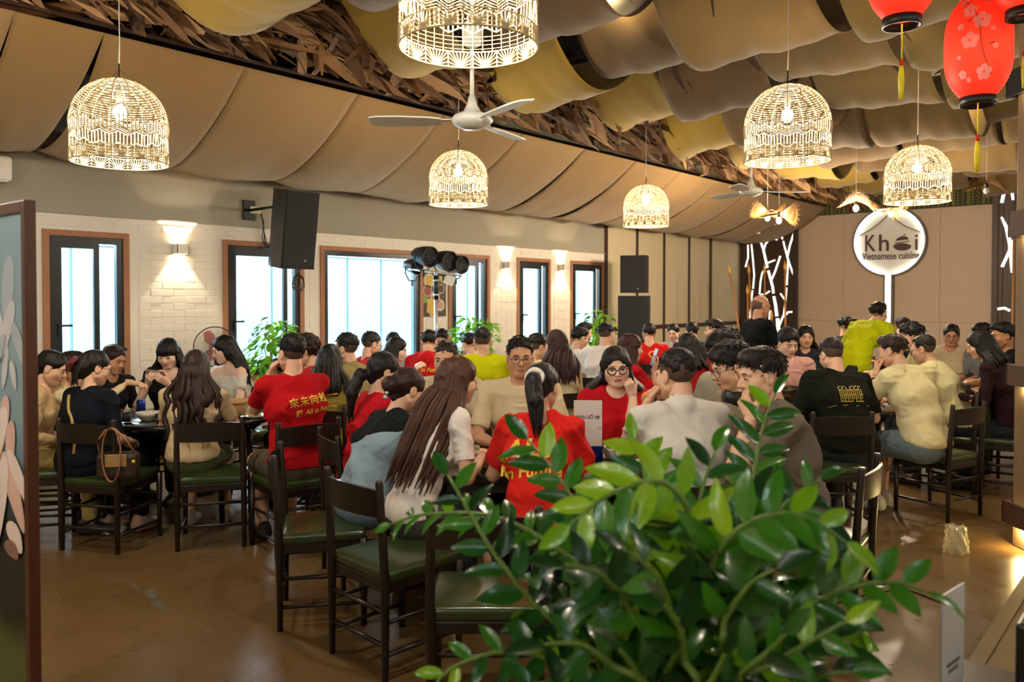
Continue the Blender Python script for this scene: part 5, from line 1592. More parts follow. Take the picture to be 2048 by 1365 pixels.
    if glasses:
        mb = MB()
        for s in (-1, 1):
            rx_, rz__ = (.026, .021)
            mb.tube([Vector(to((s * .033 + rx_ * math.cos(2 * PI * k / 20), .1005 - .012 * (abs(s * .033 + rx_ * math.cos(2 * PI * k / 20)) / .06) ** 2, -.002 + rz__ * math.sin(2 * PI * k / 20)))) for k in range(20)], .0021 if glasses == 'thin' else .0032, 5, closed=True)
            mb.tube([Vector(to((s * .058, .092, .006))), Vector(to((s * .076, .06, .008))), Vector(to((s * .081, -.01, .01)))], .0018, 5)
        mb.tube([Vector(to((-.008, .1015, .003))), Vector(to((0, .104, .005))), Vector(to((.008, .1015, .003)))], .0017, 5)
        mb.build('glasses', mat('thin_metal_frames', '#5f564c', rough=.3, metal=.7) if glasses == 'thin' else mat('dark_frames', '#1b1310', rough=.3), body)
    if chair and not stand:
        CHAIRS.append((key, label, bx_, by_, rz if chairyaw is None else YAW - math.radians(chairyaw), chairoff))
    PEOPLE[key] = p
    def world(q): return Vector((bx_ + q[0] * c_ - q[1] * s_, by_ + q[0] * s_ + q[1] * c_, q[2]))
    p.world = world
    def hand(s, fwd=.07, out=-.03):
        fd, bk, _ = HD[s]; return W[s] + fd * fwd + bk * out
    p.hand = hand
    return p
def print_back(p, me, mtl, along, shift=0.0, name='back_print', roll=0.0):
    """wrap flat lettering onto the back of a shirt; along: metres below the neck"""
    bm = bmesh.new(); bm.from_mesh(me)
    bmesh.ops.triangulate(bm, faces=bm.faces[:])
    long = [e for e in bm.edges if e.calc_length() > .02]
    if long: bmesh.ops.subdivide_edges(bm, edges=long, cuts=2)
    bmesh.ops.triangulate(bm, faces=bm.faces[:])
    bv = BVHTree.FromPolygons([Vector(q) for q in p.shirt_v], [tuple(int(i) for i in q) for q in p.shirt_f])
    f2, u2, N = Vector(p.f2), Vector(p.u2), Vector(p.N)
    X = Vector((1, 0, 0)); cr, sr = math.cos(roll), math.sin(roll)
    for v in bm.verts:
        x, y = v.co.x * cr - v.co.y * sr, v.co.x * sr + v.co.y * cr
        o = N + X * (x + shift) + u2 * (y - along) - f2 * .6
        hit = bv.ray_cast(o, f2)
        v.co = (hit[0] if hit[0] is not None else N + X * (x + shift) + u2 * (y - along) - f2 * .12) - f2 * .005
    m2 = bpy.data.meshes.new(name); bm.to_mesh(m2); bm.free()
    return link(name, m2, mtl, p.body)

# ------------------------------------------------------------------ chairs
m_ch = mat('dark_stained_wood', '#1d110b', rough=.38, var=.25, scale=10, stretch=(4, 4, .5), coat=.15)
m_seat = mat('green_vinyl', '#2c3a1a', rough=.28, var=.12, scale=14, bump=.06, bscale=120, coat=.3)
CH_H = .865
def chair_parts():
    out = []
    for s in (-1, 1):
        out.append(('leg', MB().tube([(s * .205, -.215, 0), (s * .205, -.215, .44), (s * .20, -.24, CH_H - .012), (s * .20, -.241, CH_H)], [.0145, .020, .0165, .013], 12).mesh('leg'), m_ch))
        out.append(('leg', MB().tube([(s * .215, .19, 0), (s * .215, .19, .44)], [.0145, .020], 12).mesh('leg'), m_ch))
    def bk(u, v):
        x = -.20 + .40 * u; q = 1 - (2 * u - 1) ** 2
        return Vector((x, -.232 - .035 * q - .006 * v, CH_H - .155 + .115 * v + .012 * q * v))
    mb = MB(); fr = lambda u, v: bk(u, v); n1, n2 = 14, 3
    mb.grid(fr, n1, n2); mb.grid(lambda u, v: bk(1 - u, v) - Vector((0, .016, 0)), n1, n2)
    for v_ in (0, 1):
        vs = []; fs = []
        for i in range(n1 + 1):
            a = bk(i / n1, v_); vs += [a, a - Vector((0, .016, 0))]
        for i in range(n1): fs.append((2 * i, 2 * i + 1, 2 * i + 3, 2 * i + 2))
        mb.add(vs, fs)
    out.append(('backrest', mb.mesh('backrest'), m_ch))
    out.append(('seat_rail', MB().box((0, -.012, .40), (.41, .40, .05), bev=.006).mesh('seat_rail'), m_ch))
    bm = bmesh.new(); bmesh.ops.create_cube(bm, size=1); bmesh.ops.scale(bm, vec=(.435, .415, .055), verts=bm.verts)
    bmesh.ops.bevel(bm, geom=bm.edges[:], offset=.022, segments=3, affect='EDGES', profile=.6)
    bmesh.ops.subdivide_edges(bm, edges=[e for e in bm.edges if e.calc_length() > .2], cuts=4, use_grid_fill=True)
    for v in bm.verts:
        q = max(0, 1 - (v.co.x / .22) ** 2) * max(0, 1 - (v.co.y / .21) ** 2)
        if v.co.z > 0: v.co.z += .012 * q
        v.co += Vector((0, -.005, .447))
    me = bpy.data.meshes.new('seat'); bm.to_mesh(me); bm.free()
    me.polygons.foreach_set('use_smooth', [True] * len(me.polygons))
    out.append(('seat', me, m_seat))
    for z_ in (.30, .155): out.append(('stretcher', MB().tube([(-.205, -.215, z_), (.205, -.215, z_)], .0105, 8).mesh('stretcher'), m_ch))
    for s in (-1, 1):
        for z_ in (.255, .115): out.append(('stretcher', MB().tube([(s * .205, -.215, z_), (s * .215, .19, z_)], .0105, 8).mesh('stretcher'), m_ch))
    out.append(('stretcher', MB().tube([(-.215, .19, .30), (.215, .19, .30)], .0105, 8).mesh('stretcher'), m_ch))
    for n_, me, m_ in out: me.materials.append(m_)
    return out
CHP = chair_parts()
def chair(x, y, rz, label):
    root = empty('dining_chair', (x, y, 0), rz)
    tag(root, label, 'chair', 'dark wooden dining chairs with green seats')
    for n_, me, _ in CHP: link(n_, me, None, root)
    return root
RED, CREAM, BLK = '#b5121a', '#d2c38f', '#141413'
pp_ = person
# ---- table by the lotus panel
pp_('a', 'woman in beige knit top beside the lotus panel, looking down', 103, 737, 5.5, 75, 12, 0, 22, 0, 'f', '#bfa277', 1.9, 'bun', '#120d0b', ('lap', 'lap'), '#a8935a')
pb_ = pp_('b', 'woman in navy top with red hair claw and crossbody strap, back turned', 190, 737, 5.35, 22, 10, 22, 14, 0, 'f', '#10151f', .95, 'clip', '#17100d', ('lap', 'lap'), '#181b22', glasses='thin', shoes='#b79a8a')
pp_('c', 'person in cream shirt reaching an arm across the table', 148, 736, 5.75, 80, 16, 0, 15, 0, 'f', '#d6c99c', 1.85, 'pony_low', '#120d0b', ('lap', ((.02, .56, 1.02), (.0, 1, -.15), (.1, .1, 1), 'point')), '#2a2d33')
pd_ = pp_('d', 'woman with sunglasses pushed up on her hair, facing right', 228, 720, 6.45, 112, 12, 0, 16, 0, 'f', '#242122', .9, 'bun', '#2a1512', ('lap', 'lap'), skin=1)
pe_ = pp_('e', 'girl with fringe in black square-neck top holding a phone', 336, 708, 6.5, 178, 10, 0, 24, 0, 'f', '#121418', .45, 'bangs', '#100c0c', ('phone', 'phone'), skin=2, neck='square', hairlen=.3)
pp_('f', 'long-haired woman in white off-shoulder top, facing left', 448, 700, 6.85, -145, 12, 22, 16, 0, 'f', '#cdc7b6', .6, 'long', '#100c0c', ('table', ((.0, .42, .98), (-.5, .8, -.1), (0, .2, 1), 'relaxed')), skin=2, neck='off', hairlen=.32)
pp_('g', 'woman with long wavy brown hair in beige tee, back to the camera', 392, 737, 5.45, -6, 8, 0, 14, 0, 'f', '#c6b089', .72, 'wavy', '#2b1b15', ('table', 'table'), '#4b5036', True, hairlen=.40, shoes='#a39a88')
ph_ = pp_('h', 'man in red printed T-shirt drinking, back to the camera', 583, 706, 5.25, -38, 6, -8, 2, 0, 'm', RED, .70, 'fade', '#120e0c', ('mouth', 'mouth'), '#51493a', True, bulk=1.06, shoes='#15161a')
pp_('h2', 'person with curly brown hair in red, behind the drinking man', 612, 703, 6.4, -95, 12, 0, 12, 0, 'f', RED, .75, 'curly', '#24150f', ('eat', 'eat'))
# ---- crowd before the wide window
pp_('s1', 'woman in olive long-sleeved top with dark hair down her back', 660, 722, 6.0, 4, 12, 0, 14, 0, 'f', '#857636', 1.9, 'long', '#120d0c', ('table', 'table'), hairlen=.24)
pp_('s2', 'man in tan collared shirt in profile, facing left by the wide window', 692, 699, 6.6, -72, 8, 0, 6, 0, 'm', '#8c7f50', .8, 'fade', '#14100e', ('table', 'table'), collar=True, neck='polo')
pp_('s3', 'man with cropped hair and glasses in red before the wide window', 743, 690, 7.8, 55, 10, 0, 14, 0, 'm', RED, .75, 'crew', '#1a1512', ('table', 'table'), glasses='thin')
pp_('s4', 'man whose cropped head shows behind the woman at the wide window', 787, 688, 9.0, 20, 10, 0, 14, 0, 'm', '#a9a9a6', .75, 'crew', '#1a1512', ('table', 'table'))
pp_('s5', 'young woman in profile in front of the wide window frame', 794, 700, 8.0, 85, 12, 0, 14, 0, 'f', RED, .75, 'bob', '#14100f', ('eat', 'eat'), hairlen=.16, skin=2)
ps6 = pp_('s6', 'person in red hooded top seen from behind near the light stand', 858, 685, 8.5, 4, 10, 0, 14, 0, 'm', '#c21a1c', 1.8, 'short', '#15100e', ('table', 'table'), hood=True)
pp_('s7', 'man behind the red hooded top, facing the camera', 881, 681, 9.5, 172, 8, 0, 12, 0, 'm', '#c8c4ba', .75, 'mop', '#15100e', ('table', 'table'))
pp_('s8', 'man with greying hair half hidden behind long brown hair', 892, 719, 5.45, -168, 10, 0, 8, 0, 'm', '#c5b999', .75, 'crew', '#2a2420', ('table', 'table'))
pp_('s9', 'broad man in bright yellow T-shirt, back to the camera', 964, 684, 7.3, -4, 8, -10, 10, 0, 'm', '#b2b503', .75, 'crew', '#14100e', ('table', 'table'), bulk=1.15)
pp_('s10', 'person in light blue shirt mostly hidden behind the yellow T-shirt', 938, 690, 8.9, -40, 16, 0, 14, 0, 'm', '#5793b8', .75, 'short', '#15100e', ('table', 'table'))
# ---- table number eight
pi_ = pp_('i', 'woman in red with dark ponytail beside the dark red updo', 768, 745, 4.75, 62, 12, 0, 14, 0, 'f', '#b30f1b', .75, 'pony_low', '#130f0f', ('table', 'table'), hairlen=.36)
pj_ = pp_('j', 'woman with dark red updo in black and light blue top', 815, 781, 4.35, 52, 24, 0, 24, 0, 'f', '#14181a', .8, 'bun', '#2b1413', ('table', 'table'), '#8199a8', low=('#8fa4b0', -.20, .55), bulk=1.05)
pk_ = pp_('k', 'woman with very long straight brown hair in white T-shirt', 917, 757, 4.05, 62, 20, 4, 10, 0, 'f', '#e4dbd2', .72, 'long', '#472a1d', ('table', 'in'), '#45453f', hairlen=.52)
pl_ = pp_('l', 'woman with scrunchie ponytail in orange-red printed T-shirt', 1083, 776, 3.85, 6, 18, 14, 12, 0, 'f', '#d0241c', .8, 'ponytail', '#141010', ('eat', 'in'), hairlen=.30, bulk=.98, shw=.155)
pm_ = pp_('m', 'man in beige polo and thin glasses facing the camera', 1040, 714, 4.85, 176, 6, 0, 2, 0, 'm', '#cdbb96', .8, 'fade', '#14100e', ('table', 'table'), glasses='thin', collar=True, neck='polo', skin=1)
pn_ = pp_('n', 'woman in red with dark-rimmed glasses resting cheek on hand', 1232, 735, 4.7, 182, 8, 0, 8, 4, 'f', '#b8141b', .75, 'bob', '#1b1310', ('cheek', 'table'), glasses='dark', fat=.02, hairlen=.10, bulk=1.12, skin=2)
po_ = pp_('o', 'man in pale grey collared tee eating bread, back to the camera', 1352, 752, 3.75, -14, 12, -18, 8, 0, 'm', '#cdc8be', .75, 'crew', '#16110f', ('mouth', 'in'), bulk=1.06, collar=True, tmax=.6)
pp_('p', 'young man in stone-coloured tee looking down, behind the glasses wearer', 1450, 706, 4.6, -112, 6, 0, 20, 0, 'm', '#a19a86', .8, 'mop', '#120e0c', ('table', 'table'), tmax=.64)
pp_('q', 'young man with round glasses leaning in, facing left', 1463, 736, 4.08, -96, 10, 0, 16, 0, 'm', '#8b806a', .8, 'mop', '#120e0c', ('in', 'in'), glasses='thin', tmax=.62)
pr_ = pp_('r', 'man in brown-grey tee drinking from a black cup, facing left', 1522, 746, 3.55, -88, 14, -10, 8, 0, 'm', '#6b6053', .75, 'short', '#1c1512', ('mouth', 'lap'), bulk=1.02, tmax=.62)
# ---- middle tables
pp_('t1', 'man with shaved sides bent low beside the cream blouse', 1075, 696, 7.5, 60, 18, 0, 20, 0, 'm', '#c4b287', .75, 'fade', '#15110f', ('table', 'table'), glasses='thin')
pp_('t2', 'woman in cream blouse with two-tone long hair, back turned', 1112, 689, 7.0, -22, 10, -25, 12, 0, 'f', '#d6c69d', 1.6, 'long', '#331a19', ('table', 'table'), hairlen=.3)
pp_('t3', 'man in white tee and glasses by the farthest window', 1160, 678, 9.0, 62, 16, 0, 12, 0, 'm', '#d4d0c8', .75, 'short', '#15110f', ('mouth', 'table'), glasses='dark')
pp_('t3b', 'man in white with dark hair behind the glasses wearer at farthest window', 1169, 666, 10.1, 80, 10, 0, 10, 0, 'm', '#c9c5bd', .75, 'short', '#15110f', ('table', 'table'))
pp_('t4', 'man in white T-shirt seated with back turned near the far speakers', 1213, 668, 8.3, 24, 10, 20, 10, 0, 'm', '#dad6ce', .75, 'crew', '#15110f', ('table', 'table'), bulk=1.05)
pt5 = pp_('t5', 'woman in red with reddish-brown hair holding up a phone', 1262, 697, 6.8, 78, 8, 0, 4, 0, 'f', RED, .75, 'long', '#371b16', ('lap', ((.05, .30, 1.02), (-.1, .5, .9), (.3, .9, -.3), 'hold')), hairlen=.2)
pt6 = pp_('t6', 'man in red printed tee with back turned, beside the far subwoofer', 1298, 668, 10.0, 6, 10, 0, 8, 0, 'm', '#c01a16', .8, 'short', '#15110f', ('table', 'table'))
pp_('t7', 'girl in pale top facing the camera under the beige panels', 1347, 666, 10.7, -152, 8, 0, 14, 0, 'f', '#b5b1aa', .8, 'ponytail', '#15110f', ('table', 'table'), hairlen=.25, skin=2)
pp_('t8', 'dark-haired man with back turned before the beige panels', 1384, 665, 10.5, 0, 8, 0, 10, 0, 'm', '#2a2a2c', .8, 'short', '#15110f', ('table', 'table'))
pp_('t9', 'woman with black bobbed hair and dark red top, back turned', 1377, 697, 6.5, 26, 8, 0, 10, 0, 'f', '#8d1013', .8, 'bob', '#0f0c0b', ('table', 'table'), hairlen=.12)
pp_('t10', 'man in red in profile, facing left under the beige panels', 1428, 659, 9.3, -76, 8, 0, 8, 0, 'm', '#b3161a', .8, 'short', '#1b1512', ('table', 'table'))
pp_('u1', 'bald standing man in black T-shirt and thin glasses', 1522, 614, 8.6, 78, 6, 0, 8, 0, 'm', '#0e1011', .75, 'bald', '#3a3028', ('down', 'in'), '#1c1d20', stand=True, glasses='thin', skin=1, tmax=.6)
# ---- right-hand table
pp_('v1', 'boy in pink T-shirt facing the camera across the hot pot', 1576, 687, 7.15, 172, 8, 0, 20, 0, 'm', '#c9998f', .8, 'mop', '#120d0b', ('table', 'table'), skin=2)
pp_('v2', 'long-haired woman in dark top behind the boy in pink', 1611, 674, 8.5, -172, 8, 0, 8, 0, 'f', '#2a2930', .8, 'long', '#0f0c0b', ('table', 'table'), hairlen=.3)
pv3 = pp_('v3', 'man in black T-shirt with yellow back print, head bowed', 1663, 712, 5.95, -6, 20, -6, 26, 0, 'm', '#14170f', .85, 'crew', '#1c1411', ('table', 'table'), bulk=1.12)
pp_('v4', 'man in yellow-green T-shirt standing bent over the table', 1757, 626, 8.7, 56, 40, 0, 6, 0, 'm', '#b2b907', .8, 'short', '#17120f', ('in', 'in'), '#2a2d33', stand=True, tmax=.62)
pp_('v5', 'spiky-haired person mostly hidden behind the yellow-green T-shirt', 1695, 650, 10.6, 90, 8, 0, 10, 0, 'm', '#2b2b2d', .8, 'spiky', '#120d0b', ('table', 'table'))
pv6 = pp_('v6', 'man in cream T-shirt and denim shorts hunched over his food', 1785, 703, 6.1, -36, 20, -4, 14, 0, 'm', '#e0d5a4', .72, 'short', '#2b1d17', ('mouth', 'in'), '#6c7b80', True, bulk=1.1, shoes='#c4c0b0', tmax=.61)
pp_('v7', 'man in cream tee and glasses hunched behind the denim shorts wearer', 1846, 700, 7.0, -50, 22, 0, 14, 0, 'm', '#d8d09e', .75, 'crew', '#1c1411', ('table', 'table'), glasses='dark', bulk=1.08)
pp_('v8', 'man in cream tee with tousled hair stretching an arm left', 1823, 674, 7.45, -72, 18, 0, 10, 0, 'm', '#cfc18b', .75, 'spiky', '#17110f', ('table', ((.1, .55, .92), (0, 1, 0), (0, 0, 1), 'relaxed')), tmax=.62)
pp_('v9', 'man with cropped hair under the stem of the round sign', 1808, 653, 10.4, 90, 8, 0, 8, 0, 'm', '#2b2b2d', .8, 'crew', '#17110f', ('table', 'table'))
pp_('v10', 'woman in cream polo and thin glasses facing the camera at right', 1903, 671, 8.5, -152, 8, 0, 12, 0, 'f', '#c6b491', .8, 'pony_low', '#120d0b', ('table', 'table'), glasses='thin', collar=True, hairlen=.2, skin=1)
pp_('v11', 'man in grey tee with black hair, right of the cream polo', 1965, 668, 8.2, -102, 12, 0, 14, 0, 'm', '#7a7c7d', .8, 'short', '#120d0b', ('table', 'table'))
pp_('v12', 'woman in dark maroon long sleeves leaning over the right table', 1960, 692, 6.8, -56, 18, 0, 18, 0, 'f', '#2a171b', 1.9, 'bob', '#0f0b0a', ('table', 'table'), hairlen=.14, bulk=1.1, tmax=.62)
pp_('v13', 'man in black T-shirt facing left beside the timber post', 2005, 673, 7.4, -84, 8, 0, 6, 0, 'm', '#101112', .8, 'short', '#100c0a', ('table', 'table'), skin=3, tmax=.6)
print('TORSO', TLOG)
CHFIX = {'b': (-2.67, 5.30, 12), 'g': (-2.01, 5.36, -14), 'k': (-.53, 3.64, 45), 'l': (-.10, 3.16, 0), 'j': (-.97, 4.12, 78), 'r': (1.50, 3.90, -56), 'v3': (2.24, 5.62, 0), 'v6': (3.24, 6.05, -30)}
CHPOS = {}
for key, lab, x, y, rz, off in CHAIRS:
    CHPOS[key] = (x, y, rz)
    fx, fy = -math.sin(rz), math.cos(rz)
    lab2 = 'dark chair with green seat under the ' + ' '.join(lab.split()[:9])
    if key in CHFIX:
        r_, f_, yw = CHFIX[key]; q = C(r_, f_)
        chair(q[0], q[1], YAW - math.radians(yw), lab2)
    else:
        chair(x + fx * .06, y + fy * .06, rz, lab2)
# ------------------------------------------------------------------ tables and what stands on them
m_top = mat('black_table_top', '#15130f', rough=.22, var=.2, scale=9, coat=.2)
m_tleg = mat('black_table_leg', '#191512', rough=.45)
TOPZ = .755
def round_table(r, f, R, lab):
    x, y = C(r, f); root = empty('dining_table', (x, y, 0), YAW); tag(root, lab, 'table', 'black dining tables')
    MB().lathe([(0, TOPZ), (R - .006, TOPZ), (R, TOPZ - .006), (R, TOPZ - .034), (R - .01, TOPZ - .04), (0, TOPZ - .04)], 48).build('tabletop', m_top, root)
    MB().lathe([(R * .8, TOPZ - .04), (R * .8, TOPZ - .09), (R * .77, TOPZ - .09), (R * .77, TOPZ - .04)], 40).build('apron', m_tleg, root)
    for k in range(4):
        a = PI / 4 + PI / 2 * k; MB().tube([(R * .72 * math.cos(a), R * .72 * math.sin(a), TOPZ - .05), (R * .76 * math.cos(a), R * .76 * math.sin(a), 0)], [.026, .019], 10).build('leg', m_tleg, root)
    return root
def rect_table(r, f, hx_, hy_, yaw, lab):
    x, y = C(r, f); root = empty('dining_table', (x, y, 0), YAW - math.radians(yaw)); tag(root, lab, 'table', 'black dining tables')
    MB().box((0, 0, TOPZ - .02), (2 * hx_, 2 * hy_, .04), bev=.005).build('tabletop', m_top, root)
    MB().box((0, 0, TOPZ - .07), (2 * hx_ - .12, 2 * hy_ - .12, .06)).build('apron', m_tleg, root)
    for sx in (-1, 1):
        for sy in (-1, 1): MB().tube([(sx * (hx_ - .07), sy * (hy_ - .07), TOPZ - .05), (sx * (hx_ - .06), sy * (hy_ - .06), 0)], [.027, .02], 10).build('leg', m_tleg, root)
    return root
round_table(-2.40, 6.0, .60, 'round black table laid with dishes near the lotus panel')
rect_table(.20, 4.28, .62, .36, 0, 'black table number eight behind the large green plant')
round_table(2.62, 6.5, .50, 'round black table with the hot pot on the right')
round_table(-.55, 8.2, .46, 'small black table ahead of the yellow T-shirt')
round_table(1.25, 9.2, .46, 'small black table among the far diners in white')
round_table(1.75, 7.5, .42, 'small black table ahead of the phone holder')
round_table(4.15, 7.7, .44, 'small black table beside the timber post')
m_cer = mat('white_ceramic', '#cfc6b4', rough=.25, var=.08); m_clay = mat('brown_clay', '#43302a', rough=.5, var=.2, scale=8); m_bamb = mat('bamboo_ware', '#a98a58', rough=.6, var=.2, scale=20)
m_food = [mat('food_%d' % i, c, rough=.6, var=.4, scale=60, bump=.8, bscale=120) for i, c in enumerate(('#b5743a', '#8a4a28', '#c9b076', '#6f7a35', '#d8d0b8'))]
m_drink = mat('dark_drink', '#1d0d08', rough=.1); m_clear = m_glass
def tp(r, f, z=TOPZ): q = C(r, f); return Vector((q[0], q[1], z))
def bowl(p, R, h, m_, lab, food=None, grp=None):
    root = empty('bowl', p); tag(root, lab, 'bowl', grp)
    MB().lathe([(0, .004), (R * .5, .004), (R * .55, 0), (R * .58, .006), (R * .85, h * .55), (R, h), (R * .95, h), (R * .8, h * .55), (R * .5, .014), (0, .012)], 24).build('vessel', m_, root)
    if food is not None:
        mb = MB(); r_ = random.Random(int(p.x * 100) + 3)
        mb.lathe([(0, h * .8), (R * .5, h * .78), (R * .86, h * .62), (R * .6, h * .4), (0, h * .4)], 16)
        for k in range(10): mb.ball((r_.uniform(-.5, .5) * R, r_.uniform(-.5, .5) * R, h * .8), (R * .22, R * .16, h * .16), 6, 4, Matrix.Rotation(r_.uniform(0, 3), 3, 'Z'))
        mb.build('food', m_food[food], root)
    return root
def plate(p, R, lab, food=None, grp=None):
    root = empty('plate', p); tag(root, lab, 'plate', grp)
    MB().lathe([(0, .003), (R * .55, .002), (R * .6, .0), (R * .62, .004), (R, .018), (R * .98, .021), (R * .62, .009), (0, .008)], 24).build('dish', m_cer, root)
    if food is not None:
        mb = MB(); r_ = random.Random(int(p.y * 100))
        for k in range(16): mb.ball((r_.uniform(-.45, .45) * R, r_.uniform(-.45, .45) * R, .016 + r_.random() * .02), (.026, .016, .012), 6, 4, Matrix.Rotation(r_.uniform(0, 3), 3, 'Z'))
        mb.build('food', m_food[food], root)
def can(p, lab, grp=None):
    root = empty('drink_can', p); tag(root, lab, 'can', grp)
    MB().lathe([(0, .004), (.024, .0), (.033, .012), (.033, .105), (.027, .118), (.026, .121)], 20).build('can_body', mat('blue_can', '#1a3a94', rough=.25, metal=.5, var=.25, scale=25), root)
    MB().lathe([(.027, .121), (.026, .123), (.024, .119), (0, .119)], 20).build('can_lid', m_al, root)
    MB().box((.004, 0, .122), (.02, .013, .002), bev=.0008).build('pull_tab', m_al, root)
def tumbler(p, lab, fill=.55, grp=None, h=.10, R=.036):
    root = empty('glass', p); tag(root, lab, 'glass', grp)
    MB().lathe([(0, 0), (R * .85, 0), (R, h), (R * .94, h), (R * .8, .008), (0, .008)], 20).build('tumbler', m_clear, root)
    MB().lathe([(0, .009), (R * .78, .009), (R * (.8 + .12 * fill), h * fill), (0, h * fill)], 18).build('drink', m_drink, root)
def pot(p, R, h, lab, m_=None):
    root = empty('cooking_pot', p); tag(root, lab, 'pot')
    m_ = m_ or m_clay
    MB().lathe([(0, .0), (R * .72, 0), (R * .95, h * .3), (R, h * .62), (R * .9, h * .86), (R * .96, h), (R * .88, h), (R * .82, h * .84), (R * .9, h * .6), (R * .8, h * .2), (0, h * .15)], 28).build('vessel', m_, root)
    for s in (-1, 1): MB().tube([(s * R * .95, -.03, h * .7), (s * (R + .03), -.02, h * .74), (s * (R + .03), .02, h * .74), (s * R * .95, .03, h * .7)], .008, 8).build('handle', m_, root)
    MB().lathe([(0, h * .72), (R * .84, h * .72)], 24).build('broth', mat('broth', '#3f2412', rough=.15, var=.3, scale=30), root)
    MB().tube([(R * .3, 0, h * .7), (R * .8, .03, h * 1.25), (R * 1.1, .05, h * 1.5)], [.012, .005, .005], 8).build('ladle', m_al, root)
    return root
def napkin(p, lab, s_=.05):
    mb = MB(); r_ = random.Random(int(p.x * 57))
    for k in range(5):
        a = r_.uniform(0, 6); c = Vector((r_.uniform(-.4, .4) * s_, r_.uniform(-.4, .4) * s_, s_ * .3))
        mb.grid(lambda u, v: c + Vector(((u - .5) * s_ * 1.3 * math.cos(a) - (v - .5) * s_ * math.sin(a), (u - .5) * s_ * 1.3 * math.sin(a) + (v - .5) * s_ * math.cos(a), s_ * .3 * math.sin(u * 7 + k) * math.cos(v * 6 + a) + .2 * s_ * (k - 2) * u)), 6, 6)
    o = mb.build('napkin', m_cer); o.location = p; tag(o, lab, 'napkin'); thicken(o, .0012)
# table by the panel
bowl(tp(-2.62, 5.72), .085, .06, m_cer, 'pale bowl with food in front of the blue can', 4)
can(tp(-2.78, 5.95), 'blue drink can left of the clay pot')
tumbler(tp(-2.72, 5.60), 'glass of dark drink at the near edge of the panel table', .5)
pot(tp(-2.42, 5.98), .125, .13, 'brown clay pot with ladle amid the panel table')
bowl(tp(-2.47, 5.66), .075, .055, m_black, 'black bowl before the clay pot', 1)
plate(tp(-2.64, 6.25), .11, 'white plate with leftovers on the far side of the panel table', 2)
plate(tp(-2.30, 6.32), .10, 'white plate behind the clay pot', 0)
root = empty('rice_bucket', tp(-2.06, 5.88)); tag(root, 'pale round bamboo bucket left of the drinking man', 'bucket')
MB().lathe([(0, 0), (.085, 0), (.1, .13), (.093, .13), (.08, .012), (0, .012)], 28).build('tub', m_bamb, root); MB().lathe([(.098, .10), (.102, .10), (.103, .118), (.099, .118)], 28).build('hoop', m_bp, root)
bowl(tp(-1.98, 5.60), .08, .06, m_clay, 'brown bowl beside the bamboo bucket', 0)
napkin(tp(-2.03, 5.50), 'crumpled white napkin at the table edge by the bucket')
plate(tp(-1.90, 5.85), .09, 'plate of bones under the drinking man\'s elbow', 2)
# table eight
cp = tp(.39, 4.08)
root = empty('table_number_card', cp, YAW - math.radians(4)); tag(root, 'white standing card reading BÀN SỐ 08', 'card')
CW, CHh = .145, .235
CB = .118
MB().box((0, 0, CHh / 2 + CB), (CW, .006, CHh), bev=.001).build('card', mat('white_card', '#ddd6d0', rough=.4, var=.02), root)
MB().lathe([(0, 0), (.045, 0), (.045, .006), (.008, .012), (0, .012)], 20).build('foot', m_al, root)
MB().tube([(0, .004, .01), (0, .004, CB + .05)], .004, 8).build('stand_rod', m_al, root)
m_ink2 = mat('dark_ink', '#3a3438', rough=.6)
me = text_mesh('BÀN SỐ 08', .031, .0003, bold=.0006); o = link('lettering', me, m_ink2, root, (0, -.0036, CB + .148)); o.rotation_euler = (PI / 2, 0, 0)
wv = max(v.co.x for v in me.vertices) - min(v.co.x for v in me.vertices); o.scale = (.118 / wv, .118 / wv, 1)
me = text_mesh('12', .022, .0003); o = link('lettering', me, m_ink2, root, (.056, -.0036, CB + .092)); o.rotation_euler = (PI / 2, 0, 0)
root = empty('bread_basket', tp(.58, 4.22)); tag(root, 'white bowl of toasted bread to the right of the number card', 'bowl')
MB().lathe([(0, 0), (.07, 0), (.1, .09), (.094, .09), (.066, .01), (0, .01)], 24).build('vessel', m_cer, root)
for k in range(5): MB().ball((.045 * math.cos(k * 1.3), .045 * math.sin(k * 1.3), .10), (.06, .028, .022), 10, 6, Matrix.Rotation(k * .9, 3, 'Z') @ Matrix.Rotation(.3, 3, 'Y')).build('bread_piece', m_food[0], root)
can(tp(.45, 4.2), 'blue drink can behind the number card')
tumbler(tp(.50, 4.08), 'tumbler of dark drink beside the number card', .5)
bowl(tp(.70, 4.05), .07, .05, m_cer, 'white sauce bowl on table eight', 1)
plate(tp(.1, 4.4), .11, 'plate of food before the beige polo', 0)
bowl(tp(-.12, 4.12), .075, .055, m_cer, 'white bowl by the white T-shirt\'s hands', 2)
plate(tp(-.2, 4.42), .12, 'plate of greens at the left of table eight', 3)
pot(tp(.02, 4.2), .10, .10, 'dark hot pot in the middle of table eight', m_black)
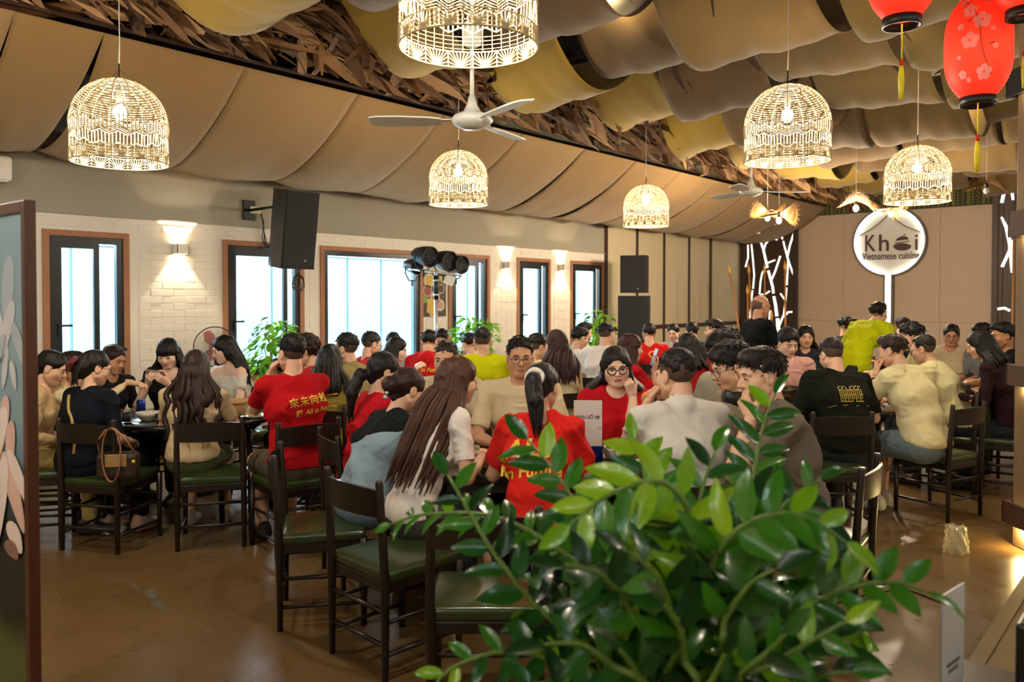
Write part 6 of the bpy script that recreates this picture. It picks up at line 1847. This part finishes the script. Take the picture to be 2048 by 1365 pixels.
# hot pot table
pot(tp(2.27, 6.5), .15, .15, 'large dark hot pot steaming in front of the boy in pink', mat('dark_brass', '#3a2c14', rough=.3, metal=.6, var=.3))
plate(tp(2.66, 6.35), .12, 'white plate right of the hot pot', 2); plate(tp(2.3, 6.2), .11, 'white plate in front of the hot pot', 4)
bowl(tp(2.75, 6.65), .075, .055, m_cer, 'white bowl on the hot pot table', 0); tumbler(tp(2.55, 6.22), 'dark drink in a tumbler on the hot pot table')
bowl(tp(2.20, 6.78), .08, .06, m_black, 'black bowl at the left of the hot pot table', 2)
for (r_, f_, w_) in ((-.55, 8.2, 'ahead of the yellow T-shirt'), (1.25, 9.2, 'among the far diners in white'), (1.75, 7.5, 'ahead of the phone holder'), (4.15, 7.7, 'beside the timber post')):
    bowl(tp(r_ - .12, f_), .08, .06, m_cer, 'white bowl on the small table ' + w_, 0); plate(tp(r_ + .14, f_ + .1), .11, 'plate on the small table ' + w_, 2); tumbler(tp(r_ + .1, f_ - .16), 'tumbler on the small table ' + w_)

# ------------------------------------------------------------------ things people hold or wear
def phone_at(p, ctr, fwd, up, lab):
    c = p.world(ctr); a = p.world(ctr + unit(fwd)) - c; b = p.world(ctr + unit(up)) - c
    a.normalize(); b = (b - a * b.dot(a)).normalized(); x = a.cross(b)
    rot = Matrix((x, a, b)).transposed()
    root = empty('phone', c); tag(root, lab, 'phone')
    MB().box((0, 0, 0), (.074, .150, .008), rot=rot, bev=.003).build('case', mat('phone_case', '#b08a80', rough=.35), root)
    MB().box(b * .0045, (.066, .14, .001), rot=rot).build('screen', mat('dark_screen', '#0a0a0c', rough=.1), root)
e_ = pe_
mid = (e_.hand(-1, .085, -.035) + e_.hand(1, .085, -.035)) / 2
phone_at(e_, mid + np.array((0, .0, .02)), (1, 0, .1), (0, -.7, .7), 'phone in a pink case held by the girl with fringe')
q = pt5.hand(1, .08, -.04); phone_at(pt5, q + np.array((0, .01, .03)), (.1, .3, 1), (0, -1, .3), 'phone held up by the woman in red by the far speakers')
def cup_at(p, ctr, lab, axis, R=.034, h=.09):
    c = p.world(ctr); z = (p.world(ctr + unit(axis)) - c).normalized(); rot = z.to_track_quat('Z', 'Y').to_matrix()
    root = empty('cup', c); tag(root, lab, 'cup')
    MB().lathe([(0, -h / 2), (R * .85, -h / 2), (R, h / 2), (R * .93, h / 2), (R * .8, -h / 2 + .008), (0, -h / 2 + .008)], 20, (0, 0, 0), rot).build('cup_wall', m_black, root)
    MB().lathe([(R * .84, -h / 2), (R * .86, -h / 2 + .006), (R * .6, -h / 2 + .002), (0, -h / 2 + .002)], 18, (0, 0, 0), rot).build('cup_base', m_black, root)
for p_, lab in ((ph_, 'black cup the man in printed red T-shirt drinks from'), (pr_, 'black cup the man in brown-grey tee drinks from')):
    c = p_.hc + p_.Rh @ np.array((-.012, .145, -.072)); cup_at(p_, c, lab, p_.Rh @ np.array((0, -.85, -.35)) * -1 * -1)
def chopsticks(p, s, tip, lab):
    a = p.hand(s, .075, -.03); t = np.asarray(tip)
    root = empty('chopsticks', p.world(a)); tag(root, lab, 'chopsticks')
    d_ = p.world(t) - p.world(a)
    for k in (0, 1):
        off = Vector((0, 0, .012 * k)); MB().tube([-d_.normalized() * .06 + off, d_.normalized() * .17 + off * .4], [.0042, .0022], 6).build('chopstick', m_black, root)
chopsticks(pl_, -1, pl_.hand(-1) + np.array((-.5, .1, .0)), 'black chopsticks held level by the scrunchie wearer')
chopsticks(PEOPLE['h2'], 1, PEOPLE['h2'].hand(1) + np.array((-.1, .3, -.4)), 'black chopsticks over the bamboo bucket')
chopsticks(pv6, 1, pv6.hand(1) + np.array((-.2, .4, .3)), 'black chopsticks held by the denim shorts wearer')
# bread in hand
c = po_.world(po_.hc + po_.Rh @ np.array((-.05, .16, -.10)))
o = MB().ball((0, 0, 0), (.03, .09, .028), 14, 10, Matrix.Rotation(.6, 3, 'Z') @ Matrix.Rotation(-.4, 3, 'X')).build('bread_piece', mat('toasted_bread', '#c98f56', rough=.7, var=.25, scale=20, bump=.4)); o.location = c; tag(o, 'toasted bread held to the mouth of the grey collared tee', 'bread')
# watches and bands
def band(p, s, m_, lab, t=.06, r=.032):
    fd = p.HD[s][0]; fe = p.W[s]
    mb = MB(); z = Vector(fd); rot = z.to_track_quat('Z', 'Y').to_matrix()
    c = Vector(p.W[s] - fd * t)
    mb.lathe([(r - .002, -.01), (r + .002, -.01), (r + .002, .01), (r - .002, .01), (r - .002, -.01)], 18, c, rot)
    mb.build('wristband', m_, p.body)
# red hair claw and strap, bag
pb = pb_
def hp(p, q): return p.hc + p.Rh @ np.asarray(q, float)
m_claw = mat('red_acrylic', '#5a0f18', rough=.2)
mb = MB()
for k in range(5):
    x_ = -.04 + .02 * k; mb.tube([Vector(hp(pb, (x_, -.125, .055))), Vector(hp(pb, (x_ * 1.15, -.165, .0))), Vector(hp(pb, (x_, -.155, -.05)))], .007, 6)
mb.tube([Vector(hp(pb, (-.06, -.165, .0))), Vector(hp(pb, (.06, -.165, .0)))], .009, 8)
mb.build('hair_claw', m_claw, pb.body)
def drape_path(p, pts, off):
    bv = BVHTree.FromPolygons([Vector(q) for q in p.shirt_v], [tuple(int(i) for i in q) for q in p.shirt_f]); out = []
    for q in pts:
        h_ = bv.find_nearest(Vector(q)); out.append(h_[0] + h_[1] * off if h_[1].dot(Vector(q) - h_[0]) >= 0 else h_[0] - h_[1] * off)
    return out
N, u, f_ = pb.N, pb.u2, pb.f2
path = drape_path(pb, [N + np.array((-.09 + .2 * t, 0, 0)) - f_ * .2 - u * (.0 + .42 * t) for t in np.linspace(0, 1, 12)], .006)
MB().tube(path, .010, 6).build('crossbody_strap', mat('gold_strap', '#a98c55', rough=.5, var=.2), pb.body)
bg_p = Vector((*C(-2.50, 5.02), 0)); 
root = empty('handbag', bg_p + Vector((0, 0, .48)), YAW + .15); tag(root, 'brown leather handbag hanging on the chair of the navy top', 'bag')
m_lth = mat('dark_brown_leather', '#2e1d16', rough=.5, var=.3, scale=30); m_tan = mat('tan_leather', '#9a6a48', rough=.5, var=.15)
MB().box((0, .03, .09), (.25, .10, .17), bev=.03).build('pouch', m_lth, root)
MB().tube([(-.11, .03, .16), (-.12, .02, .25), (-.06, -.02, .32), (.0, -.03, .33), (.06, -.02, .26), (.10, .02, .17)], .008, 8).build('handle', m_tan, root)
mb = MB(); lp = [Vector((-.02 + .055 * math.cos(a), -.035, .17 + .17 * math.sin(a))) for a in [2 * PI * k / 22 for k in range(22)]]
vs = []; fs = []
for k, q in enumerate(lp): vs += [q + Vector((0, -.014, 0)), q + Vector((0, .014, 0))]
for k in range(22): fs.append((2 * k, 2 * k + 1, (2 * k + 3) % 44, (2 * k + 2) % 44))
o = mb.add(vs, fs, True).build('shoulder_strap', m_tan, root); thicken(o, .004)
MB().box((0, -.025, .13), (.13, .008, .08), bev=.003).build('patch', mat('ochre_patch', '#9a7a46', rough=.6, var=.4, scale=40), root)
MB().ball((.105, -.02, .12), .012, 8, 6).build('charm', m_gold, root)
# sunglasses on the hair of d
mb = MB()
for s in (-1, 1): mb.ball(Vector(hp(pd_, (s * .036, .060, .108))), (.026, .006, .017), 12, 8, Matrix([list(r) for r in (pd_.Rh @ rotm(.9))]))
mb.tube([Vector(hp(pd_, (-.075, .0, .09))), Vector(hp(pd_, (-.05, .055, .105))), Vector(hp(pd_, (0, .068, .108))), Vector(hp(pd_, (.05, .055, .105))), Vector(hp(pd_, (.075, .0, .09)))], .004, 6)
mb.build('sunglasses', m_black, pd_.body)
# scrunchie
MB().tube([Vector(pl_.hc + pl_.Rh @ np.array((.036 * math.cos(a), -.118 + .008 * math.sin(3 * a), .035 + .036 * math.sin(a)))) for a in [2 * PI * k / 18 for k in range(18)]], .014, 8, closed=True).build('scrunchie', mat('white_satin', '#d9cfc6', rough=.4, var=.15, scale=30, bump=.4, bscale=60), pl_.body)
for s, p_ in ((-1, ph_), (-1, pv6)): band(p_, s, m_black, '')
band(pl_, -1, m_al, '', .03, .028)
# earring and bead clip of the updo
MB().ball(Vector(hp(pj_, (.03, -.13, -.06))), .010, 8, 6).ball(Vector(hp(pj_, (.03, -.13, -.085))), .013, 8, 6).ball(Vector(hp(pj_, (.03, -.13, -.035))), .008, 8, 6).build('hair_bead', m_al, pj_.body)

# ------------------------------------------------------------------ prints on shirts
m_yel = mat('yellow_print', '#e0b83c', rough=.7, var=.1); m_yel2 = mat('ochre_print', '#a8933f', rough=.7, var=.1)
print_back(ph_, text_mesh('來未向越一', .066, 0, spacing=1.15, bold=.0012), m_yel, .165, .075, roll=.12)
print_back(ph_, text_mesh('图  All in Future', .044, 0, shear=.25, bold=.0008), m_yel, .235, .085, roll=.12)
print_back(pl_, text_mesh('ALL', .13, 0, shear=.35, bold=.004), m_yel, .19, -.06, roll=.10)
print_back(pl_, text_mesh('In Future', .075, 0, shear=.1, bold=.002), m_yel, .285, -.03, roll=.06)
print_back(ps6, text_mesh('ALL in Future', .06, 0, shear=.3, bold=.002), m_yel, .17, .0)
print_back(pt6, text_mesh('C', .12, 0, bold=.001), m_yel, .14, .02)
def maze():
    mb = MB()
    for i in range(6):
        x = -.10 + i * .036
        mb.add([(x, -.07, 0), (x + .009, -.07, 0), (x + .009, .07, 0), (x, .07, 0)], [(0, 1, 2, 3)])
        for k, yy in enumerate((-.07, -.02, .035, .062)):
            if (i * 3 + k) % 4 != 1: mb.add([(x, yy, 0), (x + .034, yy + (.012 if k % 2 else 0), 0), (x + .034, yy + .009 + (.012 if k % 2 else 0), 0), (x, yy + .009, 0)], [(0, 1, 2, 3)])
        mb.add([(x + .018, -.045, 0), (x + .026, -.045, 0), (x + .026, .045, 0), (x + .018, .045, 0)], [(0, 1, 2, 3)])
    for a, b in ((-.2, -.14), (-.09, -.04), (.04, .07), (.14, .17)): mb.add([(a, -.105, 0), (b, -.1, 0), (b, -.095, 0), (a, -.1, 0)], [(0, 1, 2, 3)])
    return mb.mesh('print')
mz = maze(); mz.transform(Matrix.Diagonal((.82, .82, 1, 1)))
print_back(pv3, mz, m_yel2, .20, .0)

# ------------------------------------------------------------------ pedestal fan behind the diners
fp_ = P(430, 694, 8.0); root = empty('pedestal_fan', (fp_.x, fp_.y, 0), YAW + .3); tag(root, 'black wire pedestal fan with pink hub behind the panel table', 'fan')
Rf = .20
mb = MB()
for sgn in (-1, 1):
    for k in range(48):
        a = 2 * PI * k / 48
        mb.tube([(.04 * math.cos(a), sgn * .055, fp_.z + .04 * math.sin(a)), (Rf * .7 * math.cos(a + .1), sgn * .05, fp_.z + Rf * .7 * math.sin(a + .1)), (Rf * math.cos(a + .15), 0, fp_.z + Rf * math.sin(a + .15))], .0012, 3, cap=False)
mb.build('wire_guard', m_black, root)
MB().tube([(Rf * math.cos(2 * PI * k / 40), 0, fp_.z + Rf * math.sin(2 * PI * k / 40)) for k in range(40)], .006, 6, closed=True).build('guard_ring', m_black, root)
m_pk = mat('pink_fan_plastic', '#b0645f', rough=.4)
MB().lathe([(0, -.07), (.035, -.065), (.04, -.05), (.04, .0), (.06, .06), (.055, .14), (0, .16)], 18, (0, 0, fp_.z), Matrix.Rotation(-PI / 2, 3, 'X')).build('motor', m_pk, root)
for k in range(3):
    a = 2 * PI * k / 3; rot = Matrix.Rotation(a, 3, 'Y') @ Matrix.Rotation(.4, 3, 'X')
    MB().prism([(.03, -.03), (.10, -.06), (.17, -.04), (.18, .02), (.10, .06), (.03, .03)], -.002, .002, lambda v: rot @ Vector((v.x, v.z, v.y)) + Vector((0, 0, fp_.z))).build('blade', m_pk, root)
MB().tube([(0, .06, fp_.z - .03), (0, .06, .04)], .014, 10).build('pole', m_black, root)
MB().lathe([(0, 0), (.19, 0), (.19, .015), (.05, .04), (0, .04)], 24, (0, .06, 0)).build('base', m_black, root)
# rubbish on the floor
o = MB(); rs = random.Random(2)
for k, (x, y, s_) in enumerate(((215, 1068, .045), (245, 1062, .05), (200, 1058, .03), (385, 1026, .03), (395, 1035, .02))):
    napkin(PZ(x, y, 0) + Vector((0, 0, .001)), ['crumpled tissue under the navy top\'s chair', 'second crumpled tissue beside the pink clogs', 'small tissue scrap under the navy top\'s chair', 'white tissue under the panel table', 'small scrap under the panel table'][k], s_)
bgp = PZ(1912, 1105, 0)
root = empty('plastic_bag', bgp, YAW); tag(root, 'crumpled clear plastic bag standing on the floor near the timber post', 'bag')
m_plastic = mat('milky_plastic', '#e8dfb8', rough=.15, var=.05, alpha=.38)
def bagfn(u, v):
    a = 2 * PI * u; h_ = .17 * v; r_ = .075 * (1 - .25 * v) + .008 * math.sin(7 * a + 9 * v) + .006 * math.sin(13 * a - 14 * v)
    return Vector((r_ * math.cos(a), r_ * .8 * math.sin(a), h_ + .008 * math.sin(5 * a) * v))
o = MB().grid(bagfn, 36, 14).build('film', m_plastic, root)
MB().grid(lambda u, v: Vector((.05 * math.cos(6.28 * u) * v, .04 * math.sin(6.28 * u) * v, .165 + .015 * math.sin(12 * u + 3) * v)), 18, 4).build('knot', m_plastic, root)
# cable on the floor by the right chairs
o = MB().tube([PZ(1650, 1215, 0) + Vector((0, 0, .006)), PZ(1740, 1190, 0) + Vector((0, 0, .006)), PZ(1810, 1180, 0) + Vector((0, 0, .006)), PZ(1885, 1208, 0) + Vector((0, 0, .006))], .005, 6).build('floor_cable', m_black); tag(o, 'thin black cable on the floor right of the plant', 'cable')
# green jacket over the chair by the post
jx, jy, jr = CHPOS['v7']; jp = Vector((jx + math.sin(jr) * .205, jy - math.cos(jr) * .205, 0)); root = empty('jacket', jp, jr); root.scale = (.7, .7, 1); tag(root, 'dark olive jacket hanging over the chair back of the hunched glasses wearer', 'jacket')
g = SDF((-.2, -.12, .25), (.2, .12, .95), .014)
g.cone((-.13, 0, .86), (.13, 0, .86), .03, None, .03); g.cone((-.1, .0, .84), (-.07, -.02, .36), .05, .07, .05); g.cone((.1, .0, .84), (.06, -.01, .42), .05, .08, .05); g.cone((.12, -.04, .8), (.13, -.05, .5), .035, .03, .02)
v, f = g.mesh(wrinkles(8, .014, 14, (1, 1, .7), True)); link('garment', mesh_np('garment', v, f), cloth('#262b14', 'twill'), root)
MB().tube([(-.06, .03, .88), (0, .035, .93), (.06, .03, .88)], .008, 8).build('hanger_loop', cloth('#39401f', 'twill'), root)
# ------------------------------------------------------------------ plants
def leaf_mesh(name, mtl, wd=.5, cup=.25, bend=.25, tip=.12, nu=4, nv=6):
    """leaf of length one along +Y, blade facing +Z"""
    mb = MB()
    def fn(u, v):
        s = 2 * u - 1; t = v
        w_ = wd / 2 * (math.sin(PI * min(1, t ** .85)) ** .75) * (1 - tip * t)
        return Vector((s * w_, t, cup * abs(s) * w_ - bend * t * t + .02 * math.sin(9 * t + 2) * s * s))
    mb.grid(fn, nu, nv)
    me = mb.mesh(name); me.materials.append(mtl)
    return me
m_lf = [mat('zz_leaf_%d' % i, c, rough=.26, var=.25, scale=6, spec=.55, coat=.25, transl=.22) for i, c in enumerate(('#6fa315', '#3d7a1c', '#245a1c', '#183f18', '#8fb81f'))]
m_stem = mat('zz_stem', '#5d7a2a', rough=.45, var=.3, scale=12)
zz = empty('potted_zz_plant', (*C(.22, 1.72), 0)); tag(zz, 'large glossy green potted plant filling the lower right foreground', 'plant')
zl = Vector(zz.location)
prof_ = [(0, 0), (.15, 0), (.16, .02), (.20, .55), (.215, .58), (.215, .62), (.195, .62), (.185, .56), (0, .56)]
MB().lathe(prof_, 32).build('pot', mat('charcoal_pot', '#2a2723', rough=.5), zz)
MB().lathe([(0, .575), (.187, .57)], 24).build('soil', mat('soil', '#2a1c12', rough=.95, var=.4, scale=40), zz)
LM = [[leaf_mesh('leaf', m_lf[i], wd, cup, bend) for (wd, cup, bend) in ((.42, .34, .22), (.47, .22, .12), (.38, .38, .34))] for i in range(5)]
rz_ = random.Random(31)
root_pt = zl + Vector((0, 0, .57))
hv = []; hf_ = []; hm_ = []
rh = random.Random(77)
def add_leaf(q, d, nrm, sc, wd, tone):
    x = d.cross(nrm); o = len(hv)
    for t in (0, .2, .45, .7, .9, 1.0):
        w_ = wd / 2 * (math.sin(PI * min(1, t ** .85)) ** .75)
        for s in (-1, 0, 1): hv.append(tuple(q + (x * s * w_ + d * t + nrm * (.28 * abs(s) * w_ - .22 * t * t)) * sc))
    for i in range(5):
        for j in range(2): hf_.append((o + 3 * i + j, o + 3 * i + j + 1, o + 3 * i + j + 4, o + 3 * i + j + 3)); hm_.append(tone)
nleaf = 0
def zz_stem(ctrl, L0, tone, n, start=.22, droop=0.0, facing=None, sym=1.0):
    """ctrl: points after the root; L0 leaf length; tone: weights over leaf colours"""
    global nleaf
    rp = root_pt + Vector((rz_.uniform(-.06, .06), rz_.uniform(-.06, .06), 0))
    pts = [Vector(q) for q in catmull([tuple(rp)] + [tuple(c) for c in ctrl], 8)]
    m = len(pts); st = MB().tube([q - zl for q in pts], [.0085 - .006 * i / (m - 1) for i in range(m)], 7).build('stem', m_stem, zz)
    ln = [0]
    for a, b in zip(pts, pts[1:]): ln.append(ln[-1] + (b - a).length)
    tot = ln[-1]
    n = int(n * 1.75)
    for k in range(n):
        fr = start + (1 - start) * (k + .5) / n if k < n - 1 else 1.0
        s = fr * tot; i = max(j for j in range(m) if ln[j] <= s + 1e-9); i = min(i, m - 2)
        q = pts[i].lerp(pts[i + 1], (s - ln[i]) / max(1e-6, ln[i + 1] - ln[i])); t = (pts[i + 1] - pts[i]).normalized()
        upv = Vector((0, 0, 1)) if abs(t.z) < .85 else Vector((*C(0, -1), 0))
        if facing is not None: upv = (upv + Vector(facing) * 1.0).normalized()
        sd = t.cross(upv).normalized(); up = sd.cross(t).normalized()
        sg = 1 if k % 2 else -1
        if k == n - 1: d = t.copy()
        else: d = (t * rz_.uniform(.45, .75) + sd * sg * rz_.uniform(.75, 1.0) + up * rz_.uniform(-.05, .35) - Vector((0, 0, droop))).normalized()
        nrm = (up + sd * sg * -.25 + Vector((rz_.gauss(0, .18), rz_.gauss(0, .18), rz_.gauss(0, .1)))); nrm = (nrm - d * nrm.dot(d)).normalized()
        x = d.cross(nrm)
        sc = L0 * .80 * (.72 + .42 * math.sin(PI * min(1, .15 + .8 * (k + 1) / n))) * rz_.uniform(.88, 1.12)
        ti = rz_.choices(range(5), tone)[0]
        if nleaf >= 295:
            add_leaf(q - zl, d, nrm, sc, .43, ti); continue
        o = link('leaf', LM[ti][rz_.randrange(3)], None, zz)
        o.matrix_local = Matrix.Translation(q - zl) @ Matrix((x, d, nrm)).transposed().to_4x4() @ Matrix.Diagonal((sc, sc, sc, 1))
        nleaf += 1
cf = Vector((*C(0, -1), 0))       # towards the viewer's side of the plant
BR, MID, DK = (5, 4, 1, 0, 3), (1, 5, 4, 1, 0), (0, 1, 4, 5, 0)
zz_stem([P(1250, 1240, 1.62), P(1130, 1110, 1.66), P(990, 1035, 1.72), P(850, 1030, 1.76), P(782, 1050, 1.78)], .088, (1, 5, 3, 0, 0), 15, .42, facing=cf * .6)
zz_stem([P(1200, 1330, 1.55), P(1080, 1220, 1.55), P(990, 1110, 1.58), P(930, 1010, 1.62), P(895, 950, 1.66)], .105, (0, 3, 5, 2, 0), 12, .35, facing=cf)
zz_stem([P(1220, 1380, 1.5), P(1100, 1320, 1.48), P(1000, 1305, 1.46), P(900, 1340, 1.44), P(860, 1390, 1.42)], .085, (2, 5, 1, 0, 1), 10, .4, facing=cf * .8)
zz_stem([P(1270, 1230, 1.75), P(1190, 1080, 1.82), P(1120, 960, 1.86), P(1055, 880, 1.9)], .125, (2, 5, 3, 0, 1), 13, .38, facing=cf)
zz_stem([P(1330, 1250, 1.45), P(1380, 1060, 1.42), P(1330, 968, 1.40), P(1230, 985, 1.38), P(1140, 1050, 1.36)], .115, (4, 1, 0, 0, 6), 15, .45, droop=.35, facing=cf)
zz_stem([P(1370, 1240, 1.5), P(1390, 1080, 1.52), P(1405, 980, 1.54), P(1430, 905, 1.58)], .115, (2, 5, 3, 1, 0), 14, .35, facing=cf)
zz_stem([P(1440, 1230, 1.9), P(1490, 1050, 2.0), P(1510, 930, 2.05), P(1530, 840, 2.08), P(1550, 790, 2.1)], .125, (1, 4, 5, 1, 0), 13, .45, facing=cf * .5)
zz_stem([P(1400, 1260, 1.4), P(1430, 1120, 1.36), P(1500, 1045, 1.33), P(1600, 1030, 1.3), P(1690, 1085, 1.28)], .115, (3, 6, 2, 0, 1), 17, .42, facing=cf)
zz_stem([P(1460, 1330, 1.4), P(1570, 1240, 1.36), P(1690, 1180, 1.33), P(1790, 1165, 1.3), P(1850, 1185, 1.28)], .105, (1, 6, 3, 0, 0), 16, .35, facing=cf)
zz_stem([P(1440, 1390, 1.3), P(1540, 1330, 1.26), P(1620, 1285, 1.22), P(1690, 1245, 1.2)], .105, (4, 4, 1, 0, 1), 10, .4, facing=cf)
zz_stem([P(1330, 1280, 1.7), P(1310, 1100, 1.78), P(1290, 960, 1.82), P(1270, 880, 1.86)], .12, (4, 4, 1, 0, 3), 13, .4, facing=cf)
zz_stem([P(1420, 1280, 1.6), P(1500, 1120, 1.62), P(1570, 1010, 1.64), P(1640, 960, 1.66)], .11, (1, 5, 4, 1, 0), 13, .4, facing=cf)
zz_stem([P(1300, 1330, 1.35), P(1260, 1220, 1.33), P(1200, 1150, 1.3), P(1130, 1130, 1.28)], .105, (0, 2, 5, 3, 0), 12, .3, facing=cf)
zz_stem([P(1350, 1320, 1.3), P(1340, 1220, 1.28), P(1310, 1150, 1.26), P(1250, 1100, 1.24)], .10, (0, 2, 5, 4, 0), 12, .3, facing=cf)
zz_stem([P(1420, 1330, 1.3), P(1450, 1240, 1.28), P(1500, 1170, 1.26), P(1550, 1140, 1.24)], .10, (0, 2, 5, 4, 0), 12, .3, facing=cf)
zz_stem([P(1300, 1400, 1.25), P(1220, 1330, 1.22), P(1160, 1290, 1.2), P(1090, 1290, 1.18)], .095, (0, 2, 4, 5, 0), 11, .3, facing=cf)
zz_stem([P(1380, 1400, 1.2), P(1370, 1320, 1.18), P(1360, 1260, 1.16), P(1330, 1210, 1.14)], .09, (0, 2, 5, 4, 0), 11, .3, facing=cf)
zz_stem([P(1440, 1420, 1.2), P(1480, 1350, 1.18), P(1530, 1310, 1.16), P(1570, 1270, 1.14)], .09, (0, 2, 5, 4, 0), 11, .3, facing=cf)
zz_stem([P(1260, 1420, 1.35), P(1150, 1390, 1.33), P(1080, 1370, 1.3), P(1010, 1390, 1.28)], .09, (0, 3, 5, 2, 0), 10, .35, facing=cf)
zz_stem([P(1360, 1350, 1.6), P(1390, 1230, 1.65), P(1440, 1140, 1.68), P(1480, 1080, 1.7)], .11, (0, 2, 4, 5, 0), 12, .3, facing=cf)
zz_stem([P(1320, 1350, 1.65), P(1240, 1240, 1.7), P(1190, 1160, 1.74), P(1160, 1090, 1.76)], .11, (0, 2, 4, 5, 0), 12, .3, facing=cf)
zz_stem([P(1500, 1400, 1.3), P(1600, 1370, 1.28), P(1650, 1350, 1.26), P(1700, 1345, 1.25)], .09, (1, 4, 4, 2, 0), 9, .35, facing=cf)
zz_stem([P(1300, 1440, 1.15), P(1290, 1390, 1.12), P(1270, 1340, 1.1), P(1240, 1300, 1.08)], .085, (0, 2, 4, 5, 0), 9, .3, facing=cf)
zz_stem([P(1400, 1440, 1.15), P(1410, 1390, 1.12), P(1430, 1350, 1.1), P(1450, 1310, 1.08)], .085, (0, 2, 4, 5, 0), 9, .3, facing=cf)

# the dense dark heart of the plant: leaves past the countable ones
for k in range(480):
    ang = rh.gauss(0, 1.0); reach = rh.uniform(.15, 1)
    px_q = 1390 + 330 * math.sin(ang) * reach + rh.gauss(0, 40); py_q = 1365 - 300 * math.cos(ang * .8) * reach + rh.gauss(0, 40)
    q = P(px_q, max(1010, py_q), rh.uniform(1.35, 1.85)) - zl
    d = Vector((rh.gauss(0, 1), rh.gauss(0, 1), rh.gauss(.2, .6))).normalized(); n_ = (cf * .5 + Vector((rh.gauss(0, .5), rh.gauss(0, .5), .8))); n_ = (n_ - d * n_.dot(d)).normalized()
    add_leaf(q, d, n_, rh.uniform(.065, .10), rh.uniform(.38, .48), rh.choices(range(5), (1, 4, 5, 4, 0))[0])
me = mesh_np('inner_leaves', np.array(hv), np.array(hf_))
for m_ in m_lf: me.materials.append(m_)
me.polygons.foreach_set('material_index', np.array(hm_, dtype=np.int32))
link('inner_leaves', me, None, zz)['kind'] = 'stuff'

# potted shrubs under the windows
m_bl = [mat('shrub_leaf_%d' % i, c, rough=.4, var=.25, scale=8, transl=.55) for i, c in enumerate(('#93cc38', '#6dac2c', '#417d24'))]
BLM = [leaf_mesh('leaf', m, .55, .2, .3, nu=2, nv=4) for m in m_bl]
def shrub(px, d, z0, z1, rad, n, L0, lab, seed):
    q = P(px, 598, d); root = empty('potted_shrub', (q.x, q.y, 0)); tag(root, lab, 'plant', 'leafy potted shrubs by the windows')
    r_ = random.Random(seed)
    MB().lathe([(0, 0), (.13, 0), (.17, .32), (.18, .34), (.16, .34), (.15, .3), (0, .3)], 24).build('pot', mat('glazed_pot', '#5a4a3c', rough=.4), root)
    MB().lathe([(0, .305), (.152, .3)], 20).build('soil', mat('soil', '#2a1c12', rough=.95), root)
    tr = MB(); tips = []
    for k in range(7):
        a = 2 * PI * k / 7 + r_.random(); rr = rad * r_.uniform(.4, .95); zz_ = z0 + (z1 - z0) * r_.uniform(.35, .97)
        tr.tube([(0, 0, .3), (.02 * math.cos(a), .02 * math.sin(a), z0 * .8), (rr * .5 * math.cos(a), rr * .5 * math.sin(a), (z0 + zz_) / 2), (rr * math.cos(a), rr * math.sin(a), zz_)], [.014, .012, .008, .004], 6)
        tips.append((rr * math.cos(a), rr * math.sin(a), zz_))
    tr.build('trunk', m_bp, root)
    for k in range(n):
        while True:
            c = Vector((r_.uniform(-1, 1), r_.uniform(-1, 1), r_.uniform(-1, 1)))
            if .35 < c.length < 1: break
        pos = Vector((c.x * rad, c.y * rad, (z0 + z1) / 2 + c.z * (z1 - z0) / 2))
        d_ = (Vector((c.x, c.y, c.z * .3 - .35)) + Vector((r_.gauss(0, .4), r_.gauss(0, .4), r_.gauss(0, .25)))).normalized()
        nr = Vector((c.x * .3 + r_.gauss(0, .3), c.y * .3 + r_.gauss(0, .3), 1)); nr = (nr - d_ * nr.dot(d_)).normalized()
        sc = L0 * r_.uniform(.7, 1.25)
        o = link('leaf', BLM[r_.choices((0, 1, 2), (5, 3, 2))[0]], None, root)
        o.matrix_local = Matrix.Translation(pos) @ Matrix((d_.cross(nr), d_, nr)).transposed().to_4x4() @ Matrix.Diagonal((sc, sc, sc, 1))
shrub(548, 8.0, .72, 1.46, .27, 295, .10, 'leafy potted shrub in front of the second window, behind the red T-shirt', 1)
shrub(948, 9.8, .9, 1.44, .28, 220, .10, 'leafy potted shrub behind the yellow T-shirt', 2)
shrub(1200, 11.6, .9, 1.50, .22, 200, .10, 'leafy potted shrub beside the far subwoofer', 3)
print('LEAVES', nleaf)
